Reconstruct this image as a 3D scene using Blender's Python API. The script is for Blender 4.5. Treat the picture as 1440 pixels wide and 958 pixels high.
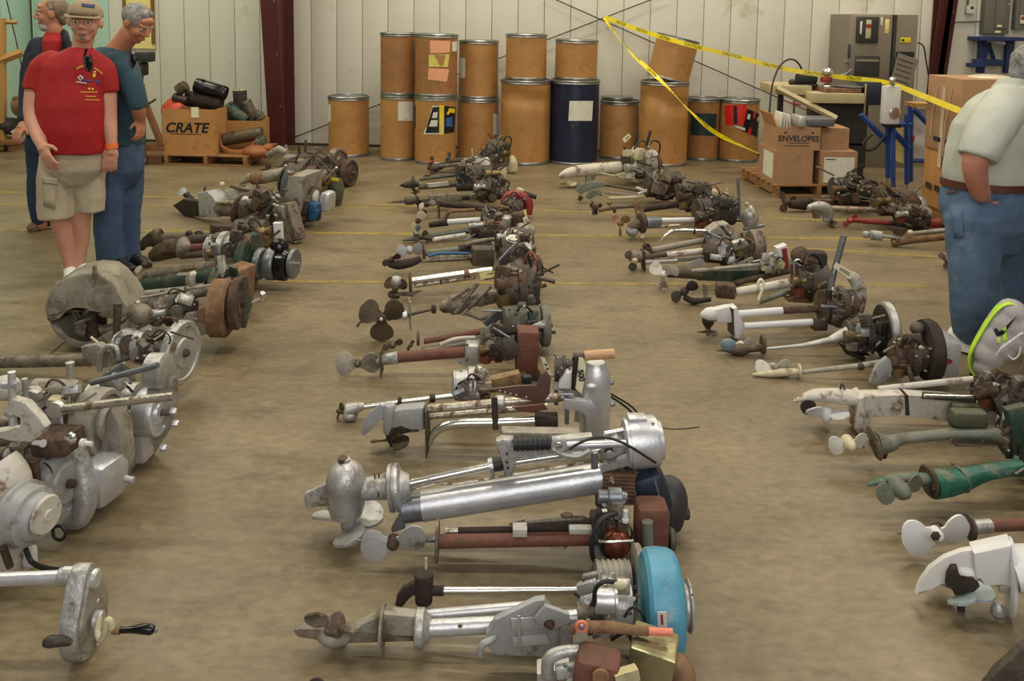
import bpy, bmesh, math, random
from mathutils import Vector, Matrix, Quaternion
R_ = math.radians
scene = bpy.context.scene
COL = scene.collection
for o in list(bpy.data.objects):
    bpy.data.objects.remove(o)

# ---------------------------------------------------------------- camera
F_PX, PP_X, PP_Y, CAM_H = 1200.0, 720.0, 150.0, 1.67
PITCH = math.atan((150.0 - 22.0) / F_PX)
ROLL = R_(0.85)
CAM = Vector((0, 0, CAM_H))
_fw = Vector((0, math.cos(PITCH), -math.sin(PITCH)))
_r0 = Vector((1, 0, 0)); _u0 = Vector((0, math.sin(PITCH), math.cos(PITCH)))
_rt = _r0 * math.cos(ROLL) + _u0 * math.sin(ROLL)
_up = _u0 * math.cos(ROLL) - _r0 * math.sin(ROLL)
cam_data = bpy.data.cameras.new('camera')
cam = bpy.data.objects.new('camera', cam_data); COL.objects.link(cam)
cam.matrix_world = Matrix(((_rt.x, _up.x, -_fw.x, CAM.x), (_rt.y, _up.y, -_fw.y, CAM.y),
                           (_rt.z, _up.z, -_fw.z, CAM.z), (0, 0, 0, 1)))
cam_data.sensor_fit = 'HORIZONTAL'; cam_data.sensor_width = 36.0
cam_data.lens = 36.0 * F_PX / 1440.0
cam_data.shift_x = 0.0; cam_data.shift_y = -(479.0 - PP_Y) / 1440.0
cam_data.clip_start = 0.05; cam_data.clip_end = 200
scene.camera = cam

# ---------------------------------------------------------------- light and exposure
vs = scene.view_settings
vs.view_transform = 'Standard'; vs.look = 'None'; vs.gamma = 1.0; vs.use_curve_mapping = False
vs.exposure = 0.34
world = bpy.data.worlds.new('world'); scene.world = world; world.use_nodes = True
world.node_tree.nodes['Background'].inputs[0].default_value = (0.86, 0.93, 1.0, 1)
world.node_tree.nodes['Background'].inputs[1].default_value = 0.12
def area_light(name, loc, size, power, col, aim):
    d = bpy.data.lights.new(name, 'AREA'); d.shape = 'RECTANGLE'; d.size, d.size_y = size
    d.energy = power; d.color = col
    o = bpy.data.objects.new(name, d); COL.objects.link(o); o.location = loc
    o.rotation_euler = (Vector(aim) - Vector(loc)).to_track_quat('-Z', 'Y').to_euler()
    return o
# frontal fill light added behind the camera; no door is built there
area_light('front_fill_light', (0.6, -1.7, 2.9), (5.0, 3.0), 120, (1.0, 0.985, 0.97), (0.2, 3.2, 0.2))
# rows of warm high-bay tube lights under the roof
for ly, lw, lc_ in ((3.1, 74, (1.0, 0.95, 0.85)), (6.3, 46, (1.0, 0.89, 0.68)), (8.9, 84, (1.0, 0.91, 0.73))):
    for lx in (-4.2, 0.0, 4.2):
        area_light('ceiling_light', (lx, ly, 5.2), (2.4, 0.3), lw, lc_, (lx, ly, 0))

# ---------------------------------------------------------------- pixel helpers (a 1440x958 frame)
def ray(px, py):
    return (_fw + _rt * ((px - PP_X) / F_PX) + _up * ((PP_Y - py) / F_PX))
def G(px, py, h=0.0):
    d = ray(px, py); t = (h - CAM_H) / d.z
    return CAM + d * t
def PY(px, py, y):
    d = ray(px, py); t = y / d.y
    return CAM + d * t
def ppm(p):
    return F_PX / ((Vector(p) - CAM).dot(_fw))
def srgb(c):
    r = []
    for v in c[:3]:
        v = v / 255.0
        r.append(v / 12.92 if v <= 0.04045 else ((v + 0.055) / 1.055) ** 2.4)
    return (r[0], r[1], r[2], 1.0)

# ---------------------------------------------------------------- materials
MATS = {}
def mat(name, col, rough=0.5, metal=0.0, var=0.18, vscale=9.0, spot=None, spot_amt=0.0, sscale=14.0, bump=0.0, bscale=60.0,
        grain=None, coat=0.0, spec=0.5):
    if name in MATS: return MATS[name]
    m = bpy.data.materials.new(name); m.use_nodes = True; nt = m.node_tree; N = nt.nodes; L = nt.links
    b = N['Principled BSDF']; b.inputs['Roughness'].default_value = rough; b.inputs['Metallic'].default_value = metal
    b.inputs['Specular IOR Level'].default_value = spec
    b.inputs['Coat Weight'].default_value = coat
    tc = N.new('ShaderNodeTexCoord')
    c = srgb(col)
    out = None
    n1 = N.new('ShaderNodeTexNoise'); n1.inputs['Scale'].default_value = vscale; n1.inputs['Detail'].default_value = 5
    n1.inputs['Roughness'].default_value = 0.65
    src = tc.outputs['Object']
    if grain:
        mp = N.new('ShaderNodeMapping'); mp.inputs['Scale'].default_value = grain; L.new(src, mp.inputs['Vector']); src = mp.outputs['Vector']
    L.new(src, n1.inputs['Vector'])
    rp = N.new('ShaderNodeValToRGB')
    rp.color_ramp.elements[0].position = 0.28; rp.color_ramp.elements[1].position = 0.72
    lo = tuple(max(0, v * (1 - var * 1.6)) for v in c[:3]) + (1,)
    hi = tuple(min(1, v * (1 + var)) for v in c[:3]) + (1,)
    rp.color_ramp.elements[0].color = lo; rp.color_ramp.elements[1].color = hi
    L.new(n1.outputs['Fac'], rp.inputs['Fac']); out = rp.outputs['Color']
    if spot and spot_amt > 0:
        n2 = N.new('ShaderNodeTexNoise'); n2.inputs['Scale'].default_value = sscale; n2.inputs['Detail'].default_value = 7
        n2.inputs['Roughness'].default_value = 0.7
        L.new(tc.outputs['Object'], n2.inputs['Vector'])
        r2 = N.new('ShaderNodeValToRGB')
        t = 0.72 - 0.36 * spot_amt
        r2.color_ramp.elements[0].position = t - 0.05; r2.color_ramp.elements[1].position = t + 0.06
        L.new(n2.outputs['Fac'], r2.inputs['Fac'])
        mx = N.new('ShaderNodeMixRGB'); L.new(r2.outputs['Color'], mx.inputs['Fac'])
        L.new(out, mx.inputs['Color1']); mx.inputs['Color2'].default_value = srgb(spot); out = mx.outputs['Color']
        if metal > 0.2:
            inv = N.new('ShaderNodeMapRange'); inv.inputs['To Min'].default_value = metal; inv.inputs['To Max'].default_value = 0.0
            L.new(r2.outputs['Color'], inv.inputs['Value']); L.new(inv.outputs['Result'], b.inputs['Metallic'])
        rr = N.new('ShaderNodeMapRange'); rr.inputs['To Min'].default_value = rough; rr.inputs['To Max'].default_value = max(rough, 0.8)
        L.new(r2.outputs['Color'], rr.inputs['Value']); L.new(rr.outputs['Result'], b.inputs['Roughness'])
    L.new(out, b.inputs['Base Color'])
    if bump > 0:
        n3 = N.new('ShaderNodeTexNoise'); n3.inputs['Scale'].default_value = bscale; n3.inputs['Detail'].default_value = 4
        L.new(src, n3.inputs['Vector'])
        bp = N.new('ShaderNodeBump'); bp.inputs['Strength'].default_value = bump; bp.inputs['Distance'].default_value = 0.01
        L.new(n3.outputs['Fac'], bp.inputs['Height']); L.new(bp.outputs['Normal'], b.inputs['Normal'])
    MATS[name] = m
    return m

mat('alum', (176, 174, 170), 0.42, 0.55, 0.22, 14, (96, 84, 68), 0.32, 10, 0.25, 70)
mat('alum_clean', (200, 200, 202), 0.36, 0.6, 0.12, 10, (120, 114, 104), 0.12, 8, 0.12, 60)
mat('alum_dirty', (128, 117, 102), 0.55, 0.35, 0.3, 16, (70, 54, 40), 0.5, 13, 0.35, 60)
mat('alum_dull', (152, 145, 132), 0.6, 0.25, 0.22, 12, (104, 90, 72), 0.42, 9, 0.3, 60)
mat('chrome', (215, 213, 208), 0.2, 0.95, 0.08, 20, (110, 84, 58), 0.16, 26, 0.05, 80)
mat('chrome_worn', (196, 188, 172), 0.33, 0.8, 0.2, 22, (104, 76, 50), 0.5, 22, 0.2, 80)
mat('zinc', (128, 132, 138), 0.4, 0.7, 0.2, 18, (84, 80, 74), 0.3, 20, 0.1, 60)
mat('rust', (88, 67, 52), 0.85, 0.05, 0.4, 18, (56, 38, 28), 0.5, 14, 0.5, 70)
mat('rust_red', (114, 68, 54), 0.75, 0.05, 0.28, 12, (94, 66, 50), 0.5, 12, 0.35, 60)
mat('rust_orange', (128, 97, 68), 0.8, 0.05, 0.3, 14, (104, 66, 44), 0.5, 10, 0.4, 60)
mat('rust_dark', (58, 45, 37), 0.8, 0.1, 0.35, 15, (42, 32, 27), 0.5, 12, 0.4, 60)
mat('copper', (132, 76, 52), 0.35, 0.7, 0.25, 10, (70, 34, 22), 0.4, 8, 0.1, 40)
mat('grease', (58, 50, 43), 0.5, 0.25, 0.45, 22, (96, 76, 56), 0.35, 20, 0.4, 60)
mat('iron', (84, 76, 67), 0.6, 0.35, 0.35, 18, (104, 70, 46), 0.4, 16, 0.35, 60)
mat('brass', (126, 108, 70), 0.4, 0.7, 0.25, 14, (92, 76, 48), 0.4, 10, 0.15, 50)
mat('brass_tank', (150, 142, 108), 0.3, 0.8, 0.22, 8, (122, 108, 70), 0.45, 7, 0.1, 30)
mat('bronze', (92, 79, 58), 0.5, 0.45, 0.3, 12, (70, 56, 40), 0.4, 12, 0.2, 50)
mat('olive', (82, 82, 64), 0.6, 0.1, 0.25, 12, (74, 64, 50), 0.45, 10, 0.3, 60)
mat('green', (46, 66, 56), 0.45, 0.1, 0.3, 12, (96, 84, 68), 0.45, 11, 0.25, 60)
mat('teal_green', (28, 92, 76), 0.42, 0.1, 0.3, 12, (122, 114, 94), 0.46, 8, 0.25, 60)
mat('sage', (106, 109, 95), 0.55, 0.1, 0.2, 12, (92, 82, 66), 0.4, 9, 0.2, 60)
mat('blue_enamel', (76, 142, 168), 0.45, 0.0, 0.14, 14, (150, 156, 150), 0.36, 8, 0.15, 60)
mat('blue_tank', (34, 84, 126), 0.45, 0.0, 0.2, 12, (50, 56, 60), 0.3, 9, 0.15, 60)
mat('navy', (36, 44, 60), 0.45, 0.0, 0.2, 8, (28, 32, 42), 0.4, 6, 0.1, 40)
mat('charcoal', (46, 46, 47), 0.55, 0.0, 0.16, 8, (84, 80, 74), 0.25, 8, 0.1, 40)
mat('white_paint', (208, 204, 198), 0.45, 0.0, 0.06, 8, (128, 104, 86), 0.2, 9, 0.12, 50)
mat('white_clean', (206, 204, 202), 0.4, 0.0, 0.05, 8, (180, 174, 164), 0.15, 8, 0.06, 50)
mat('white_chip', (190, 184, 172), 0.5, 0.1, 0.1, 9, (116, 86, 62), 0.4, 11, 0.25, 50)
mat('cream', (192, 181, 148), 0.5, 0.0, 0.12, 10, (130, 112, 80), 0.3, 10, 0.15, 50)
mat('grey_paint', (158, 158, 156), 0.5, 0.15, 0.12, 9, (108, 96, 84), 0.32, 9, 0.2, 50)
mat('red_paint', (140, 46, 40), 0.45, 0.0, 0.22, 12, (96, 52, 42), 0.35, 12, 0.2, 60)
mat('orange_paint', (214, 122, 94), 0.5, 0.0, 0.14, 12, (146, 84, 62), 0.25, 14, 0.15, 60)
mat('blade_pale', (160, 172, 172), 0.5, 0.2, 0.12, 8, (120, 116, 106), 0.3, 9)
mat('blade_blue', (112, 138, 150), 0.5, 0.1, 0.15, 12, (150, 150, 140), 0.35, 14)
mat('scoop_grey', (140, 133, 117), 0.6, 0.15, 0.22, 10, (96, 84, 66), 0.42, 7, 0.3, 40)
mat('rubber', (30, 30, 31), 0.55, 0.0, 0.2, 20)
mat('black_gloss', (16, 16, 17), 0.2, 0.0, 0.1, 20)
mat('wood_old', (142, 112, 76), 0.7, 0.0, 0.25, 14, (96, 72, 48), 0.4, 12, grain=(1, 6, 6))
mat('wood_handle', (192, 150, 110), 0.55, 0.0, 0.14, 20, grain=(1, 8, 8))
mat('leather', (94, 66, 56), 0.6, 0.0, 0.22, 10, (60, 40, 34), 0.3, 9, 0.1, 50)
mat('tag_paper', (226, 218, 186), 0.8, 0.0, 0.05, 30)
mat('tag_yellow', (232, 222, 150), 0.8, 0.0, 0.05, 30)
mat('ink', (52, 48, 46), 0.8, 0.0, 0.05, 30)

# ---------------------------------------------------------------- mesh helpers
ROOTS = []; DEBUG = False
def link(name, me, material, parent=None, loc=(0, 0, 0)):
    if material is not None:
        me.materials.clear(); me.materials.append(MATS[material] if isinstance(material, str) else material)
    o = bpy.data.objects.new(name, me); COL.objects.link(o)
    o.location = loc
    if parent is not None: o.parent = parent
    return o
def finish(bm, name, smooth=True, angle=38):
    bmesh.ops.recalc_face_normals(bm, faces=bm.faces)
    me = bpy.data.meshes.new(name); 
    ca = math.radians(angle)
    for f in bm.faces: f.smooth = smooth
    if smooth:
        for e in bm.edges:
            if len(e.link_faces) == 2 and e.calc_face_angle(0) > ca: e.smooth = False
    bm.to_mesh(me); bm.free()
    return me
def tag(o, label, cat, group=None, kind=None):
    o['label'] = label; o['category'] = cat
    if group: o['group'] = group
    if kind: o['kind'] = kind
    return o
def struct(o, label=None):
    o['kind'] = 'structure'
    if label: o['label'] = label
    return o
def frame(axis, hint=None):
    a = Vector(axis).normalized()
    h = Vector(hint) if hint else (Vector((0, 0, 1)) if abs(a.z) < 0.9 else Vector((1, 0, 0)))
    u = h.cross(a); u.normalize(); v = a.cross(u)
    return u, v, a
def bm_tube(bm, pts, radii, seg=10, cap=True, squash=None):
    n = len(pts); rings = []; prev_u = None
    for i in range(n):
        if i == 0: t = pts[1] - pts[0]
        elif i == n - 1: t = pts[-1] - pts[-2]
        else: t = (pts[i + 1] - pts[i]).normalized() + (pts[i] - pts[i - 1]).normalized()
        if t.length < 1e-9: t = Vector((1, 0, 0))
        t.normalize()
        if prev_u is None: u, v, _ = frame(t)
        else:
            u = prev_u - t * prev_u.dot(t)
            if u.length < 1e-6: u, v, _ = frame(t)
            u.normalize(); v = t.cross(u)
        prev_u = u
        r = radii[i] if isinstance(radii, (list, tuple)) else radii
        ru, rv = (r, r) if squash is None else (r, r * squash)
        rings.append([bm.verts.new(pts[i] + u * (ru * math.cos(2 * math.pi * k / seg)) + v * (rv * math.sin(2 * math.pi * k / seg))) for k in range(seg)])
    for i in range(n - 1):
        for k in range(seg):
            bm.faces.new((rings[i][k], rings[i][(k + 1) % seg], rings[i + 1][(k + 1) % seg], rings[i + 1][k]))
    if cap:
        bm.faces.new(rings[0][::-1]); bm.faces.new(rings[-1])
def bm_lathe(bm, c, axis, prof, seg=20, hint=None, sx=1.0, sy=1.0):
    u, v, a = frame(axis, hint); rings = []
    for t, r in prof:
        if r < 1e-5:
            rings.append([bm.verts.new(c + a * t)])
        else:
            rings.append([bm.verts.new(c + a * t + u * (sx * r * math.cos(2 * math.pi * k / seg)) + v * (sy * r * math.sin(2 * math.pi * k / seg))) for k in range(seg)])
    for A, B in zip(rings, rings[1:]):
        for k in range(seg):
            k2 = (k + 1) % seg
            if len(A) == 1 and len(B) == 1: continue
            if len(A) == 1: bm.faces.new((A[0], B[k2], B[k]))
            elif len(B) == 1: bm.faces.new((A[k], A[k2], B[0]))
            else: bm.faces.new((A[k], A[k2], B[k2], B[k]))
    if len(rings[0]) > 1: bm.faces.new(rings[0][::-1])
    if len(rings[-1]) > 1: bm.faces.new(rings[-1])
def bm_box(bm, c, size, rot=None, bevel=0.0, seg=2):
    r = bmesh.ops.create_cube(bm, size=1.0)
    vs_ = r['verts']
    M = Matrix.Translation(Vector(c)) @ (rot.to_4x4() if rot is not None else Matrix.Identity(4)) @ Matrix.Diagonal((size[0], size[1], size[2], 1))
    bmesh.ops.transform(bm, matrix=M, verts=vs_)
    if bevel > 0:
        es = list({e for v in vs_ for e in v.link_edges})
        bmesh.ops.bevel(bm, geom=es, offset=min(bevel, 0.45 * min(size)), segments=seg, affect='EDGES', profile=0.5)
def bm_poly(bm, pts, ext, bevel=0.0):
    """flat outline (list of Vectors) extruded by vector ext (centred)"""
    a = [bm.verts.new(p - ext * 0.5) for p in pts]; b = [bm.verts.new(p + ext * 0.5) for p in pts]
    n = len(pts)
    fa = bm.faces.new(a); fb = bm.faces.new(b[::-1]); 
    for i in range(n): bm.faces.new((a[i], b[i], b[(i + 1) % n], a[(i + 1) % n]))
    if bevel > 0:
        es = list(set(list(fa.edges) + list(fb.edges)))
        try: bmesh.ops.bevel(bm, geom=es, offset=bevel, segments=2, affect='EDGES', profile=0.5)
        except Exception: pass
    bmesh.ops.triangulate(bm, faces=[f for f in bm.faces if len(f.verts) > 4])
def smooth_pts(pts, sub=4):
    out = []; n = len(pts)
    if n < 3: return list(pts)
    for i in range(n - 1):
        p0 = pts[max(i - 1, 0)]; p1 = pts[i]; p2 = pts[i + 1]; p3 = pts[min(i + 2, n - 1)]
        for k in range(sub):
            t = k / sub
            out.append(0.5 * ((2 * p1) + (p2 - p0) * t + (2 * p0 - 5 * p1 + 4 * p2 - p3) * t * t + (3 * p1 - p0 - 3 * p2 + p3) * t ** 3))
    out.append(pts[-1]); return out
def rotm(rx=0, ry=0, rz=0):
    return Matrix.Rotation(R_(rz), 3, 'Z') @ Matrix.Rotation(R_(ry), 3, 'Y') @ Matrix.Rotation(R_(rx), 3, 'X')
AX = {'x': (1, 0, 0), 'y': (0, 1, 0), 'z': (0, 0, 1), '-x': (-1, 0, 0), '-y': (0, -1, 0), '-z': (0, 0, -1)}

class Thing:
    """An Empty on the ground; parts are traced on the vertical plane through it (px, py) with a depth offset d in metres."""
    def __init__(self, name, label, cat, gpx, gpy, group=None, y=None, g2=None, z=0.0):
        self.loc = G(gpx, gpy, z) if y is None else PY(gpx, gpy, y)
        self.u = Vector((1, 0, 0))
        if g2 is not None:
            q = G(g2[0], g2[1]); self.u = (q - self.loc).normalized(); self.loc = (self.loc + q) / 2
        self.n = Vector((-self.u.y, self.u.x, 0)); self.yaw = math.atan2(self.u.y, self.u.x)
        self.y0 = self.loc.y
        self.s = ppm(self.loc)
        self.root = bpy.data.objects.new(name, None); COL.objects.link(self.root)
        self.root.empty_display_size = 0.05
        self.root.location = self.loc
        tag(self.root, label, cat, group)
        self.parts = []
        ROOTS.append(self)
    def m(self, px): return px / self.s
    def P(self, p):
        d = p[2] if len(p) > 2 else 0.0
        r = ray(p[0], p[1]); o = self.loc + self.n * d
        return CAM + r * ((o - CAM).dot(self.n) / r.dot(self.n)) - self.loc
    def ax(self, axis):
        a = Vector(AX[axis]) if isinstance(axis, str) else Vector(axis)
        return self.u * a.x + self.n * a.y + Vector((0, 0, a.z))
    def _add(self, name, bm, material, parent=None, smooth=True, label=None, angle=38):
        o = link(name, finish(bm, name, smooth, angle), material, parent if parent is not None else self.root)
        if label: o['label'] = label
        self.parts.append(o); return o
    def tube(self, name, material, pts, r, parent=None, seg=10, sm=False, label=None, squash=None, cap=True):
        P = [self.P(p) for p in pts]; rr = r
        if isinstance(r, (list, tuple)): rr = [self.m(v) for v in r]
        else: rr = self.m(r)
        if sm:
            n = len(P); P2 = smooth_pts(P, 4)
            if isinstance(rr, list):
                r2 = []
                for i in range(n - 1):
                    for k in range(4): r2.append(rr[i] + (rr[i + 1] - rr[i]) * k / 4)
                r2.append(rr[-1]); rr = r2
            P = P2
        bm = bmesh.new(); bm_tube(bm, P, rr, seg, cap, squash)
        return self._add(name, bm, material, parent, label=label)
    def lathe(self, name, material, c, axis, prof, parent=None, seg=20, label=None, sx=1.0, sy=1.0, hint=None):
        ax = self.ax(axis)
        bm = bmesh.new(); bm_lathe(bm, self.P(c), ax, [(self.m(t), self.m(r)) for t, r in prof], seg, hint, sx, sy)
        return self._add(name, bm, material, parent, label=label)
    def disc(self, name, material, c, axis, r, th, parent=None, seg=24, bev=None, label=None):
        b = min(th * 0.25, r * 0.2) if bev is None else bev
        return self.lathe(name, material, c, axis, [(-th / 2, r - b), (-th / 2 + b, r), (th / 2 - b, r), (th / 2, r - b)], parent, seg, label)
    def box(self, name, material, c, size, rot=(0, 0, 0), bev=1.5, parent=None, label=None):
        bm = bmesh.new(); bm_box(bm, self.P(c), [self.m(v) for v in size], Matrix.Rotation(self.yaw, 3, 'Z') @ rotm(*rot), self.m(bev))
        return self._add(name, bm, material, parent, label=label)
    def plate(self, name, material, pts, th=3, d=0.0, bev=0.0, parent=None, label=None):
        P = [self.P((p[0], p[1], d + (p[2] if len(p) > 2 else 0))) for p in pts]
        bm = bmesh.new(); bm_poly(bm, P, self.n * self.m(th), self.m(bev) if bev else 0)
        return self._add(name, bm, material, parent, label=label, angle=30)
    def ball(self, name, material, c, r, parent=None, label=None, rot=(0, 0, 0), seg=16):
        if not isinstance(r, (list, tuple)): r = (r, r, r)
        bm = bmesh.new(); bmesh.ops.create_uvsphere(bm, u_segments=seg, v_segments=max(8, seg // 2 + 2), radius=1.0)
        M = Matrix.Translation(self.P(c)) @ Matrix.Rotation(self.yaw, 4, 'Z') @ rotm(*rot).to_4x4() @ Matrix.Diagonal((self.m(r[0]), self.m(r[1]), self.m(r[2]), 1))
        bmesh.ops.transform(bm, matrix=M, verts=bm.verts)
        return self._add(name, bm, material, parent, label=label, angle=60)
    def prop(self, material, c, axis, R, n=2, phase=0.0, hub=None, hubmat=None, wide=0.62, pitch=None, hublen=None, name='propeller', label=None):
        """propeller: a hub with separate blades as sub-parts"""
        if pitch is None: pitch = 7 if axis == '-y' else 20
        u, v, a = frame(self.ax(axis)); C = self.P(c); R = self.m(R); hr = self.m(hub) if hub else R * 0.2
        hl = self.m(hublen) if hublen else hr * 2.4
        bm = bmesh.new()
        bm_lathe(bm, C, a, [(-hl * 0.5, hr * 0.8), (-hl * 0.4, hr), (hl * 0.25, hr * 0.95), (hl * 0.5, hr * 0.5), (hl * 0.62, 0)], 14)
        h = self._add(name, bm, hubmat or material, label=label)
        for k in range(n):
            ang = R_(phase) + 2 * math.pi * k / n
            e = u * math.cos(ang) + v * math.sin(ang); s_ = a.cross(e)
            bm = bmesh.new(); th = R * 0.035; rows = []
            NR, NC = 10, 5
            for i in range(NR):
                t = i / (NR - 1); rad = hr * 0.7 + (R - hr * 0.7) * t
                w = R * wide * 1.05 * max(0.46 + 0.2 * t if t < 0.5 else 0.1, math.sqrt(max(0.0, 1 - ((t - 0.6) / (0.56 if t < 0.6 else 0.405)) ** 2)))
                pt = R_(pitch + (pitch + 4) * (1 - t)); row = []
                for j in range(NC):
                    q = (j / (NC - 1) - 0.5) * w
                    cup = -0.22 * (q * q) / R - 0.05 * R * t * t
                    row.append(C + e * rad + s_ * (q * math.cos(pt)) + a * (q * math.sin(pt) + cup))
                rows.append(row)
            va = [[bm.verts.new(p + a * th) for p in row] for row in rows]; vb = [[bm.verts.new(p - a * th) for p in row] for row in rows]
            for i in range(NR - 1):
                for j in range(NC - 1):
                    bm.faces.new((va[i][j], va[i][j + 1], va[i + 1][j + 1], va[i + 1][j]))
                    bm.faces.new((vb[i][j], vb[i + 1][j], vb[i + 1][j + 1], vb[i][j + 1]))
            for i in range(NR - 1):
                bm.faces.new((va[i][0], va[i + 1][0], vb[i + 1][0], vb[i][0])); bm.faces.new((va[i][-1], vb[i][-1], vb[i + 1][-1], va[i + 1][-1]))
            for j in range(NC - 1):
                bm.faces.new((va[0][j], vb[0][j], vb[0][j + 1], va[0][j + 1])); bm.faces.new((va[-1][j], va[-1][j + 1], vb[-1][j + 1], vb[-1][j]))
            self._add('blade', bm, material, h)
        return h
    def bolts(self, material, pts, r=1.6, axis='-y', d=0.0, parent=None, ln=2.5):
        ax = self.ax(axis); o = None
        for p in pts:
            bm = bmesh.new()
            bm_lathe(bm, self.P((p[0], p[1], d + (p[2] if len(p) > 2 else 0))), ax, [(0, self.m(r)), (self.m(ln * 0.7), self.m(r)), (self.m(ln), self.m(r * 0.7))], 6)
            o = self._add('bolt', bm, material, parent)
        return o
    def drop(self, z=0.0):
        """let the thing rest on the ground"""
        zm = min((v.co.z for o in self.parts for v in o.data.vertices), default=0) + self.loc.z - z
        self.root.location.z -= zm
        if DEBUG and abs(zm) > 0.012:
            o = min(self.parts, key=lambda o: min(v.co.z for v in o.data.vertices)); print('DROP %.3f (%.0f px) %s | %s' % (zm, zm * self.s, self.root['label'][:50], o.name))
        return zm

# ================================================================ the setting
mat('wall_panel', (214, 210, 196), 0.42, 0.0, 0.03, 0.8, (190, 184, 166), 0.22, 1.6, 0.03, 3)
mat('wall_mint', (176, 206, 190), 0.5, 0.0, 0.03, 1.0)
mat('wall_back', (90, 88, 80), 0.8, 0, 0.05, 1)
mat('ceiling_paint', (196, 190, 172), 0.8, 0, 0.03, 1)
mat('steel_red', (78, 30, 22), 0.5, 0.0, 0.14, 2.0, (56, 24, 20), 0.3, 3)
mat('rod_steel', (72, 58, 50), 0.5, 0.4, 0.1, 8)
mat('line_yellow', (142, 122, 54), 0.6, 0.0, 0.2, 9, (122, 102, 62), 0.55, 7)

def concrete():
    m = bpy.data.materials.new('concrete'); m.use_nodes = True; nt = m.node_tree; N = nt.nodes; L = nt.links
    b = N['Principled BSDF']; tc = N.new('ShaderNodeTexCoord')
    def noise(s, d, sc=(1, 1, 1), ro=0.6):
        mp = N.new('ShaderNodeMapping'); mp.inputs['Scale'].default_value = sc; L.new(tc.outputs['Object'], mp.inputs['Vector'])
        n = N.new('ShaderNodeTexNoise'); n.inputs['Scale'].default_value = s; n.inputs['Detail'].default_value = d; n.inputs['Roughness'].default_value = ro
        L.new(mp.outputs['Vector'], n.inputs['Vector']); return n.outputs['Fac']
    def ramp(f, p0, c0, p1, c1):
        r = N.new('ShaderNodeValToRGB'); r.color_ramp.elements[0].position = p0; r.color_ramp.elements[1].position = p1
        r.color_ramp.elements[0].color = c0; r.color_ramp.elements[1].color = c1; L.new(f, r.inputs['Fac']); return r.outputs['Color']
    def mix(t, f, a, c):
        x = N.new('ShaderNodeMixRGB'); x.blend_type = t
        if isinstance(f, float): x.inputs['Fac'].default_value = f
        else: L.new(f, x.inputs['Fac'])
        L.new(a, x.inputs['Color1']); L.new(c, x.inputs['Color2']); return x.outputs['Color']
    base = ramp(noise(1.6, 8, (0.8, 1.1, 1)), 0.3, srgb((108, 94, 69)), 0.7, srgb((140, 124, 95)))
    fine = ramp(noise(26, 6, (0.8, 1.3, 1)), 0.3, srgb((188, 186, 184)), 0.66, srgb((255, 255, 255)))
    c = mix('MULTIPLY', 0.7, base, fine)
    streak = ramp(noise(3.0, 8, (0.6, 1.5, 1), 0.72), 0.52, srgb((255, 255, 255)), 0.74, srgb((140, 130, 116)))
    c = mix('MULTIPLY', 0.85, c, streak)
    stain = ramp(noise(5.5, 5, (1, 1, 1)), 0.66, srgb((255, 255, 255)), 0.78, srgb((120, 104, 86)))
    c = mix('MULTIPLY', 0.75, c, stain)
    pale = ramp(noise(2.3, 6, (0.8, 1.4, 1)), 0.6, (0, 0, 0, 1), 0.78, (0.4, 0.4, 0.4, 1))
    pc = N.new('ShaderNodeRGB'); pc.outputs[0].default_value = srgb((160, 144, 114))
    c = mix('MIX', pale, c, pc.outputs[0])
    L.new(c, b.inputs['Base Color'])
    rr = N.new('ShaderNodeMapRange'); rr.inputs['To Min'].default_value = 0.3; rr.inputs['To Max'].default_value = 0.58
    L.new(noise(4, 5), rr.inputs['Value']); L.new(rr.outputs['Result'], b.inputs['Roughness'])
    bp = N.new('ShaderNodeBump'); bp.inputs['Strength'].default_value = 0.12; bp.inputs['Distance'].default_value = 0.004
    L.new(noise(60, 4), bp.inputs['Height']); L.new(bp.outputs['Normal'], b.inputs['Normal'])
    return m
MATS['concrete'] = concrete()

def slab(name, material, lo, hi, parent=None, bev=0.0):
    bm = bmesh.new(); lo = Vector(lo); hi = Vector(hi); bm_box(bm, (lo + hi) / 2, hi - lo, None, bev)
    return link(name, finish(bm, name), material, parent)
FLOOR = struct(slab('floor', 'concrete', (-9, -4, -0.2), (9, 13.2, 0)))
# yellow paint lines
def floor_line(p, q, w):
    a, b = G(*p), G(*q); d = (b - a).normalized(); n = Vector((-d.y, d.x, 0)) * (w / 2)
    bm = bmesh.new(); pts = [a - n, b - n, b + n, a + n]
    bm_poly(bm, [v + Vector((0, 0, 0.0005)) for v in pts], Vector((0, 0, 0.002)))
    return link('paint_line', finish(bm, 'paint_line', False), 'line_yellow', FLOOR)
floor_line((-60, 268), (1300, 314), 0.05)
floor_line((-60, 322), (1300, 337), 0.07)
floor_line((1040, 344), (1500, 372), 0.05)
floor_line((380, 396), (1300, 402), 0.045)
floor_line((-60, 287), (560, 293), 0.04)
mat('joint_dark', (74, 66, 54), 0.9)
def floor_joint(p, q, w):
    o = floor_line(p, q, w); o.name = 'floor_joint'; o.data.materials.clear(); o.data.materials.append(MATS['joint_dark'])
floor_joint((104, 470), (52, 514), 0.012)

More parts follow.
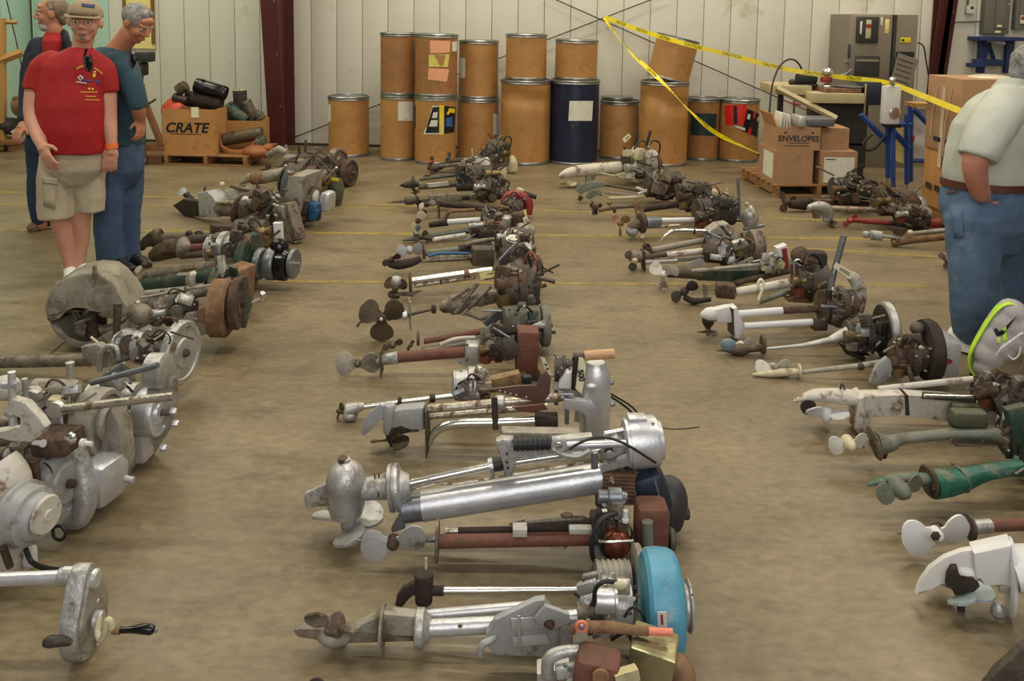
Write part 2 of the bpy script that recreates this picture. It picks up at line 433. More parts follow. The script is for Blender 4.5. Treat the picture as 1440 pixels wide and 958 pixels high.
# back wall of ribbed panels
WA, WB = G(240, 200), G(1075, 219)
WD = (WB - WA).normalized(); WN = Vector((WD.y, -WD.x, 0))        # normal towards the camera
WANG = math.atan2(WD.y, WD.x)
def wall_pt(px, py, off=0.0):
    """the point of the back wall (moved off the wall towards the camera) that a pixel looks at"""
    d = ray(px, py); o = WA + WN * off
    t = (o - CAM).dot(WN) / d.dot(WN)
    return CAM + d * t
def wall_s(px, py): 
    return (wall_pt(px, py) - WA).dot(WD)
WALL_H = 5.6
bm = bmesh.new()
def wall_box(bm, s0, s1, z0, z1, t0, t1, bev=0.0):
    c = WA + WD * ((s0 + s1) / 2) + WN * ((t0 + t1) / 2); c.z = (z0 + z1) / 2
    bm_box(bm, c, (s1 - s0, t1 - t0, z1 - z0), Matrix.Rotation(WANG, 3, 'Z'), bev)
s_corner = wall_s(48, 100); s_green = wall_s(163, 20); s_end = wall_s(1700, 100)
wall_box(bm, s_corner - 0.3, s_end, -0.05, WALL_H, -0.25, -0.02)
WALL = struct(link('wall_back', finish(bm, 'wall_back'), 'wall_back'))
s_ref = wall_s(437, 20); PW = (wall_s(765.5, 20) - s_ref) / 9.0
k0 = math.floor((s_green - s_ref) / PW); k1 = math.ceil((s_end - s_ref) / PW)
def panel(s0, s1, material):
    bm = bmesh.new(); wall_box(bm, s0 + 0.003, s1 - 0.003, 0.0, WALL_H, -0.03, 0.0, 0.004)
    return link('wall_panel', finish(bm, 'wall_panel'), material, WALL)
for k in range(k0 - 12, k1 + 1):
    s0, s1 = s_ref + k * PW, s_ref + (k + 1) * PW
    if s1 < s_corner: continue
    if s0 < s_green - 0.15: panel(max(s0, s_corner), min(s1, s_green + 0.2), 'wall_mint')
    else: panel(s0, s1, 'wall_panel')
# dark sill strip at the foot of the wall
bm = bmesh.new(); wall_box(bm, s_corner, s_end, 0, 0.03, 0, 0.012)
struct(link('baseboard_back', finish(bm, 'baseboard_back'), 'rod_steel'))
# left side wall with mint panels, right side wall, ceiling
lc = WA + WD * s_corner
LX = lc.x
bm = bmesh.new(); bm_box(bm, (LX - 0.15, 4.5, 2.75), (0.2, 14.0, 5.7))
LW = struct(link('wall_left', finish(bm, 'wall_left'), 'wall_back'))
for k in range(14):
    y1 = lc.y - k * 0.62
    bm = bmesh.new(); bm_box(bm, (LX - 0.03, y1 - 0.31, 2.8), (0.03, 0.612, 5.6), None, 0.004)
    link('wall_panel', finish(bm, 'wall_panel'), 'wall_mint', LW)
bm = bmesh.new(); bm_box(bm, (8.2, 4.5, 2.75), (0.2, 14.0, 5.7))
struct(link('wall_right', finish(bm, 'wall_right'), 'wall_panel'))
bm = bmesh.new(); bm_box(bm, (0.6, 4.6, 5.75), (16, 15.0, 0.2))
struct(link('ceiling', finish(bm, 'ceiling'), 'ceiling_paint'))

# tapered steel frame columns standing proud of the wall
def column(pxl0, pxr0, pxl1, pxr1, ybase, label):
    """top (y=0) and bottom pixel edges of the flange; web runs back to the wall"""
    t = Thing('steel_column', label, 'column', (pxl1 + pxr1) / 2, ybase, 'tapered steel frame columns against the wall')
    L0 = PY(pxl1, ybase, t.y0); R0 = PY(pxr1, ybase, t.y0)
    w = (R0 - L0).length; cx = (L0.x + R0.x) / 2; base = Vector((cx, t.y0, 0))
    lean = -0.16
    wy = (WA + WD * ((base - WA).dot(WD))).y
    H = 5.4
    def col(name, x0, x1, f0, f1):
        bm = bmesh.new(); vs_ = []
        for z in (0.0, H):
            for x in (x0, x1):
                for y in (f0(z), f1(z)): vs_.append(bm.verts.new(Vector((cx + x, y, z)) - t.loc))
        a = vs_
        for q in ((0, 1, 3, 2), (4, 6, 7, 5), (0, 4, 5, 1), (2, 3, 7, 6), (0, 2, 6, 4), (1, 5, 7, 3)):
            bm.faces.new([a[i] for i in q])
        t._add(name, bm, 'steel_red')
    fl = lambda z: t.y0 + lean * z
    col('flange', -w / 2, w / 2, fl, lambda z: fl(z) + 0.014)
    col('web', -0.006, 0.006, lambda z: fl(z) + 0.014, lambda z: wy - 0.02)
    col('rear_flange', -w / 2, w / 2, lambda z: wy - 0.035, lambda z: wy - 0.02)
    for k in range(3):
        bm = bmesh.new(); z = 0.55 + 0.62 * k
        bm_lathe(bm, Vector((cx + w * 0.32, fl(z) - 0.001, z)) - t.loc, (0, -1, 0), [(0, .009), (.007, .009), (.009, .005)], 8)
        t._add('bolt', bm, 'zinc')
    return t
column(370, 398, 379, 402, 212, 'dark red steel column beside the cardboard box marked CRATE')
column(1299, 1331, 1290, 1314, 222, 'dark red steel column behind the grey machine cabinet')

# crossing brace rods on the wall
def wall_rod(label, px, w=0.014):
    pts = [wall_pt(x, y, 0.06) for x, y in px]
    c = sum(pts, Vector()) / len(pts)
    bm = bmesh.new(); bm_tube(bm, [p - c for p in pts], w / 2, 8)
    o = link('brace_rod', finish(bm, 'brace_rod'), 'rod_steel', None, c); tag(o, label, 'brace rod', 'crossing wall brace rods')
wall_rod('thin dark brace rod rising from the left red column to the upper right', [(404, 197), (935, -8)])
wall_rod('thin dark brace rod falling from the upper left towards the right bench', [(760, -10), (1200, 184)])

# ================================================================ fibre drums
mat('kraft', (172, 124, 68), 0.5, 0.0, 0.14, 3.0, (152, 106, 54), 0.32, 5, 0.06, 14, coat=0.12)
mat('kraft_dark', (150, 104, 60), 0.5, 0.0, 0.14, 3.0, (122, 78, 44), 0.3, 5, 0.06, 14, coat=0.12)
mat('kraft_pale', (178, 132, 78), 0.55, 0.0, 0.12, 3.0, (158, 112, 60), 0.35, 5, 0.06, 14)
mat('drum_navy', (26, 32, 58), 0.38, 0.0, 0.2, 6.0, (72, 70, 62), 0.18, 9, 0.05, 14)
mat('drum_rim', (150, 150, 146), 0.32, 0.85, 0.14, 10, (88, 82, 72), 0.25, 9)
mat('lid_brown', (120, 84, 48), 0.6, 0, 0.1, 6)
mat('paper_white', (212, 208, 192), 0.8, 0, 0.06, 12, (178, 170, 150), 0.3, 20)
mat('paper_pink', (226, 160, 120), 0.8, 0, 0.05, 12)
mat('paper_yellow', (206, 196, 96), 0.8, 0, 0.08, 12)
mat('label_black', (24, 24, 24), 0.4, 0, 0.1, 12)
mat('label_green', (22, 44, 42), 0.5, 0, 0.1, 12)
mat('label_yellow', (224, 196, 24), 0.5, 0, 0.05, 12)
mat('label_red', (206, 34, 26), 0.4, 0, 0.08, 12)
mat('label_blue', (44, 92, 156), 0.5, 0, 0.1, 12)
DR = {}
def drum(key, label, x0, x1, ytop, ybot, on=None, body='kraft', back=0.0, dent=False, lid=True, seed=0, lean=0.0, rim_h=3.2):
    cx = (x0 + x1) / 2
    if on is None:
        g = G(cx, ybot); s = ppm(g); r = (x1 - x0) / 2 / s
        c = Vector((g.x, g.y + r * 0.95 + back, 0)); s = ppm(c + Vector((0, 0, .4))); r = (x1 - x0) / 2 / s
        p = PY(cx, (ytop + ybot) / 2, c.y); c.x = p.x; z0 = 0.0
    else:
        b = DR[on]; c = Vector((0, b['c'].y + back, 0)); p = PY(cx, (ytop + ybot) / 2, c.y); c.x = p.x; z0 = b['z1']; s = ppm(p); r = (x1 - x0) / 2 / s
    zt = PY(cx, ytop + 1.0, c.y - r).z
    h = zt - z0
    root = bpy.data.objects.new('fibre_drum', None); COL.objects.link(root); root.location = (c.x, c.y, z0)
    root.empty_display_size = 0.1
    root.rotation_euler = (0, R_(lean), 0)
    tag(root, label, 'drum', 'brown fibre drums along the back wall')
    rh = rim_h / s
    bm = bmesh.new()
    n = 16
    bm_lathe(bm, Vector((0, 0, 0)), (0, 0, 1), [(rh * 0.4 + (h - rh) * i / n, r * 0.985) for i in range(n + 1)], 40)
    if dent:
        rnd = random.Random(seed)
        ds = [(rnd.uniform(-2.6, -0.6), h * rnd.uniform(0.68, 0.86), rnd.uniform(0.02, 0.045)) for _ in range(5)]
        for v in bm.verts:
            a = math.atan2(v.co.y, v.co.x); k = 0
            for da, dz, amp in ds:
                k -= amp * math.exp(-((a - da) / 0.5) ** 2 - ((v.co.z - dz) / 0.05) ** 2)
            rr = math.hypot(v.co.x, v.co.y)
            if rr > 1e-4 and rh * 2 < v.co.z < h - rh * 2:
                v.co.x *= (rr + k) / rr; v.co.y *= (rr + k) / rr
    link('body', finish(bm, 'body'), body, root)
    bm = bmesh.new(); bm_lathe(bm, Vector(), (0, 0, 1), [(0, r * .96), (0, r), (rh * .5, r * 1.012), (rh * 1.1, r * 1.0), (rh * 1.3, r * .99)], 40)
    link('bottom_rim', finish(bm, 'bottom_rim'), 'drum_rim', root)
    bm = bmesh.new(); z = h - rh * 1.7
    bm_lathe(bm, Vector((0, 0, z)), (0, 0, 1), [(0, r * .99), (rh * .25, r * 1.015), (rh * .7, r * 1.0), (rh * .9, r * 1.02), (rh * 1.45, r * 1.02), (rh * 1.7, r * 0.995), (rh * 1.7, r * .95), (rh * 1.2, r * .94)], 40)
    link('top_rim', finish(bm, 'top_rim'), 'drum_rim', root)
    if lid:
        bm = bmesh.new(); bm_lathe(bm, Vector((0, 0, h - rh * .9)), (0, 0, 1), [(0, r * .94), (rh * .3, r * .93), (rh * .35, 0)], 40)
        link('lid', finish(bm, 'lid'), 'lid_brown', root)
    DR[key] = dict(c=c, r=r, z0=z0, z1=zt, s=s, cx=cx, root=root, h=h)
    return root
def patch(key, px, material, name='paper_label', lift=0.002, parent=None):
    """a paper label pasted round the drum; px = outline corners (x, y)"""
    b = DR[key]; bm = bmesh.new(); xs = [p[0] for p in px]; N_ = 8
    (xa, ya), (xb, yb), (xc, yc), (xd, yd) = px      # tl, tr, br, bl
    rows = []
    for out in (0.0, 0.0012):
        g = []
        for j in range(2):
            row = []
            for i in range(N_ + 1):
                t = i / N_
                x = (xa + (xb - xa) * t) if j == 0 else (xd + (xc - xd) * t)
                y = (ya + (yb - ya) * t) if j == 0 else (yd + (yc - yd) * t)
                q = max(-0.995, min(0.995, (x - b['cx']) / (b['r'] * b['s'])))
                a = math.asin(q); rr = b['r'] * 0.985 + lift + out
                z = PY(x, y, b['c'].y - b['r'] * math.cos(a)).z - b['z0']
                row.append(bm.verts.new((rr * math.sin(a), -rr * math.cos(a), z)))
            g.append(row)
        rows.append(g)
    for i in range(N_):
        bm.faces.new((rows[1][0][i], rows[1][0][i + 1], rows[1][1][i + 1], rows[1][1][i]))
    for j, flip in ((0, 0), (1, 1)):
        for i in range(N_): bm.faces.new((rows[0][j][i], rows[0][j][i + 1], rows[1][j][i + 1], rows[1][j][i]))
    for i in (0, N_): bm.faces.new((rows[0][0][i], rows[1][0][i], rows[1][1][i], rows[0][1][i]))
    return link(name, finish(bm, name), material, parent or b['root'])

drum('a', 'short brown drum standing alone at the left end of the drums', 462, 519, 136, 222)
patch('a', [(463, 147), (469, 147), (469, 171), (463, 171)], 'paper_white')
drum('b', 'bottom drum of the leftmost two-high stack, white label at its right', 535, 584, 134, 228, back=0.05)
drum('c', 'top drum of the leftmost two-high stack, plain and dark brown', 535, 585, 45, 134, on='b', body='kraft_dark')
patch('b', [(563, 143), (582, 143), (582, 170), (563, 170)], 'paper_white')
drum('d', 'bottom drum with black and yellow poster pasted on it', 583, 642, 136, 232)
drum('e', 'top drum with two pink squares and a torn yellow one', 583, 643, 47, 136, on='d', body='kraft_dark', lean=0.8)
patch('e', [(606, 57), (634, 57), (633, 74), (607, 75)], 'paper_pink')
patch('e', [(605, 77), (633, 76), (631, 94), (605, 94)], 'paper_yellow')
patch('e', [(612, 77), (628, 77), (625, 92), (620, 92)], 'kraft', 'torn_patch', 0.004)
patch('e', [(605, 96), (633, 97), (630, 115), (604, 112)], 'paper_pink')
patch('e', [(636, 58), (642, 58), (642, 72), (636, 72)], 'paper_white')
patch('d', [(611, 149), (626, 149), (626, 189), (598, 189)], 'paper_white', 'poster')
patch('d', [(611, 151), (620, 150), (620, 187), (601, 187)], 'label_black', 'poster_print', 0.004)
patch('d', [(612, 158), (618, 158), (617, 166), (610, 166)], 'paper_white', 'poster_print', 0.006)
patch('d', [(609, 169), (618, 169), (617, 178), (606, 178)], 'paper_white', 'poster_print', 0.006)
patch('d', [(620, 148), (626, 148), (624, 190), (621, 190)], 'label_yellow', 'poster_stripe', 0.005)
patch('d', [(627, 149), (641, 151), (640, 186), (627, 188)], 'label_black', 'poster', 0.003)
patch('d', [(633, 152), (640, 153), (640, 159), (631, 158)], 'label_yellow', 'poster_print', 0.005)
patch('d', [(629, 167), (637, 164), (637, 178), (629, 178)], 'label_blue', 'poster_print', 0.005)
patch('d', [(630, 158), (633, 158), (633, 161), (630, 161)], 'label_yellow', 'poster_print', 0.006)
patch('d', [(583.4, 148), (585.5, 148), (585.5, 180), (583.4, 180)], 'label_green')
drum('f', 'bottom drum of the stack between the poster drum and the tall drum', 643, 701, 139, 229, back=0.1)
drum('g', 'top drum with a white label at its left edge', 645, 701, 56, 139, on='f')
patch('g', [(645.5, 82), (655, 82), (655, 110), (646, 110)], 'paper_white')
patch('f', [(694, 160), (700, 160), (700, 190), (694, 190)], 'paper_white')
drum('h', 'tall wide brown drum, crumpled near its top, left of the navy drum', 704, 774, 113, 233, dent=True, seed=3)
drum('i', 'short drum standing on the tall crumpled drum left of the navy one', 711, 769, 47, 113, on='h')
drum('j', 'tall navy blue drum with a cream paper label', 773, 842, 113, 233, body='drum_navy')
patch('j', [(798, 142), (831, 142), (830, 170), (797, 170)], 'paper_white')
drum('k', 'short brown drum standing on the navy blue drum', 780, 840, 55, 113, on='j', lean=0.8)
drum('m', 'short pale drum between the navy drum and the tall leaning-topped stack', 843, 898, 142, 225, body='kraft_pale')
_m = DR['m']; _l = bpy.data.objects.new('drum_lid', None); COL.objects.link(_l); _l.location = (_m['c'].x - .03, _m['c'].y + .05, _m['z1'] + .001); tag(_l, 'loose drum lid lying on the short pale drum right of the navy drum', 'lid')
_b = bmesh.new(); bm_lathe(_b, Vector(), (0, 0, 1), [(0, .17), (0, .185), (.02, .19), (.035, .185), (.035, .17)], 36); link('lid_rim', finish(_b, 'lid_rim'), 'drum_rim', _l)
_b = bmesh.new(); bm_lathe(_b, Vector((0, 0, .022)), (0, 0, 1), [(0, .172), (.008, .172), (.009, 0)], 36); link('lid_disc', finish(_b, 'lid_disc'), 'lid_brown', _l)
drum('n', 'tall wide brown drum, crumpled, carrying a tilted drum', 899, 967, 115, 235, dent=True, seed=8, lid=False)
drum('p', 'short drum with a dark green square label beside the red poster drum', 964, 1011, 138, 227, body='kraft_dark')
patch('p', [(968, 159), (1003, 160), (1002, 191), (968, 190)], 'label_green')
drum('q', 'rightmost drum with a red and black torn poster', 1011, 1066, 140, 229)
patch('q', [(1014, 148), (1041, 147), (1043, 176), (1016, 176)], 'label_red', 'poster')
patch('q', [(1024, 149), (1028, 149), (1030, 174), (1025, 174)], 'label_black', 'poster_print', 0.005)
patch('q', [(1042, 153), (1064, 161), (1061, 193), (1036, 184)], 'label_black', 'poster', 0.003)
patch('q', [(1053, 157), (1056, 158), (1048, 189), (1044, 187)], 'label_red', 'poster_stripe', 0.005)
patch('q', [(1043, 160), (1047, 161), (1046, 168), (1042, 167)], 'paper_white', 'poster_print', 0.006)
patch('q', [(1026, 176), (1040, 180), (1040, 184), (1028, 179)], 'paper_white', 'poster_print', 0.006)
patch('q', [(1058, 166), (1063, 162), (1062, 168), (1058, 172)], 'paper_pink', 'poster_print', 0.006)
# the tilted drum
drum('o', 'drum tilted to the right on top of the tall crumpled drum', 906, 966, 52, 117, on='n', rim_h=2.6)
o_ = DR['o']['root']; o_.rotation_euler = (0, R_(13.0), 0); o_.location.x += 0.03; o_.location.z += 0.015; o_.location.y += 0.02

# ================================================================ yellow caution tape
mat('tape_yellow', (226, 204, 24), 0.35, 0, 0.08, 12)
def ribbon(name, label, pts, w, material, cat, twist=None, text=None):
    """pts: (px, py, off-from-wall metres) -> a thin ribbon hung on edge"""
    W = [wall_pt(x, y, o) for x, y, o in pts]; W = smooth_pts(W, 6)
    c = W[len(W) // 2]; bm = bmesh.new(); rows = []
    for i, p in enumerate(W):
        t = (W[min(i + 1, len(W) - 1)] - W[max(i - 1, 0)]).normalized()
        view = (p - CAM).normalized(); up = t.cross(view).normalized()
        if up.z < 0: up = -up
        k = 1.0
        if twist: k = 0.62 + 0.38 * math.cos(i * twist)
        nrm = up.cross(t).normalized()
        wv = up * (w / 2 * k) + nrm * (w / 2 * math.sqrt(max(0, 1 - k * k)))
        rows.append([bm.verts.new(p + wv - c + nrm * .0004), bm.verts.new(p - wv - c + nrm * .0004), bm.verts.new(p - wv - c - nrm * .0004), bm.verts.new(p + wv - c - nrm * .0004)])
    for a, b in zip(rows, rows[1:]):
        for k in range(4): bm.faces.new((a[k], a[(k + 1) % 4], b[(k + 1) % 4], b[k]))
    o = link(name, finish(bm, name), material, None, c); tag(o, label, cat, 'caution tape strands')
    return o, W, c
def tape_words(o, W, c, w, start, step, n):
    L_ = [0]
    for a, b in zip(W, W[1:]): L_.append(L_[-1] + (b - a).length)
    def at(s):
        for i in range(len(W) - 1):
            if L_[i + 1] >= s:
                t = (s - L_[i]) / max(1e-6, L_[i + 1] - L_[i]); return W[i].lerp(W[i + 1], t), (W[i + 1] - W[i]).normalized()
        return W[-1], (W[-1] - W[-2]).normalized()
    cu = bpy.data.curves.new('tape_text', 'FONT'); cu.body = 'CAUTION'; cu.size = w * 0.95; cu.align_x = 'CENTER'; cu.align_y = 'CENTER'; cu.extrude = 0.0003
    to = bpy.data.objects.new('tape_text', cu); COL.objects.link(to)
    bpy.context.view_layer.update()
    me = bpy.data.meshes.new_from_object(to); bpy.data.objects.remove(to)
    for k in range(n):
        s = start + k * step
        if s > L_[-1] - 0.1: break
        p, t = at(s)
        view = (p - CAM).normalized(); up = t.cross(view).normalized()
        if up.z < 0: up = -up
        if t.x < 0: t = -t
        nrm = t.cross(up).normalized()
        q = link('lettering', me, 'label_black', o)
        p2 = p + nrm * 0.003 - c
        q.matrix_local = Matrix(((t.x, up.x, nrm.x, p2.x), (t.y, up.y, nrm.y, p2.y), (t.z, up.z, nrm.z, p2.z), (0, 0, 0, 1)))
tw = 0.048
o, W, c = ribbon('caution_tape', 'yellow caution tape strand running right past the grey machine to the white switch box', [(850, 24, .08), (905, 44, .75), (965, 62, 1.35), (1030, 78, 1.5), (1100, 96, 1.6), (1170, 107, 1.7), (1245, 116, 1.85), (1298, 135, 3.15), (1335, 150, 3.75), (1366, 162, 4.2)], tw, 'tape_yellow', 'tape')
tape_words(o, W, c, tw, 0.35, 0.42, 14)
o, W, c = ribbon('caution_tape', 'yellow caution tape strand drooping in front of the drums to the pallet', [(850, 24, .08), (862, 43, .3), (885, 72, .7), (915, 100, 1.3), (942, 126, 1.5), (972, 158, 1.45), (1005, 186, 1.3), (1045, 206, 1.2), (1082, 222, 1.15)], 0.046, 'tape_yellow', 'tape', twist=0.35)
tape_words(o, W, c, 0.046, 0.2, 0.42, 14)

# ================================================================ outboard motor building blocks
def fins(t, name, material, c, axis, r, n, pitch, core=0.72, parent=None):
    prof = []
    for i in range(n):
        a = i * pitch
        prof += [(a, r * core), (a, r), (a + pitch * 0.42, r), (a + pitch * 0.42, r * core)]
    prof.append((n * pitch, r * core))
    return t.lathe(name, material, c, axis, prof, parent, 16)
def flywheel(t, c, r, th, material, nut='iron', axis='x', name='flywheel', face=None, cup=0.5):
    f = t.lathe(name, material, c, axis, [(-th * .5, r * .55), (-th * .5, r * .93), (-th * .35, r), (th * .3, r), (th * .48, r * .95), (th * .5, r * .82),
                (th * .36, r * .78), (th * .36, r * cup), (th * .52, r * (cup - .06)), (th * .55, r * .2), (th * .4, 0)], None, 32)
    if face:
        t.lathe('starter_plate', face, c, axis, [(th * .5, r * (cup + .05)), (th * .66, r * cup), (th * .7, r * .1), (th * .7, 0)], f, 28)
    t.lathe('crank_nut', nut, c, axis, [(th * .45, r * .13), (th * .8, r * .13), (th * .95, r * .07), (th * .95, 0)], f, 8)
    return f
def cclamp(t, x, y, w, h, material, d=0.0, flip=1, screw='iron', th=4, tilt=0):
    """C-shaped transom clamp opening to the left (flip=1) with its screw"""
    pts = [(-.5, -.5), (.2, -.5), (.42, -.36), (.5, -.1), (.5, .5), (.2, .5), (.2, 0.0), (.14, -.16), (0.02, -.24), (-.5, -.24)]
    ca, sa = math.cos(R_(tilt)), math.sin(R_(tilt))
    P = [(x + flip * (px * w) * ca - py * h * sa, y + py * h * ca + flip * px * w * sa) for px, py in pts]
    o = t.plate('transom_clamp', material, P, th, d, 0.6)
    sx = x - flip * .36 * w * ca
    t.tube('clamp_screw', screw, [(sx, y - .62 * h, d), (sx, y + .12 * h, d)], max(1.0, w * .06), o, 8)
    t.tube('clamp_handle', screw, [(sx - .18 * w, y - .62 * h, d), (sx + .18 * w, y - .62 * h, d)], max(.8, w * .045), o, 6)
    return o
def tagcard(t, pts, d=-0.02, material='tag_paper', words=True):
    o = t.plate('price_tag', material, pts, 0.6, d)
    if words and len(pts) >= 4:
        (ax_, ay), (bx, by), (cx, cy), (dx, dy) = [p[:2] for p in pts[:4]]
        def q(u, v):
            return (ax_ * (1 - u) * (1 - v) + bx * u * (1 - v) + cx * u * v + dx * (1 - u) * v,
                    ay * (1 - u) * (1 - v) + by * u * (1 - v) + cy * u * v + dy * (1 - u) * v)
        for v0 in (.35, .6):
            t.plate('writing', 'ink', [q(.3, v0), q(.85, v0), q(.85, v0 + .1), q(.3, v0 + .1)], .4, d - 0.002, parent=o)
    return o
PAL = dict(
    dark=('grease', 'iron', 'rust_dark', 'iron', 'alum_dirty', 'alum_dirty'),
    brown=('iron', 'rust', 'bronze', 'rust', 'alum_dirty', 'alum_dirty'),
    silver=('alum', 'alum_dirty', 'zinc', 'alum', 'iron', 'chrome_worn'),
    mixed=('iron', 'alum_dirty', 'rust', 'grease', 'alum', 'chrome_worn'),
    olive=('olive', 'iron', 'green', 'grease', 'sage', 'alum_dirty'),
    pale=('alum_dull', 'white_chip', 'alum', 'iron', 'cream', 'alum_dirty'),
)
def head(t, x, y, w, h, pal='mixed', seed=0, d=0.0, dense=1.0):
    """crankcase, finned cylinders, carburetor, plugs, hoses, levers packed into w x h pixels"""
    r = random.Random(seed * 7 + 13); P = PAL[pal]; c = lambda: r.choice(P)
    if w < 64: w *= 1.25; h *= 1.4; y -= h * .09; dense *= 1.4
    m = lambda px: px / t.s
    dep = lambda k: d + m(w) * k
    t.lathe('crankcase', P[0], (x, y, d), 'x', [(-w * .36, h * .2), (-w * .34, h * .3), (-w * .1, h * .32), (-w * .08, h * .38), (w * .05, h * .38), (w * .07, h * .3), (w * .3, h * .3), (w * .33, h * .22)], None, 16)
    # cylinders lying towards the camera and up
    for k in range(r.choice((1, 2))):
        cx = x - w * .12 + k * w * .3; ax = r.choice([(0, -1, .35), (0, -.7, .7), (0, -.35, 1), (0.1, -1, .1)])
        fins(t, 'cylinder', r.choice((P[1], P[4])), (cx, y - h * .02, dep(-.02)), ax, min(h * .2, w * .17), 6, h * .055)
        e = Vector(ax).normalized() * m(h * .36)
        # spark plug on the cylinder
        base = (cx, y - h * .02 - ax[2] * h * .4 / math.hypot(*ax) , dep(-.02) + e.y)
        pl = t.lathe('spark_plug', r.choice(('white_chip', 'alum_dirty', 'iron')), base, ax, [(0, h * .04), (h * .03, h * .04), (h * .04, h * .022), (h * .11, h * .02), (h * .13, h * .012)], None, 8)
        if r.random() < .45: t.tube('ignition_lead', r.choice(('rubber', 'grease', 'iron')), [base, (base[0] + w * .1, base[1] - h * .16, base[2]), (base[0] + w * .28, base[1] - h * .05, base[2] + m(w * .1)), (x + w * .34, y + h * .1, dep(.05))], max(.7, h * .022), None, 6, True)
    # carburetor
    sx = -1 if r.random() < .6 else 1
    cx, cy = x + sx * w * .27, y + h * r.uniform(-.15, .12)
    cb = t.lathe('carburetor', r.choice(('brass', P[1], 'alum')), (cx, cy, dep(-.28)), (1, 0, .1), [(-w * .14, h * .07), (-w * .13, h * .11), (-w * .03, h * .1), (w * .03, h * .07), (w * .13, h * .09), (w * .14, h * .06)], None, 12)
    t.lathe('float_bowl', r.choice(('brass', P[4], 'copper', P[1])), (cx, cy + h * .18, dep(-.28)), 'z', [(-h * .1, h * .08), (-h * .08, h * .11), (h * .06, h * .11), (h * .08, h * .06)], cb, 14)
    # exhaust / muffler can
    if r.random() < .7:
        t.lathe('muffler', r.choice(('rust', P[0], 'rust_dark')), (x + w * r.uniform(-.2, .15), y + h * .22, dep(-.18)), r.choice([(1, 0, 0), (1, -.4, .1), (0, -1, .2)]), [(-w * .2, h * .06), (-w * .18, h * .13), (w * .16, h * .13), (w * .18, h * .06)], None, 16)
    # side covers with bolts
    for k in range(4):
        bx, by = x + w * r.uniform(-.3, .3), y + h * r.uniform(-.3, .25)
        o = t.box('cover_plate', c(), (bx, by, dep(r.uniform(-.36, -.1))), (w * r.uniform(.16, .3), w * r.uniform(.08, .16), h * r.uniform(.14, .28)), (r.uniform(-25, 25), r.uniform(-30, 30), r.uniform(-25, 25)), h * .02)
    # brackets, levers, rods
    n = int(6 * dense)
    for k in range(n):
        a = (x + w * r.uniform(-.45, .4), y + h * r.uniform(-.4, .3), dep(r.uniform(-.4, .2)))
        b = (a[0] + w * r.uniform(-.35, .35), a[1] + h * r.uniform(-.28, .28), a[2] + m(w * .15) * r.uniform(-1, 1))
        t.tube('control_rod', r.choice((P[2], P[5], 'iron', 'zinc')), [a, b], max(.7, h * r.uniform(.018, .035)), None, 7)
    # hoses
    for k in range(r.choice((0, 1, 1, 2))):
        a = (x + w * r.uniform(-.4, .3), y + h * r.uniform(-.35, .2), dep(-.3)); 
        t.tube('fuel_hose', r.choice(('rubber', 'grease', 'rubber', 'copper')), [a, (a[0] + w * .12, a[1] - h * .14, a[2]), (a[0] + w * .26, a[1] + h * .02, a[2] - m(w * .08)), (a[0] + w * .22, a[1] + h * .22, a[2])], max(.6, h * .017), None, 6, True)
    # bolts
    pts = [(x + w * r.uniform(-.4, .4), y + h * r.uniform(-.35, .3), dep(-.38)) for _ in range(int(4 * dense))]
    t.bolts(r.choice(('zinc', 'alum', 'iron')), pts, max(.9, h * .026), (r.uniform(-.5, .5), -1, .4), ln=max(1.4, h * .05))
    # a flange disc
    t.disc('mounting_flange', P[3], (x - w * .36, y, d), 'x', h * .3, max(1.5, w * .05), None, 18)
def gearcase(t, x, y, ln, r, material, skeg=None, axis='y', d=0.0):
    """bullet gear case across the shaft with a skeg outline"""
    g = t.lathe('gear_case', material, (x, y, d), axis, [(-ln * .5, 0), (-ln * .46, r * .45), (-ln * .3, r * .85), (0, r), (ln * .25, r * .95), (ln * .45, r * .7), (ln * .5, r * .5)], None, 16)
    if skeg: t.plate('skeg', material, skeg, max(2, r * .4), d, .5, parent=g)
    return g
NM = [0]
def motor(label, g1, g2, row):
    NM[0] += 1
    return Thing('outboard_motor', label, 'outboard motor', g1[0], g1[1], row, g2=g2)
ROW_C = 'old outboard motors in the middle row'; ROW_R = 'old outboard motors in the right row'
ROW_L = 'old outboard motors in the left row'; ROW_F = 'old outboard motors in the far right row'

# ================================================================ middle row, near to far
# -- brass-tank motor cut by the lower frame edge
t = motor('outboard motor with brass box tank and rusty can nearest in the middle row', (440, 1020), (900, 1038), ROW_C)
t.prop('rust_dark', (440, 985), '-y', 36, 2, 80, hub=10)
t.tube('drive_tube', 'alum_dirty', [(470, 1000), (760, 985)], 9)
t.disc('cavitation_plate', 'alum_dirty', (520, 997), 'x', 24, 3)
head(t, 830, 968, 120, 110, 'mixed', 5)
t.box('fuel_tank', 'brass_tank', (913, 940, -.02), (62, 58, 92), (0, 9, -14), 4)
t.tube('filler_neck', 'brass_tank', [(862, 955, -.12), (895, 945, -.1)], 12, None, 6, label='hexagonal brass neck')
c_ = t.box('muffler_can', 'rust_red', (840, 950, -.08), (62, 50, 72), (0, 4, -10), 14)
t.lathe('round_plug', 'rust_orange', (845, 950, -.135), '-y', [(-2, 11), (2, 11), (3, 8), (3, 6), (4, 6), (4, 0)], c_, 18)
t.ball('end_cap', 'rust_orange', (955, 958, .03), (24, 30, 40))
t.tube('lever_arm', 'rust_orange', [(803, 884, -.02), (820, 880, -.02), (860, 880, -.02), (890, 884, -.02), (912, 886, -.02)], [6, 8, 8, 6.5, 6], sm=True)
t.tube('lever_end', 'orange_paint', [(908, 885.5, -.02), (946, 887, -.02)], 5.2)
st = t.plate('link_strap', 'alum_dull', [(810, 878), (827, 878), (825, 922), (808, 922)], 4, -.035, .8)
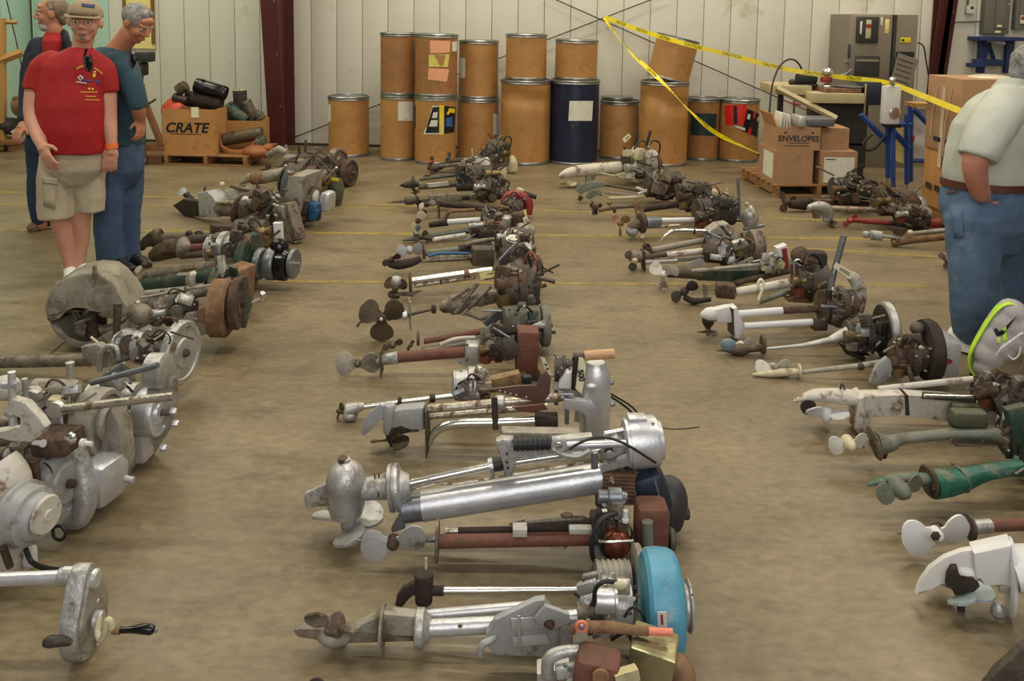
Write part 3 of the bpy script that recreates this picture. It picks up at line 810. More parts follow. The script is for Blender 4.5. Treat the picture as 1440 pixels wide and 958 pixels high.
t.disc('strap_eye', 'orange_paint', (818, 879, -.045), 'y', 9, 5, st)
t.bolts('zinc', [(818, 879)], 4, '-y', -.055, st, 4)
t.plate('mount_casting', 'alum', [(755, 935), (800, 925), (815, 958), (815, 990), (755, 990)], 30, .02, 3)
t.tube('clamp_arm', 'alum', [(770, 950, -.05), (772, 925, -.05), (790, 915, -.05), (815, 912, -.05)], [9, 9, 8, 7], sm=True)
t.drop()

# -- blue shroud motor
t = motor('outboard motor with round sky-blue flywheel shroud and grey transom bracket', (465, 915), (932, 926), ROW_C)
t.prop('alum_dirty', (472, 880), (0.2, .75, .65), 46, 3, 155, hub=13, wide=.5)
g = t.ball('gear_case', 'alum_dull', (470, 893), (26, 20, 13), rot=(0, 6, 0))
t.plate('skeg', 'alum_dirty', [(414, 884), (425, 880), (455, 884), (470, 880), (500, 888), (592, 893), (592, 898), (480, 901), (450, 897), (420, 892)], 12, 0, 1.5)
t.plate('gear_housing', 'alum_dull', [(500, 878), (540, 858), (588, 862), (588, 896), (500, 898)], 18, .01, 3)
t.disc('cavitation_plate', 'alum_dull', (538, 886), 'x', 33, 3.5)
t.lathe('swivel_collar', 'alum', (591, 884), 'x', [(-8, 18), (-5, 26), (5, 26), (9, 20), (14, 16)])
t.tube('exhaust_tube', 'alum_clean', [(600, 866, .06), (760, 852, .06)], 8)
t.tube('drive_tube', 'alum_clean', [(600, 884), (700, 879), (830, 868)], 11.5, seg=16)
t.bolts('brass', [(647, 880)], 3, '-y', -.025)
b = t.plate('transom_bracket', 'grey_paint', [(684, 888), (692, 880), (696, 869), (752, 842), (766, 840), (773, 856), (798, 868), (806, 890), (804, 918), (796, 922), (700, 918), (686, 908)], 12, -.06, 2)
t.plate('bracket_window', 'alum_clean', [(718, 870), (770, 866), (772, 884), (720, 888)], 3, -.075, .5, b)
t.plate('bracket_window', 'alum_clean', [(720, 896), (768, 891), (774, 906), (722, 910)], 3, -.075, .5, b)
t.plate('bracket_rib', 'grey_paint', [(727, 866), (732, 866), (733, 911), (728, 911)], 3, -.08, .5, b)
t.tube('tilt_hook', 'grey_paint', [(697, 895, -.07), (688, 902, -.08), (678, 908, -.085), (675, 922, -.085)], [4, 5, 5, 4], b, sm=True)
t.tube('tilt_bolt', 'rust', [(757, 868, -.07), (776, 880, -.11)], 6, b)
t.plate('pivot_arm', 'grey_paint', [(752, 868), (766, 850), (800, 862), (802, 874), (778, 884), (758, 880)], 8, -.095, 2)
t.tube('clamp_yoke', 'alum', [(795, 870, -.08), (796, 905, -.08), (790, 920, -.08), (770, 930, -.08)], [8, 10, 9, 7], sm=True)
head(t, 855, 852, 105, 100, 'silver', 11, dense=1.6)
t.lathe('float_chamber', 'alum_clean', (848, 846, -.10), 'x', [(-10, 14), (-9, 16), (14, 16), (15, 19), (18, 19), (18, 8)])
t.tube('ignition_lead', 'rubber', [(835, 850, -.1), (838, 828, -.12), (852, 818, -.12), (875, 822, -.11)], 3, sm=True)
t.tube('ignition_lead', 'rubber', [(860, 900, -.1), (880, 890, -.12), (890, 905, -.11)], 2.4, sm=True)
t.ball('wing_nut', 'cream', (872, 824, -.13), (9, 4, 6))
for px in ((820, 815), (838, 826), (893, 826), (896, 838), (842, 862), (886, 862), (870, 880)):
    t.bolts('rust', [px], 3, '-y', -.11)
sh = t.lathe('flywheel_shroud', 'blue_enamel', (930, 852), 'x', [(-25, 40), (-25, 66), (-20, 72), (-8, 74), (10, 73), (19, 69), (24, 60), (25, 40)], None, 44)
t.plate('shroud_decal', 'white_clean', [(924, 861), (937, 861), (938, 882), (925, 882)], 1, -.132, 0, sh)
t.plate('decal_stripe', 'red_paint', [(929, 865), (932, 865), (933, 879), (930, 879)], 1, -.134, 0, sh)
f = t.lathe('starter_pulley', 'alum', (955, 852), 'x', [(0, 20), (2, 32), (6, 34), (7, 28), (10, 28), (12, 34), (15, 33), (16, 12), (20, 10), (20, 0)], None, 32)
t.bolts('rust', [(972, 838), (972, 852), (970, 868)], 3, 'x', -.03, f)
t.drop()

# -- brown gear case on a long chrome shaft
t = motor('slim motor with dark brown gear case on a long bright chrome shaft', (596, 858), (860, 856), ROW_C)
g = t.lathe('gear_case', 'rust_dark', (596, 850), 'z', [(0, 8), (4, 12), (40, 13.5), (46, 12), (48, 8), (48, 0)], None, 18)
t.plate('skeg', 'rust_dark', [(556, 850), (558, 838), (566, 826), (578, 819), (586, 818), (586, 834), (574, 838), (566, 852)], 9, 0, 2, g)
t.tube('prop_shaft', 'zinc', [(594, 850), (592, 857)], 5, g); t.tube('vent_pin', 'cream', [(599, 800), (599, 785)], 1.6, g)
t.tube('shaft_socket', 'rust_dark', [(606, 831), (624, 831)], 7)
t.tube('drive_tube', 'chrome', [(622, 831), (832, 830)], 5, seg=14)
fins(t, 'cylinder', 'alum_dull', (838, 815), 'x', 26, 6, 8, .93)
t.tube('intake_pipe', 'alum', [(822, 812), (850, 806, -.03)], 5)
flywheel(t, (897, 806), 38, 10, 'alum_dull')
t.drop()

# -- rust-red tube motor with grey two-blade propeller
t = motor('rust-red tube outboard motor with pale two-blade propeller and copper float bowl', (550, 796), (905, 798), ROW_C)
t.prop('grey_paint', (553, 770, -.02), '-y', 46, 2, 12, hub=9, hubmat='rust', wide=.85)
t.tube('cotter_pin', 'zinc', [(502, 766), (525, 766)], 1.6)
t.tube('prop_shaft', 'zinc', [(575, 766), (614, 765)], 4)
t.disc('cavitation_plate', 'alum_dirty', (615, 767), 'x', 28, 4)
t.tube('drive_tube', 'rust_red', [(616, 768), (860, 763)], 9.5, seg=16)
t.tube('exhaust_tube', 'rust_dark', [(640, 753, .04), (850, 749, .04)], 5)
t.tube('tube_end', 'chrome_worn', [(626, 753, .04), (644, 752.8, .04)], 5.5)
t.plate('tube_strap', 'white_chip', [(721, 746), (741, 746), (741, 757), (721, 757)], 18, -.005, 1)
tp = t.plate('tilt_plate', 'iron', [(716, 744), (740, 739), (820, 733), (834, 740), (826, 747), (720, 748)], 10, .02, 2)
t.plate('plate_edge', 'chrome_worn', [(738, 738), (800, 732), (802, 736), (740, 741)], 4, 0, 0, tp)
t.ball('tilt_knob', 'iron', (797, 731, .0), (9, 5, 4), tp)
t.plate('lower_fin', 'white_chip', [(755, 772), (800, 771), (795, 777), (765, 776)], 4, .02)
t.box('bracket_block', 'white_chip', (816, 751, -.03), (32, 12, 9), (0, 0, 0), 2)
head(t, 858, 752, 70, 88, 'mixed', 21)
t.ball('float_bowl', 'copper', (866, 769, -.06), 21)
t.lathe('float_cap', 'rust', (874, 752, -.06), 'z', [(0, 7), (10, 7), (12, 4)], None, 10)
t.tube('fuel_pipe', 'chrome', [(842, 768, -.1), (858, 769, -.115), (890, 767, -.1)], 2.2)
t.tube('fuel_hose', 'rubber', [(868, 728, -.08), (845, 738, -.1), (833, 765, -.11), (834, 792, -.1), (850, 800, -.08), (878, 798, -.06)], 3.6, sm=True)
t.tube('fuel_hose', 'rubber', [(858, 726, -.06), (848, 745, -.08), (846, 775, -.08), (860, 796, -.06)], 3.2, sm=True)
t.lathe('spark_plug', 'white_clean', (879, 740, -.07), 'z', [(0, 5), (4, 5), (5, 3.5), (16, 3.5)], None, 10)
cb = t.lathe('carburetor', 'zinc', (863, 705, -.04), 'x', [(-22, 5), (-21, 9), (-8, 8), (-7, 12), (10, 12), (11, 8), (18, 6)], None, 12)
t.lathe('carburetor_bowl', 'chrome_worn', (866, 718, -.04), 'z', [(-10, 8), (-8, 11), (6, 11), (8, 14), (12, 14)], cb, 14)
tk = t.box('fuel_tank', 'rust_red', (915, 752, .02), (46, 44, 86), (0, 0, 0), 9)
t.tube('tiller_handle', 'sage', [(910, 740, -.05), (911, 792, -.06)], 8, None, 14)
t.disc('starter_pulley', 'iron', (944, 765, .02), 'x', 16, 8)
t.drop()

# -- big bare aluminium motor
t = motor('largest bare aluminium outboard motor with domed gear case and thick silver exhaust tube', (490, 762), (935, 754), ROW_C)
g = t.lathe('gear_case', 'alum', (487, 727), 'z', [(0, 17), (3, 22), (14, 25), (16, 26), (44, 27), (46, 28), (56, 27), (68, 22), (76, 13), (79, 6), (83, 6), (84, 0)], None, 26)
t.lathe('drain_plug', 'bronze', (482, 648), 'z', [(-3, 7), (2, 7), (4, 4)], g, 8)
t.plate('skeg', 'alum', [(428, 702), (430, 694), (462, 679), (468, 712), (430, 714)], 9, 0, 2, g)
t.prop('alum', (490, 738), '-z', 54, 3, 48, hub=11, wide=.8, pitch=14, hublen=24)
t.tube('gear_neck', 'alum', [(505, 690), (535, 688), (552, 684)], [15, 16, 20], seg=18)
for k, px in enumerate(((527, 672), (533, 671), (532, 697), (540, 696))):
    t.box('water_slot', 'grease', (px[0], px[1], -.035), (2, 3, 7), (0, 0, 0), .3)
t.lathe('joint_flange', 'alum', (555, 688), (1, 0, .12), [(-9, 24), (-7, 31), (-2, 32), (-1, 29), (1, 29), (2, 32), (7, 31), (10, 22), (22, 15)], None, 28)
t.plate('trim_fin', 'zinc', [(564, 720), (572, 722), (570, 744), (552, 750), (550, 745)], 6, -.03, 1)
t.tube('driveshaft_tube', 'chrome', [(572, 683), (690, 657), (855, 632)], 5.5, seg=14)
t.tube('rubber_collar', 'rubber', [(690, 657), (722, 650)], 9.5, seg=14)
t.tube('clamp_ring', 'alum_clean', [(688, 657.5), (694, 656)], 10.5, seg=14); t.tube('ring_bolt', 'chrome', [(692, 660, -.03), (694, 674, -.03)], 2.5)
t.tube('shift_rod', 'chrome_worn', [(570, 694), (598, 686), (612, 682), (626, 682), (640, 683), (820, 653)], 2, seg=8)
t.tube('exhaust_collar', 'zinc', [(566, 718), (598, 714)], 19, seg=20)
t.tube('exhaust_tube', 'alum_clean', [(594, 714), (852, 673)], 20.5, seg=26)
b = t.plate('transom_bracket', 'alum', [(698, 620), (706, 616), (722, 617), (722, 626), (800, 616), (832, 612), (834, 630), (760, 640), (724, 643), (720, 668), (709, 671), (707, 640), (699, 634)], 14, -.03, 2.5)
t.box('bracket_top', 'alum_dull', (760, 611, .03), (110, 20, 10), (0, 2, 0), 2, b)
t.bolts('grease', [(713, 652), (714, 660), (713, 640)], 1.8, '-y', -.05, b)
t.tube('grip', 'rubber', [(722, 627, -.06), (776, 625, -.06)], 8.5, None, 12)
for k in range(7): t.disc('grip_ring', 'rubber', (728 + 7 * k, 626.8 - .25 * k, -.06), 'x', 9.6, 3.2)
t.tube('tiller_arm', 'alum_clean', [(776, 629, -.06), (880, 626, -.06)], 5, None, 12)
t.disc('tiller_pivot', 'alum_clean', (786, 628, -.075), 'y', 11, 8); t.bolts('chrome', [(786, 628)], 5, '-y', -.09)
t.tube('throttle_loop', 'alum', [(776, 632, -.08), (790, 641, -.08), (812, 644, -.08), (830, 636, -.08)], 3.5, sm=True)
t.tube('throttle_cable', 'rubber', [(800, 634, -.1), (822, 622, -.1), (848, 617, -.1), (878, 626, -.12), (922, 653, -.1)], 1.8, sm=True)
t.plate('swivel_casting', 'alum', [(843, 650), (850, 618), (866, 610), (880, 618), (892, 640), (880, 652), (850, 662)], 26, .0, 3)
t.bolts('grease', [(856, 636)], 7, '-y', -.05); t.ball('pivot_boss', 'alum', (856, 637, -.04), (11, 8, 11))
t.tube('pinch_bolt', 'zinc', [(836, 638, -.04), (836, 660, -.04)], 5)
t.plate('lower_arm', 'alum', [(842, 655), (884, 644), (894, 632), (898, 640), (886, 655), (845, 665)], 10, -.05, 2)
t.box('cooling_fins', 'rust', (866, 674, -.005), (42, 46, 40), (0, 4, 0), 2)
for k in range(7): t.box('fin', 'rust_orange', (867, 658 + 5.2 * k, -.008), (44, 50, 1.6), (0, 4, 0), .3)
m_ = t.lathe('magneto_drum', 'alum_clean', (904, 623), (1, 0, .08), [(-27, 26), (-25, 33), (-20, 33), (-20, 35), (16, 35), (20, 33), (21, 27), (26, 26), (28, 20), (28, 0)], None, 32)
t.box('drum_lug', 'alum_clean', (895, 590, 0), (26, 20, 8), (0, 0, 0), 2, m_); t.bolts('chrome', [(918, 598), (919, 640)], 2.5, '-y', -.07, m_)
t.tube('stud', 'chrome', [(850, 612), (880, 606)], 3.5)
t.box('tank_neck', 'navy', (915, 688, .0), (44, 50, 62), (0, -18, 0), 10)
tk = t.ball('fuel_tank', 'charcoal', (938, 712, .02), (29, 30, 42), rot=(0, 8, 0), seg=24, label='dark rubbery rounded tank')
t.box('tank_body', 'charcoal', (940, 714, .02), (48, 48, 68), (0, 6, 0), 18, tk)
t.tube('tank_seam', 'zinc', [(920, 676, -.055), (926, 700, -.062), (928, 735, -.06)], 1.6, tk, sm=True)
t.disc('filler_cap', 'charcoal', (965, 724, .02), 'x', 9, 8, tk)
head(t, 868, 690, 60, 70, 'silver', 33, .03)
t.drop()

# -- silver tank motor with three bright tubes
t = motor('outboard motor with upright silver tank, light wooden grip and hooked exhaust pipe', (548, 632), (840, 640), ROW_C)
g = t.lathe('gear_case', 'grey_paint', (548, 612), 'z', [(0, 7), (3, 9), (36, 9.5), (42, 7.5), (44, 4), (45, 0)], None, 16)
t.plate('skeg', 'grey_paint', [(508, 613), (510, 600), (518, 584), (534, 571), (541, 573), (541, 590), (530, 596), (514, 614)], 5, 0, 1, g)
t.plate('gear_neck', 'grey_paint', [(556, 577), (562, 574), (597, 571), (598, 603), (560, 604), (552, 600)], 22, 0, 4)
t.plate('oil_stain', 'grease', [(552, 600), (566, 596), (578, 602), (590, 605), (570, 606), (560, 612), (548, 610)], 22.5, 0, 1)
t.lathe('hub', 'grease', (551, 612), '-z', [(0, 9), (8, 8), (14, 4), (19, 3)], None, 12)
t.prop('bronze', (551, 621), '-z', 30, 3, 10, hub=6, wide=.8, pitch=16, hubmat='grease')
t.plate('cavitation_plate', 'iron', [(600, 572), (602, 572), (603, 636), (601, 636)], 44, 0)
t.tube('drive_tube', 'chrome_worn', [(602, 578), (692, 570), (800, 560)], 6.2, seg=14)
t.tube('water_tube', 'chrome_worn', [(604, 588, .05), (770, 574, .05)], 5, seg=12)
t.tube('exhaust_tube', 'chrome', [(604, 627, -.05), (610, 613, -.05), (624, 603, -.05), (648, 598, -.05), (700, 597, -.05), (752, 595, -.05)], [3.2, 5.2, 6.4, 6.8, 7, 7], sm=True, seg=14)
t.tube('tube_band', 'rust_dark', [(695, 562, -.03), (697, 607, -.07)], 4.5); t.disc('tube_flange', 'alum', (703, 569), 'x', 10, 14)
t.plate('curved_bracket', 'leather', [(690, 549), (727, 545), (755, 545), (760, 528), (768, 524), (775, 534), (773, 556), (766, 565), (752, 567), (727, 561), (692, 551)], 5, -.045, 1)
t.bolts('white_clean', [(703, 552), (710, 554), (718, 556), (726, 558), (740, 561)], 1.3, '-y', -.05, ln=1)
t.plate('lower_bracket', 'rust_red', [(720, 575), (765, 570), (768, 577), (750, 583), (728, 580)], 5, -.03, 1)
t.box('mount_block', 'rust_dark', (768, 600, -.02), (32, 28, 26), (0, 0, 0), 2)
for (cx, cy, dd) in ((800, 565, .06), (815, 592, -.05)):
    k_ = cclamp(t, cx, cy, 50, 56, 'alum_clean', dd, 1, 'zinc', 10, 6)
tk = t.tube('fuel_tank', 'alum_clean', [(838, 512), (838, 530), (837, 570), (836, 606), (834, 622)], [12, 20, 22, 21, 16], None, 22, sm=True)
t.ball('tank_dent', 'alum_clean', (832, 548, -.055), (8, 3, 6), tk)
t.bolts('zinc', [(857, 540, 0), (859, 570, 0)], 4, 'x', 0, tk, 6)
t.tube('tiller_grip', 'wood_handle', [(822, 503, -.02), (864, 500, -.02)], 6.8, None, 14)
t.tube('tiller_rod', 'iron', [(806, 503, -.02), (822, 503, -.02)], 4)
t.tube('throttle_stem', 'grease', [(810, 505, -.01), (808, 550, -.01)], 4.5)
t.plate('white_cover', 'white_clean', [(786, 540), (796, 524), (804, 522), (803, 546), (786, 546)], 18, 0, 2)
head(t, 794, 528, 30, 38, 'dark', 44, .06)
k_ = tagcard(t, [(814, 505), (820, 506), (824, 520), (822, 535), (818, 557), (809, 549), (814, 528)], -.075, words=False); TAG500 = (t, k_)
t.tube('ignition_lead', 'rubber', [(858, 560, .06), (880, 575, .1), (895, 590, .12)], 1.6, sm=True); t.tube('ignition_lead', 'grease', [(900, 590, .12), (930, 604, .14), (956, 606, .14), (984, 603, .14)], .9, sm=True); t.tube('ignition_lead', 'rubber', [(858, 556, .06), (890, 576, .12), (902, 596, .14)], 1.4, sm=True)
t.drop()

# -- slim chrome-shaft motor behind it
t = motor('slim motor with small bulb gear case and chrome shaft behind the hooked exhaust', (490, 592), (680, 584), ROW_C)
t.ball('gear_case', 'alum', (492, 584), (11, 9, 8)); t.tube('gear_neck', 'alum', [(488, 576), (506, 572), (512, 571)], [9, 7, 4.5])
t.prop('bronze', (478, 578), (-1, -.2, .2), 16, 2, 60, hub=4)
t.tube('drive_tube', 'chrome', [(510, 572), (556, 566), (606, 560), (650, 555)], 3.7, seg=12)
t.disc('tube_clamp', 'rust_dark', (562, 565.5), 'x', 7, 6); t.disc('tube_clamp', 'rubber', (608, 560), 'x', 6, 8)
head(t, 664, 546, 56, 46, 'silver', 55)
t.plate('cowl_half', 'alum', [(634, 545), (640, 528), (668, 520), (682, 526), (690, 540), (688, 556), (650, 562), (638, 558)], 26, .02, 4)
t.tube('cable', 'rubber', [(640, 555, -.05), (645, 540, -.055), (664, 533, -.055), (684, 538, -.05)], 1.8, sm=True)
t.plate('wood_wedge', 'wood_old', [(686, 532), (730, 522), (734, 536), (735, 546), (692, 549)], 16, .03, 1)
t.box('control_knob', 'rubber', (741, 534, -.01), (14, 12, 14), (0, 0, 0), 4)
t.drop()

# -- rust-red tube, red tank
t = motor('rust-red tube motor with two round white blades and brick-red box tank', (500, 530), (742, 530), ROW_C)
t.prop('alum_dull', (503, 515, -.01), '-y', 31, 2, 2, hub=5, hubmat='bronze', wide=1.0)
t.plate('cavitation_plate', 'iron', [(535, 493), (537, 493), (538, 529), (536, 529)], 30, 0)
t.tube('tube_socket', 'alum', [(530, 512), (545, 508), (560, 506)], [6, 8, 9], seg=14)
t.tube('drive_tube', 'rust_red', [(558, 506), (656, 498)], 7.6, seg=14)
f_ = t.box('tube_flange', 'alum', (666, 498), (24, 24, 26), (0, 4, 0), 2); t.bolts('iron', [(657, 488), (675, 488), (657, 509), (675, 509)], 1.8, '-y', -.04, f_)
head(t, 702, 492, 56, 50, 'dark', 66)
w_ = t.lathe('magneto', 'iron', (712, 493, -.05), '-y', [(0, 15), (3, 17), (5, 14), (6, 9), (9, 9), (10, 4), (10, 0)], None, 22)
t.plate('fin_blade', 'alum', [(640, 512), (668, 508), (680, 512), (660, 520)], 4, -.03)
t.box('fuel_tank', 'rust_red', (741, 493, .0), (31, 34, 58), (0, 2, 0), 4)
t.plate('tank_bracket', 'rust', [(727, 514), (752, 516), (760, 526), (758, 537), (744, 534), (740, 524), (728, 522)], 12, -.03, 1)
tagcard(t, [(760, 505), (766, 507), (776, 530), (770, 532)], -.03)
t.drop()

# -- thin tubes with round green-grey flywheel
t = motor('motor with thin rust tube, grey straight handle and upright grey-green flywheel', (560, 498), (765, 492), ROW_C)
t.prop('bronze', (552, 484), '-y', 15, 2, 20, hub=5); t.prop('iron', (577, 485, .02), (-.3, -1, 0), 9, 2, 60, hub=3)
t.disc('cavitation_plate', 'iron', (588, 475), 'x', 10, 4)
t.tube('drive_tube', 'rust_red', [(596, 479), (692, 463)], 4.2); t.tube('exhaust_tube', 'alum_dull', [(592, 492), (640, 484), (675, 477)], 4.4)
t.tube('bent_pipe', 'white_chip', [(620, 484, -.03), (640, 476, -.04), (668, 474, -.03)], 3, sm=True)
t.tube('tiller_handle', 'zinc', [(690, 463, -.05), (752, 456, -.05)], 4.8, None, 12)
head(t, 735, 458, 62, 52, 'olive', 77)
flywheel(t, (766, 457), 29, 12, 'sage', 'rust'); t.plate('magneto_arc', 'cream', [(728, 440), (744, 432), (758, 446), (750, 452), (740, 444)], 8, -.04, 1)
t.drop()

# -- three-blade propeller with ornate bracket
t = motor('motor with bare three-blade bronze propeller on a thin shaft and ribbed silver bracket', (540, 478), (735, 466), ROW_C)
t.prop('bronze', (537, 447, -.02), '-y', 33, 3, -90, hub=7, hubmat='rust', wide=.95)
t.bolts('white_clean', [(536, 448)], 2.4, '-y', -.06); t.tube('tiller_tip', 'iron', [(502, 459), (507, 452), (515, 452)], 1.6)
t.tube('prop_shaft', 'iron', [(545, 449), (572, 443), (614, 433)], 2)
t.disc('thrust_collar', 'alum_clean', (569, 443), 'x', 6.5, 8); t.plate('cavitation_plate', 'alum_dull', [(575, 421), (577, 421), (578, 460), (576, 460)], 24, 0)
t.disc('shaft_clamp', 'rust', (610, 434), 'x', 6.5, 6)
t.lathe('swivel_housing', 'alum_dirty', (618, 432), (1, 0, .16), [(0, 4), (5, 9), (12, 10), (16, 14), (30, 15), (36, 10), (52, 9), (56, 11), (84, 10)], None, 18)
for a, b_ in (((640, 440), (672, 398)), ((650, 442), (690, 402)), ((634, 420), (660, 404))):
    t.tube('bracket_rib', 'alum_dirty', [(a[0], a[1], -.05), (b_[0], b_[1], -.03)], 3)
t.tube('bracket_strut', 'alum_dirty', [(655, 440, -.05), (676, 448, -.05), (694, 441, -.05)], 2.6)
t.plate('cast_fin', 'zinc', [(678, 452), (692, 440), (704, 432), (708, 442), (698, 452), (684, 458)], 8, -.05, 1)
head(t, 730, 412, 62, 72, 'brown', 88, dense=1.4)
t.tube('ignition_lead', 'grease', [(708, 420, -.06), (714, 440, -.07), (716, 455, -.06)], 1.8, sm=True)
t.tube('tiller_arm', 'rust', [(745, 408, -.02), (768, 400, -.02)], 3); t.box('tiller_grip', 'rubber', (750, 424, -.02), (20, 8, 6), (0, 0, 0), 2)
t.drop()

# -- bright double tube
t = motor('motor with two parallel bright chrome tubes and a tall brown tank', (560, 420), (730, 412), ROW_C)
t.prop('rust', (556, 404, -.02), '-y', 17, 3, 20, hub=5, wide=.95); t.ball('gear_case', 'alum', (557, 395), (9, 9, 8))
t.plate('skeg', 'alum_dirty', [(548, 414), (580, 416), (594, 408), (560, 411)], 5, -.02)
t.disc('cavitation_plate', 'iron', (577, 396), 'x', 14, 3)
t.tube('drive_tube', 'chrome', [(578, 394), (692, 379)], 4.8, seg=14); t.tube('exhaust_tube', 'chrome_worn', [(582, 401), (668, 389)], 3.4)
t.disc('tube_band', 'rust_orange', (656, 384), 'x', 5.6, 8); t.disc('tube_band', 'iron', (620, 394), 'x', 5, 3)
head(t, 736, 384, 56, 46, 'dark', 91)
t.box('fuel_tank', 'rust_dark', (722, 374, -.02), (36, 34, 52), (0, -4, 0), 6)
tagcard(t, [(674, 384), (690, 381), (702, 382), (692, 390), (676, 392)], -.06, 'tag_yellow')
flywheel(t, (746, 378), 22, 10, 'alum_dirty')
t.tube('ignition_lead', 'grease', [(755, 365), (764, 376), (778, 383)], 1.3, sm=True)
t.drop()
# -- canoe shaped leg
t = motor('motor with boat-shaped blue and rust lower leg and caged crankcase', (552, 386), (735, 378), ROW_C)
t.prop('rust_dark', (550, 370), (-.4, -1, 0), 15, 2, 30, hub=4)
t.tube('gear_case', 'rust_dark', [(545, 376), (560, 377), (580, 373), (592, 368)], [3, 7, 6, 4], sm=True)
t.tube('leg_casting', 'alum_dirty', [(592, 372), (610, 369), (640, 367), (682, 365)], [3, 7, 8, 6], squash=.6)
t.tube('blue_strip', 'blue_tank', [(602, 365, -.03), (620, 361, -.03), (660, 361, -.03)], 2.2, sm=True)
fr = t.box('cage_frame', 'iron', (678, 364, -.01), (30, 26, 24), (0, 3, 0), 1)
for k in range(4): t.tube('cage_rod', 'alum_dirty', [(666 + 8 * k, 354, -.05), (667 + 8 * k, 375, -.05)], 1.2, fr)
head(t, 728, 360, 50, 40, 'mixed', 92)
t.tube('tiller_lever', 'alum', [(693, 345, -.04), (696, 372, -.04)], 2)
t.drop()
# -- grey two-blade
t = motor('motor with grey two-lobed propeller, dull green tube and black rubber tiller grip', (575, 367), (738, 360), ROW_C)
t.prop('grey_paint', (576, 350, -.02), '-y', 18, 2, 5, hub=5, wide=1.0); t.disc('cavitation_plate', 'iron', (596, 352), 'x', 11, 3)
t.tube('drive_tube', 'sage', [(597, 354), (652, 348)], 4.6); t.tube('tube_socket', 'rust_dark', [(645, 349), (662, 347)], 6.5)
t.box('crank_body', 'iron', (676, 348), (30, 26, 18), (0, 4, 0), 3)
t.tube('bracket_arm', 'alum_dirty', [(655, 342, -.03), (676, 337, -.04), (695, 335, -.03)], 3.4, sm=True)
head(t, 725, 343, 52, 40, 'mixed', 93)
t.tube('tiller_arm', 'iron', [(696, 342, -.08), (722, 347, -.08)], 3.2); t.tube('tiller_grip', 'rubber', [(718, 346, -.08), (746, 354, -.08)], 4)
t.drop()
# -- short rusty white
t = motor('small motor with short rust-streaked white tube behind the black tiller grip', (600, 350), (735, 348), ROW_C)
t.prop('bronze', (592, 338), '-y', 11, 2, 40, hub=3); t.tube('drive_tube', 'white_chip', [(608, 343), (655, 336)], 3.4)
t.tube('gear_neck', 'rust', [(595, 340), (610, 342)], 3)
head(t, 690, 332, 60, 28, 'brown', 94); t.box('fuel_tank', 'alum_dull', (738, 334), (26, 26, 26), (0, 10, 0), 6)
t.drop()
# -- green boat leg
t = motor('motor with long sage green tapering leg lying across the bright yellow floor line', (568, 342), (730, 334), ROW_C)
t.tube('leg_casting', 'green', [(566, 336), (590, 332), (630, 327), (690, 317)], [2, 5, 6, 5], squash=.7, sm=True)
t.prop('zinc', (585, 326, -.01), '-y', 12, 2, 70, hub=4); t.plate('cavitation_plate', 'sage', [(600, 322), (602, 322), (603, 338), (601, 338)], 16, 0)
t.tube('tiller_arm', 'rust_orange', [(665, 330, -.03), (700, 321, -.03)], 3)
head(t, 705, 318, 44, 34, 'olive', 95)
t.drop()
# -- white tube with silver can
t = motor('motor with clean white tube and upright silver and rust cylinders', (590, 332), (732, 340), ROW_C)
t.prop('cream', (588, 312, -.01), '-y', 15, 2, 60, hub=4, hubmat='rust', wide=.9); t.tube('gear_neck', 'rust_dark', [(604, 318), (630, 314)], [4, 5])
t.tube('drive_tube', 'white_clean', [(626, 314), (688, 310)], 4)
head(t, 692, 312, 30, 26, 'mixed', 96)
t.lathe('cylinder', 'alum', (711, 333), 'z', [(0, 8), (2, 10), (26, 10), (28, 7)], None, 16, label='silver upright can')
t.lathe('cylinder', 'rust', (728, 328), 'z', [(0, 8), (2, 9.5), (26, 9.5), (28, 7)], None, 16)
t.ball('fuel_tank', 'cream', (739, 330), (9, 10, 12)); tagcard(t, [(735, 308), (741, 305), (745, 316), (738, 318)], -.04)
t.drop()
# -- red tank
t = motor('motor with arched red tank, white propeller blade and orange-brown strut', (600, 306), (728, 306), ROW_C)
t.prop('white_chip', (600, 288, -.01), (-.6, -1, 0), 14, 2, 20, hub=4, hubmat='rust_dark'); t.prop('rust_dark', (597, 300), '-z', 11, 2, 0, hub=3)
t.plate('cavitation_plate', 'rust', [(615, 282), (618, 282), (619, 305), (616, 305)], 14, 0)
t.tube('drive_tube', 'rust_dark', [(618, 287), (660, 291), (705, 298)], 4.4)
t.tube('strut', 'rust_orange', [(627, 307, -.04), (631, 299, -.04), (640, 297, -.04), (668, 296, -.04)], 2.8)
t.tube('tank_arch', 'red_paint', [(712, 296), (711, 282), (720, 275), (736, 277), (743, 288), (742, 302)], [6, 7, 7, 7, 7, 6], sm=True, seg=14)
t.tube('tiller_grip', 'rubber', [(736, 272), (754, 278)], 3.2); t.box('filler_block', 'cream', (731, 270, .02), (10, 10, 10), (0, 20, 0), 2)
head(t, 722, 294, 34, 30, 'brown', 97); t.plate('decal', 'tag_yellow', [(727, 296), (740, 295), (741, 304), (730, 305)], 1, -.05)
t.drop()
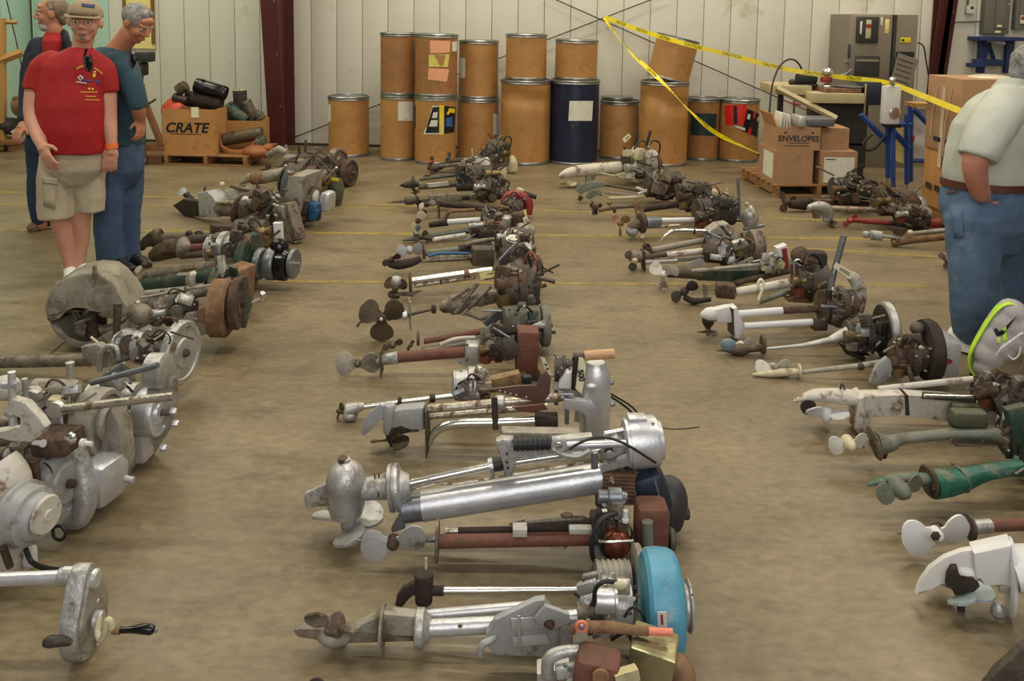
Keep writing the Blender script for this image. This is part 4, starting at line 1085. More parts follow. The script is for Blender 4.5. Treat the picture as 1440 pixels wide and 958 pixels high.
# -- bronze plate with spike
t = motor('motor with spiked propeller cone and pale brown flat side plate', (575, 298), (700, 292), ROW_C)
t.lathe('propeller_cone', 'iron', (542, 286), (1, 0, .05), [(0, 0), (26, 2.2), (28, 5.5), (36, 6.5), (42, 4)], None, 12)
t.prop('rust_dark', (588, 286), (-1, -.3, 0), 12, 3, 20, hub=3)
t.plate('side_plate', 'alum_dirty', [(603, 275), (648, 272), (650, 285), (604, 290)], 10, 0, 1)
t.tube('drive_tube', 'rust_dark', [(590, 285), (660, 278)], 3.5)
t.plate('cowl_fin', 'zinc', [(660, 272), (690, 272), (694, 262), (696, 280), (678, 287)], 8, -.02, 1); t.ball('float_bowl', 'cream', (675, 270, -.03), (5, 5, 5))
head(t, 690, 272, 46, 34, 'dark', 98)
t.drop()
# -- dark with white panel
t = motor('dark greasy motor with pointed gear case and short white panel', (572, 280), (695, 278), ROW_C)
t.lathe('gear_case', 'grease', (561, 265), (1, 0, .1), [(0, 0), (8, 4), (18, 6), (28, 4)], None, 12); t.disc('cavitation_plate', 'grease', (581, 262), 'x', 10, 4)
t.prop('iron', (584, 274), '-z', 9, 2, 30, hub=3)
t.tube('drive_tube', 'olive', [(588, 267), (650, 262)], 4); t.plate('white_panel', 'white_chip', [(600, 262), (630, 259), (632, 264), (602, 267)], 6, -.03)
t.tube('exhaust_tube', 'olive', [(590, 256, .03), (640, 250, .03)], 2.6)
head(t, 672, 258, 62, 40, 'dark', 99, dense=1.3)
t.drop()
# -- far ones
t = motor('motor with cream carburettor block and grey fluted crankcase, third from the far end', (605, 256), (698, 257), ROW_C)
t.prop('iron', (603, 245), '-y', 9, 2, 30, hub=3); t.tube('drive_tube', 'iron', [(606, 248), (662, 240)], 3.4); t.tube('exhaust_tube', 'bronze', [(620, 240, .03), (660, 236, .03)], 2.4)
head(t, 672, 240, 46, 34, 'pale', 101); t.box('filler_block', 'cream', (689, 250, -.02), (10, 10, 12), (0, 12, 0), 2)
t.drop()
t = motor('motor with upright cream tank beside the far drums, second from the far end', (610, 243), (708, 257), ROW_C)
t.prop('rust', (606, 228), '-y', 9, 2, 75, hub=3, hubmat='red_paint'); t.tube('gear_case', 'grease', [(602, 236), (612, 238), (622, 235)], [3, 5, 3]); t.tube('drive_tube', 'alum_dirty', [(620, 234), (698, 224)], 2.8)
head(t, 690, 236, 34, 36, 'dark', 102)
t.tube('fuel_tank', 'cream', [(705, 233), (705, 244), (705, 256)], [6, 8, 6], None, 14, sm=True); t.tube('tank_rib', 'alum_dull', [(697, 230, -.02), (697, 256, -.02)], 2)
t.drop()
t = motor('farthest motor of the middle row with long olive tube and pale tank', (628, 234), (722, 244), ROW_C)
t.prop('olive', (630, 221), '-y', 9, 2, 70, hub=3); t.tube('drive_tube', 'olive', [(632, 226), (660, 222), (700, 212)], 3.2); t.tube('exhaust_tube', 'alum_dirty', [(640, 231, -.02), (690, 222, -.02)], 2)
head(t, 702, 214, 30, 30, 'olive', 103)
t.tube('fuel_tank', 'cream', [(717, 219), (720, 228), (722, 240)], [5, 8, 6], None, 14, sm=True); t.ball('filler_cap', 'white_clean', (711, 224, -.03), (4, 4, 4))
t.tube('throttle_wire', 'cream', [(724, 220), (727, 230), (724, 243)], 1.2)
t.drop()

# ================================================================ right row, far to near
t = motor('farthest right-row motor, cream and white, with two upright dark handles', (800, 264), (925, 256), ROW_R)
t.tube('leg_casting', 'white_chip', [(787, 243), (796, 238), (812, 235), (840, 232), (872, 229)], [3, 6, 8.5, 9, 8], sm=True, seg=14)
t.prop('cream', (800, 252), '-z', 14, 3, 20, hub=4); t.plate('cavitation_fin', 'alum_dull', [(824, 240), (838, 238), (836, 246), (827, 254), (824, 252)], 5, -.02, .5)
t.tube('link_rod', 'cream', [(838, 236, -.05), (866, 242, -.06), (898, 251, -.06)], 1.4)
cclamp(t, 884, 222, 16, 34, 'cream', -.06); t.plate('clamp_foot', 'cream', [(866, 240), (880, 236), (884, 246), (870, 244)], 6, -.07)
head(t, 902, 230, 46, 42, 'pale', 201); fins(t, 'cylinder', 'alum', (888, 228, -.02), 'x', 13, 6, 5)
t.tube('tiller_handle', 'grease', [(893, 216), (894, 196), (896, 178)], [3, 2, 2]); t.tube('tiller_handle', 'alum_dirty', [(905, 216), (910, 199)], 2.6); t.tube('tiller_grip', 'rubber', [(909, 200), (915, 178)], 2)
flywheel(t, (922, 224), 15, 6, 'iron'); t.plate('red_strap', 'red_paint', [(926, 238), (931, 226), (934, 229), (929, 240)], 2, -.04)
t.tube('tiller_stub', 'grease', [(934, 238), (934, 246)], 3); t.box('white_block', 'white_clean', (924, 240, -.04), (10, 8, 6), (0, 10, 0), 1)
tagcard(t, [(875, 190), (884, 182), (888, 186), (879, 195)], -.03)
t.drop()

t = motor('motor with two curved pale green fins and white crossed clamp', (822, 285), (945, 286), ROW_R)
t.plate('skeg', 'sage', [(809, 267), (816, 258), (832, 254), (848, 255), (856, 259), (840, 262), (824, 268), (816, 272)], 6, 0, 1.2); t.plate('skeg', 'sage', [(823, 277), (830, 267), (840, 264), (846, 270), (846, 275), (838, 272), (830, 279)], 6, -.04, 1.2)
t.prop('iron', (816, 278), '-z', 8, 2, 30, hub=3); t.tube('drive_tube', 'bronze', [(846, 258, .02), (900, 268, .02)], 2); t.tube('exhaust_tube', 'cream', [(856, 278), (905, 276)], 2.6); t.tube('water_tube', 'alum_dull', [(850, 270, .02), (900, 274, .02)], 2)
for a, b_ in (((895, 263), (918, 272)), ((897, 272), (916, 264)), ((912, 252), (920, 262))): t.tube('clamp_bar', 'white_clean', [(a[0], a[1], -.05), (b_[0], b_[1], -.05)], 1.8)
head(t, 935, 264, 56, 44, 'dark', 202, dense=1.3); t.box('magneto_cover', 'green', (942, 256, -.03), (12, 10, 10), (0, 10, 0), 2); t.ball('tank_dome', 'alum_dull', (958, 254), (9, 10, 10))
t.plate('white_plate', 'white_clean', [(953, 275), (958, 275), (958, 288), (954, 288)], 2, -.08)
t.drop()

t = motor('dark thin motor with orange-brown bracket and boxy cream tank', (838, 309), (985, 310), ROW_R)
t.prop('grease', (838, 294), '-y', 10, 3, 30, hub=4, hubmat='rust'); t.plate('cavitation_plate', 'iron', [(832, 284), (834, 284), (835, 303), (833, 303)], 12, 0)
t.tube('drive_tube', 'iron', [(842, 298), (866, 293), (896, 291)], 2.4); t.disc('tube_band', 'rust', (864, 296), 'x', 5, 4); t.ball('oil_cup', 'brass', (857, 287), 3.5)
t.plate('orange_bracket', 'rust_orange', [(889, 284), (898, 288), (906, 296), (904, 300), (894, 296), (900, 312), (896, 312), (892, 294)], 5, -.03, .5)
t.tube('exhaust_tube', 'rust_dark', [(900, 296), (966, 287)], 4.6); t.plate('white_teeth', 'white_clean', [(960, 287), (972, 286), (972, 289), (960, 290)], 2, -.06)
head(t, 978, 284, 50, 44, 'brown', 203, dense=1.2); t.box('fuel_tank', 'cream', (996, 275, .02), (22, 20, 18), (0, 8, -10), 4); t.box('tank_cover', 'alum_dull', (981, 283, -.05), (16, 12, 13), (0, -12, 0), 3)
t.tube('cover_ridge', 'white_clean', [(1003, 272, -.03), (1010, 279, -.03)], 2)
t.drop()

t = motor('motor with orange propeller, grey gear case and upright blue-grey rod beside silver domed tank', (890, 336), (1048, 330), ROW_R)
t.prop('rust_orange', (872, 314), (-1, -.5, .2), 18, 3, 40, hub=4, wide=.55); t.ball('gear_case', 'grey_paint', (889, 325), (9, 9, 8)); t.tube('gear_neck', 'iron', [(886, 322), (900, 314)], 7)
t.disc('cavitation_plate', 'iron', (903, 313), 'x', 15, 6); t.box('gear_housing', 'zinc', (918, 313), (22, 18, 14), (0, 0, 0), 3)
t.tube('drive_tube', 'white_clean', [(930, 310), (976, 309)], 3.6); t.tube('exhaust_tube', 'chrome_worn', [(928, 319, -.03), (956, 317, -.03)], 2.5); t.ball('oil_cap', 'cream', (903, 333, -.03), 4)
head(t, 1008, 304, 60, 46, 'dark', 204, dense=1.5)
t.tube('tiller_post', 'zinc', [(1038, 250), (1040, 308)], 2.3); t.lathe('fuel_tank', 'alum', (1054, 318), 'z', [(0, 8), (6, 12), (14, 12.5), (22, 9), (28, 4), (31, 0)], None, 18); t.tube('tiller_handle', 'zinc', [(1046, 322, -.03), (1074, 317, -.03)], 2.6)
t.ball('filler_cap', 'cream', (1050, 287), 3)
t.drop()

t = motor('motor with large rounded tan clamp casting and hooked chrome exhaust pipe', (905, 357), (1015, 353), ROW_R)
t.tube('exhaust_pipe', 'chrome', [(930, 338, -.02), (938, 328, -.02), (952, 323, -.02), (992, 324, -.02)], [1.6, 2.6, 3, 3], sm=True); t.tube('drive_tube', 'alum_dull', [(916, 351), (1002, 334)], 4.2)
t.prop('iron', (908, 347), (-1, -.4, 0), 10, 2, 40, hub=3); t.tube('gear_neck', 'iron', [(905, 343), (918, 352)], 4); t.disc('tube_band', 'grease', (976, 324, -.02), 'x', 4, 3)
t.plate('clamp_casting', 'alum_dull', [(992, 322), (1006, 312), (1020, 310), (1028, 318), (1033, 340), (1024, 346), (1004, 345), (1000, 334)], 22, -.01, 4); t.plate('casting_groove', 'grease', [(1008, 314), (1012, 313), (1024, 330), (1022, 344), (1019, 344), (1020, 330)], 23, -.01)
t.box('collar_block', 'zinc', (997, 336, -.03), (14, 12, 16), (0, 12, 0), 3); head(t, 1020, 336, 30, 28, 'mixed', 205)
t.drop()

t = motor('motor with bright white and chrome tubes and wide rust-spotted flywheel rim', (888, 380), (1055, 378), ROW_R)
t.prop('iron', (892, 366, -.02), '-y', 16, 3, 20, hub=5, hubmat='cream', wide=.7); t.tube('gear_case', 'alum_dirty', [(886, 360), (902, 362)], 8); t.plate('cavitation_plate', 'rust', [(903, 352), (905, 352), (906, 379), (904, 379)], 20, 0)
t.tube('drive_tube', 'white_chip', [(938, 359), (1008, 351)], 4.2); t.tube('exhaust_tube', 'chrome', [(907, 369), (952, 367)], 4); t.tube('exhaust_tail', 'alum_dull', [(950, 366, .02), (1000, 362, .02)], 3.2); t.tube('water_tube', 'rust', [(908, 362, .02), (940, 358, .02)], 3.5)
t.plate('spade', 'grey_paint', [(964, 372), (984, 364), (990, 366), (986, 374), (966, 376)], 3, -.04)
head(t, 1020, 358, 60, 40, 'mixed', 206, dense=1.4); t.disc('white_ring', 'white_clean', (1026, 362, -.05), 'x', 11, 11); t.plate('frame_arm', 'white_chip', [(1034, 370), (1058, 362), (1060, 368), (1036, 374)], 4, -.06)
flywheel(t, (1062, 347), 24, 16, 'alum_dirty', 'rust'); t.tube('frame_bar', 'iron', [(1043, 328, -.05), (1046, 372, -.05)], 2)
t.drop()

t = motor('motor with white three-blade propeller, long sage green leg and red-and-white tank plate', (925, 407), (1108, 402), ROW_R)
t.prop('white_chip', (933, 386, -.02), (-.45, -1, .1), 22, 3, 25, hub=5, wide=.85); t.tube('gear_case', 'bronze', [(938, 384), (960, 382), (985, 386)], [6, 9, 7], sm=True)
t.plate('leg_casting', 'green', [(975, 378), (1066, 380), (1120, 366), (1118, 380), (1060, 396), (980, 393)], 10, .02, 2); t.tube('drive_tube', 'alum_dull', [(972, 381, -.02), (1068, 372, -.02)], 2.8); t.tube('exhaust_tube', 'rust', [(1032, 398, -.03), (1118, 379, -.03)], 4)
head(t, 1085, 374, 30, 30, 'pale', 207); tk = t.plate('tank_plate', 'white_clean', [(1090, 347), (1104, 342), (1109, 376), (1096, 379)], 14, 0, 1.5); t.plate('red_band', 'red_paint', [(1096, 348), (1103, 346), (1107, 374), (1100, 376)], 15, 0, 0, tk)
t.drop()

t = motor('rusty motor with S-curved brown propeller, white tube and ball-topped rusty crankcase', (960, 428), (1145, 436), ROW_R)
t.prop('rust_dark', (962, 410), (-.3, -1, .1), 22, 2, 40, hub=6, wide=.75); t.tube('gear_case', 'rust_dark', [(962, 418), (975, 424), (1000, 421)], [4, 5, 3]); t.plate('blade_guard', 'alum_dirty', [(988, 398), (994, 400), (995, 416), (989, 418)], 4, 0)
t.box('gear_housing', 'rust', (1020, 408), (26, 20, 20), (0, 2, 0), 2); t.tube('drive_tube', 'white_chip', [(1035, 411), (1108, 398)], 6.2, seg=14)
t.tube('tilt_bar', 'sage', [(1068, 424, -.05), (1110, 409, -.05)], 4); t.tube('string_tag', 'tag_paper', [(1072, 410, -.06), (1066, 400, -.06), (1070, 393, -.06), (1074, 400, -.06), (1070, 412, -.06), (1067, 422, -.06)], 2, sm=True)
head(t, 1142, 394, 66, 80, 'brown', 208, dense=1.6); t.ball('magneto_dome', 'rust', (1126, 359, 0), (14, 13, 12)); t.tube('wire_hook', 'chrome', [(1118, 385, -.06), (1117, 370, -.06), (1122, 365, -.06), (1128, 368, -.06)], 1.6, sm=True)
t.plate('frame_plate', 'rust_orange', [(1100, 416), (1140, 420), (1142, 426), (1108, 424)], 6, -.05, .5); t.box('tank', 'rust_dark', (1148, 372, .03), (26, 24, 40), (0, 0, 0), 6)
t.drop()

t = motor('white twin-tube motor with upright steel handle and a white paper tag', (1000, 476), (1195, 470), ROW_R)
t.lathe('gear_case', 'white_paint', (984, 440), (1, 0, .05), [(0, 0), (3, 4), (10, 9), (18, 10), (22, 8)], None, 16); t.plate('gear_neck', 'white_clean', [(1002, 431), (1024, 426), (1030, 449), (1006, 449)], 14, 0, 2)
t.lathe('hub', 'grease', (996, 446), '-z', [(0, 9), (6, 8), (12, 4)], None, 12); t.prop('alum_dirty', (996, 464), '-z', 16, 3, 20, hub=4)
t.plate('cavitation_plate', 'white_clean', [(1026, 428), (1033, 426), (1040, 446), (1044, 454), (1036, 472), (1030, 470)], 20, 0, 2); t.plate('plate_edge', 'iron', [(1026, 428), (1028, 428), (1029, 466), (1027, 466)], 21, 0)
t.tube('drive_tube', 'white_clean', [(1038, 439), (1100, 434)], 5.2, seg=14); t.tube('tube_upper', 'rust', [(1098, 434), (1150, 431)], 5); t.tube('exhaust_tube', 'white_clean', [(1046, 456, -.04), (1142, 450, -.04)], 4.8, seg=14)
t.box('exhaust_joint', 'iron', (1152, 454, -.04), (20, 14, 14), (0, 0, 0), 2)
head(t, 1180, 428, 66, 78, 'brown', 209, dense=1.6); t.tube('tiller_handle', 'zinc', [(1166, 412, -.05), (1174, 376, -.05), (1187, 328, -.05)], [4, 4.4, 4.4], None, 12); t.tube('handle_socket', 'rust_dark', [(1165, 440, -.05), (1166, 405, -.05)], 5)
t.tube('fuel_tank', 'white_chip', [(1196, 384, .02), (1206, 396, .02), (1208, 415, .02), (1206, 436, .02)], [7, 10, 11, 8], sm=True, seg=16)
tagcard(t, [(1176, 366), (1202, 381), (1196, 390), (1172, 373)], -.08); t.tube('tag_string', 'tag_paper', [(1172, 382, -.08), (1176, 370, -.08)], .5)
t.drop()

t = motor('motor with one blue and one white round blade and a dark cluttered crankcase', (1020, 499), (1240, 506), ROW_R)
t.prop('white_chip', (1042, 483, .02), (0.1, -1, .3), 19, 2, 10, hub=5, wide=.95); t.ball('blue_blade', 'blade_blue', (1024, 483, -.01), (11, 3, 9))
t.lathe('gear_case', 'bronze', (1005, 492), (1, 0, .1), [(0, 0), (14, 2), (26, 7), (38, 9), (50, 5), (66, 5)], None, 14); t.disc('cavitation_plate', 'bronze', (1073, 483), 'x', 14, 4)
t.tube('drive_tube', 'alum', [(1076, 489), (1130, 484), (1165, 477), (1180, 472), (1195, 468)], [1.8, 3, 4.4, 8, 12], seg=14)
head(t, 1218, 470, 74, 72, 'dark', 210, dense=1.8); t.box('magneto_box', 'alum', (1213, 458, -.08), (16, 8, 18), (0, 6, 0), 2); t.box('carb_plate', 'alum_clean', (1216, 466, -.085), (12, 6, 10), (0, 0, 0), 1)
t.plate('skid', 'rust_dark', [(1180, 482), (1200, 492), (1216, 500), (1212, 504), (1188, 494)], 14, -.02, 1); f = t.lathe('flywheel', 'alum', (1246, 464), 'x', [(-6, 36), (-4, 40), (4, 41), (7, 38), (8, 20), (6, 0)], None, 32)
t.lathe('flywheel_inner', 'grease', (1240, 464), '-x', [(-2, 38), (1, 36), (4, 14), (4, 0)], f, 28); t.tube('support_leg', 'alum', [(1238, 478, -.08), (1222, 494, -.08), (1232, 502, -.08)], 2)
t.drop()

t = motor('long pale motor with brown rimmed flywheel and square grey cover bearing a red oval', (1068, 530), (1312, 540), ROW_R)
t.prop('white_chip', (1088, 514, .02), (.1, -1, .2), 26, 2, 5, hub=5, wide=.85); t.tube('gear_case', 'cream', [(1058, 525), (1080, 524), (1100, 522), (1126, 521)], [1.5, 5, 6, 4], sm=True); t.disc('cavitation_plate', 'cream', (1124, 520), 'x', 10, 3)
t.tube('drive_tube', 'alum_dull', [(1124, 522), (1205, 513), (1260, 505), (1290, 500)], [3, 4, 5, 7]); t.ball('tube_joint', 'iron', (1210, 513), 6)
t.plate('transom_bracket', 'grey_paint', [(1222, 534), (1232, 510), (1246, 499), (1256, 508), (1250, 534), (1226, 538)], 8, -.06, 1.5)
head(t, 1282, 498, 70, 74, 'brown', 211, dense=1.8); t.tube('link_arm', 'alum_dirty', [(1276, 510, -.08), (1284, 536, -.08)], 3); t.ball('gear_knob', 'iron', (1290, 460, .0), (10, 9, 9))
f = t.lathe('flywheel', 'rust_dark', (1304, 490), 'x', [(-7, 30), (-6, 41), (4, 43), (10, 40), (10, 10), (10, 0)], None, 32); k_ = t.box('starter_cover', 'grey_paint', (1326, 495, .0), (30, 52, 52), (0, 4, 0), 8)
t.plate('cover_badge', 'red_paint', [(1322, 506), (1328, 503), (1336, 503), (1340, 506), (1336, 510), (1326, 510)], 1.5, -.088, 0, k_)
t.drop()

t = motor('white long-leg motor with chipped paint, its leg just below the raised sneaker', (1155, 604), (1410, 612), ROW_R)
t.tube('gear_case', 'white_chip', [(1116, 562), (1130, 557), (1150, 553), (1185, 555), (1206, 558)], [2, 7, 12, 15, 14], squash=.7, sm=True, seg=16)
t.prop('white_clean', (1162, 580, -.02), (-.1, -.4, -.9), 32, 3, 10, hub=8, wide=.75); t.disc('prop_brown_disc', 'rust_dark', (1137, 570, -.02), '-y', 11, 5)  # small dark brown disc beside the propeller
t.plate('cavitation_plate', 'white_chip', [(1202, 552), (1210, 548), (1212, 600), (1204, 603), (1196, 594)], 34, 0, 2)
t.plate('leg_casting', 'white_chip', [(1208, 549), (1270, 549), (1330, 553), (1400, 562), (1396, 592), (1335, 587), (1272, 576), (1226, 576), (1218, 582), (1215, 600), (1208, 602)], 20, 0, 3); t.plate('leg_joint', 'rust_dark', [(1268, 549), (1273, 549), (1275, 577), (1269, 577)], 21, 0)
t.box('side_recess', 'iron', (1335, 556, -.04), (74, 4, 10), (0, 3, 0), 1); t.tube('shift_rod', 'chrome', [(1300, 554, -.055), (1368, 556, -.055)], 2.8); t.tube('vent_ring', 'iron', [(1182, 545, 0), (1184, 537, 0), (1188, 545, 0)], 1.5, sm=True)
t.tube('support_tube', 'white_chip', [(1235, 545, .05), (1345, 533, .05), (1400, 528, .05)], 4.5)
head(t, 1410, 550, 90, 80, 'brown', 212, dense=1.6); t.box('clamp_box', 'olive', (1362, 582, -.07), (50, 14, 34), (0, 0, 0), 4); t.plate('frame_arm', 'olive', [(1395, 558), (1402, 552), (1425, 600), (1418, 606)], 12, -.08, 1); t.plate('post', 'alum_dull', [(1384, 520), (1393, 520), (1394, 552), (1385, 552)], 10, -.02, 1)
t.tube('tube_arm', 'olive', [(1385, 562, -.06), (1440, 540, -.06)], 4.5)
flywheel(t, (1468, 548), 50, 20, 'alum_dirty'); t.drop()

t = motor('dull green-grey motor with slim straight leg and two pale round blades', (1190, 656), (1420, 662), ROW_R)
t.prop('white_chip', (1194, 622, -.02), '-y', 28, 2, 12, hub=9, hubmat='cream', wide=.85, hublen=26); t.tube('prop_shaft', 'rust', [(1196, 616), (1232, 614)], 4)
t.lathe('cavitation_plate', 'alum_dirty', (1230, 620), (1, 0, .25), [(-2, 23), (0, 25), (2, 23)], None, 24); t.tube('leg_casting', 'sage', [(1234, 622), (1252, 621), (1270, 615), (1340, 608), (1390, 608), (1418, 614), (1435, 620)], [19, 13, 9, 9, 10, 15, 19], squash=.8, sm=True, seg=16)
t.lathe('exhaust_outlet', 'grease', (1240, 638, -.02), (-.6, -.7, -.4), [(-12, 6), (0, 7), (1, 6)], None, 14); t.tube('side_rail', 'iron', [(1338, 616, -.05), (1345, 624, -.05), (1380, 624, -.05), (1384, 614, -.05)], 1.6)
t.box('tank_block', 'olive', (1362, 585, .02), (48, 22, 22), (0, 0, 0), 5); head(t, 1440, 612, 70, 90, 'olive', 213, dense=1.5); t.plate('transom_bracket', 'green', [(1412, 572), (1440, 565), (1450, 600), (1445, 660), (1432, 665), (1424, 620)], 14, -.07, 2)
t.tube('bracket_arm', 'sage', [(1430, 640, -.09), (1442, 662, -.09), (1460, 664, -.09)], 5, sm=True); flywheel(t, (1500, 612), 52, 20, 'sage'); t.drop()

t = motor('bright teal green motor with worn paint and pale grey-green propeller', (1290, 720), (1440, 706), ROW_R)
t.tube('gear_case', 'teal_green', [(1219, 687), (1232, 682), (1262, 677), (1290, 677), (1310, 676)], [1.5, 5, 9, 10, 9], squash=.75, sm=True, seg=16)
t.prop('sage', (1266, 692, -.05), '-y', 34, 2, 14, hub=12, wide=.8, hublen=30); t.lathe('cavitation_plate', 'bronze', (1306, 680), (1, 0, .1), [(-2, 20), (0, 22), (3, 20)], None, 24)
t.tube('leg_casting', 'teal_green', [(1308, 684), (1330, 682), (1352, 678), (1385, 668), (1435, 660)], [24, 22, 18, 13, 12.5], squash=.8, sm=True, seg=18)
t.lathe('exhaust_outlet', 'grease', (1316, 698, -.035), (-.55, -.65, -.5), [(-14, 8), (0, 9), (1, 7.5)], None, 16); t.bolts('iron', [(1339, 657, .0)], 2.5, 'z'); t.disc('leg_joint', 'sage', (1352, 678), (1, 0, .2), 18, 3)
head(t, 1480, 655, 80, 80, 'olive', 214); flywheel(t, (1530, 655), 50, 20, 'olive'); t.drop()

t = motor('rust-tube motor with large clean white two-blade propeller', (1305, 782), (1460, 780), ROW_R)
t.prop('white_clean', (1317, 756, -.02), '-y', 48, 2, 12, hub=9, hubmat='white_clean', wide=.95); t.bolts('rust', [(1315, 757)], 7, '-y', -.06)
t.tube('skeg_ring', 'iron', [(1308, 742, .02), (1318, 738, .02), (1330, 748, .02), (1345, 748, .02)], 1.8, sm=True)
t.tube('prop_shaft', 'zinc', [(1325, 752), (1362, 746)], 4); t.disc('cavitation_plate', 'iron', (1363, 745), 'x', 18, 4); t.tube('tube_socket', 'alum', [(1366, 745), (1393, 743)], 9.5, seg=14)
t.tube('drive_tube', 'rust_red', [(1392, 743), (1500, 738)], 8.5, seg=14); t.tube('pin', 'iron', [(1262, 754), (1280, 754)], 1)
head(t, 1540, 735, 90, 80, 'mixed', 215); flywheel(t, (1596, 735), 50, 20, 'alum'); t.drop()

t = motor('big white lower unit with curved skeg and dark brown stained propeller hub', (1345, 856), (1500, 885), ROW_R)
t.plate('skeg', 'white_paint', [(1287, 824), (1292, 808), (1306, 788), (1328, 772), (1352, 763), (1372, 760), (1378, 792), (1374, 806), (1345, 806), (1322, 806), (1306, 814), (1293, 824)], 12, 0, 3)
t.plate('leg_casting', 'white_clean', [(1366, 760), (1420, 748), (1424, 813), (1400, 808), (1384, 799), (1370, 798)], 32, 0, 5); t.ball('gear_case', 'white_paint', (1358, 796), (20, 14, 14))
t.plate('oil_stain', 'rust_dark', [(1330, 790), (1336, 780), (1344, 780), (1346, 792), (1366, 794), (1375, 806), (1366, 814), (1340, 810), (1328, 806)], 34, 0, 2)
t.lathe('hub', 'rust_dark', (1352, 808), (.05, -.1, -1), [(0, 14), (12, 12), (24, 7), (28, 6), (42, 5), (43, 0)], None, 16); t.prop('blade_pale', (1352, 824), (.05, -.2, -1), 48, 3, 205, hub=8, wide=.8, pitch=14)
t.lathe('cavitation_plate', 'white_clean', (1420, 803), (1, 0, .06), [(-3, 52), (-1, 59), (3, 58), (6, 40)], None, 36, sy=1.0, sx=.55)
t.tube('upper_leg', 'white_clean', [(1424, 790), (1500, 786), (1570, 790), (1640, 796)], [42, 40, 34, 30], seg=20, squash=.6)
t.lathe('trim_tab', 'alum', (1404, 852, -.02), 'z', [(-8, 5), (-2, 10), (8, 9), (14, 4)], None, 12); t.box('water_intake', 'alum_dull', (1412, 818, -.03), (12, 8, 12), (0, 0, 0), 2)
head(t, 1640, 800, 110, 110, 'pale', 216); flywheel(t, (1706, 800), 60, 24, 'white_paint'); t.drop()

t = motor('mottled dark grey metal fin poking into the bottom right corner', (1440, 1008), (1560, 1020), ROW_R)
t.plate('skeg', 'iron', [(1376, 970), (1400, 942), (1446, 900), (1470, 888), (1480, 990), (1380, 990)], 14, 0, 3); t.prop('iron', (1440, 965, .08), '-z', 40, 3, 0, hub=8); t.tube('leg_casting', 'iron', [(1470, 950), (1640, 940)], 26, seg=16)
head(t, 1700, 930, 120, 110, 'dark', 217); t.drop()

# ================================================================ far right row
t = motor('rusty motor with tangled brown propeller before the cardboard pallet', (1110, 298), (1215, 296), ROW_F)
t.prop('rust', (1106, 280), '-y', 16, 3, 10, hub=5); t.tube('gear_case', 'rust_dark', [(1110, 284), (1130, 284), (1142, 280)], [6, 9, 6]); t.tube('drive_tube', 'rust', [(1138, 281), (1222, 284)], 3.6)
head(t, 1200, 268, 60, 40, 'dark', 301, dense=1.5); t.ball('magneto_dome', 'iron', (1186, 262, 0), (8, 8, 8)); t.drop()
t = motor('motor with hooked pale aluminium gear case and bright tube in the far right row', (1155, 318), (1285, 313), ROW_F)
t.tube('gear_case', 'alum', [(1136, 293), (1150, 291), (1161, 295), (1164, 305), (1160, 312)], [3, 7, 9, 8, 5], sm=True, seg=14); t.plate('skeg', 'alum_dirty', [(1142, 296), (1155, 300), (1152, 308), (1144, 308)], 5); t.prop('iron', (1170, 314), '-z', 16, 2, 10, hub=3)
t.tube('drive_tube', 'chrome_worn', [(1166, 294), (1236, 297)], 3.6); head(t, 1262, 290, 60, 40, 'brown', 302, dense=1.4); flywheel(t, (1292, 292), 16, 8, 'alum'); t.drop()
t = motor('motor with red-painted tube and red grip in the far right row', (1200, 322), (1330, 324), ROW_F)
t.prop('red_paint', (1196, 308), '-y', 12, 2, 40, hub=4); t.tube('drive_tube', 'red_paint', [(1198, 307), (1218, 309), (1250, 311)], 3.6); t.tube('tube_upper', 'rust_dark', [(1248, 311), (1290, 314)], 3); t.tube('tiller_grip', 'red_paint', [(1288, 312), (1322, 311)], 7, seg=12)
head(t, 1285, 306, 50, 32, 'brown', 303); t.tube('tiller_end', 'rubber', [(1320, 314), (1345, 318)], 3); t.drop()
t = motor('slim motor with grey bulb nose and long rusty tube, in far right row', (1225, 345), (1340, 352), ROW_F)
t.lathe('gear_case', 'grey_paint', (1212, 329), (1, 0, -.05), [(0, 2), (2, 5), (8, 5), (10, 3), (12, 7), (26, 7), (28, 3), (56, 1.4)], None, 14); t.prop('iron', (1262, 338), '-y', 9, 2, 0, hub=4)
t.tube('drive_tube', 'rust_orange', [(1254, 342), (1285, 337), (1348, 331)], 5); t.tube('exhaust_tube', 'alum_dull', [(1286, 328, .02), (1345, 322, .02)], 3); t.ball('oil_cup', 'cream', (1280, 327), (5, 5, 4)); t.plate('fin', 'rust', [(1250, 318), (1276, 322), (1268, 332), (1258, 330)], 4)
head(t, 1385, 322, 60, 44, 'dark', 304); t.drop()
t = motor('motor mostly hidden behind the standing man, only its propeller showing', (1328, 378), (1460, 384), ROW_F)
t.prop('alum_dirty', (1332, 364), '-y', 14, 3, 30, hub=5); t.tube('gear_case', 'bronze', [(1334, 362), (1350, 360)], 6); t.tube('drive_tube', 'rust', [(1348, 360), (1440, 356)], 4); head(t, 1475, 352, 70, 50, 'mixed', 305); t.drop()

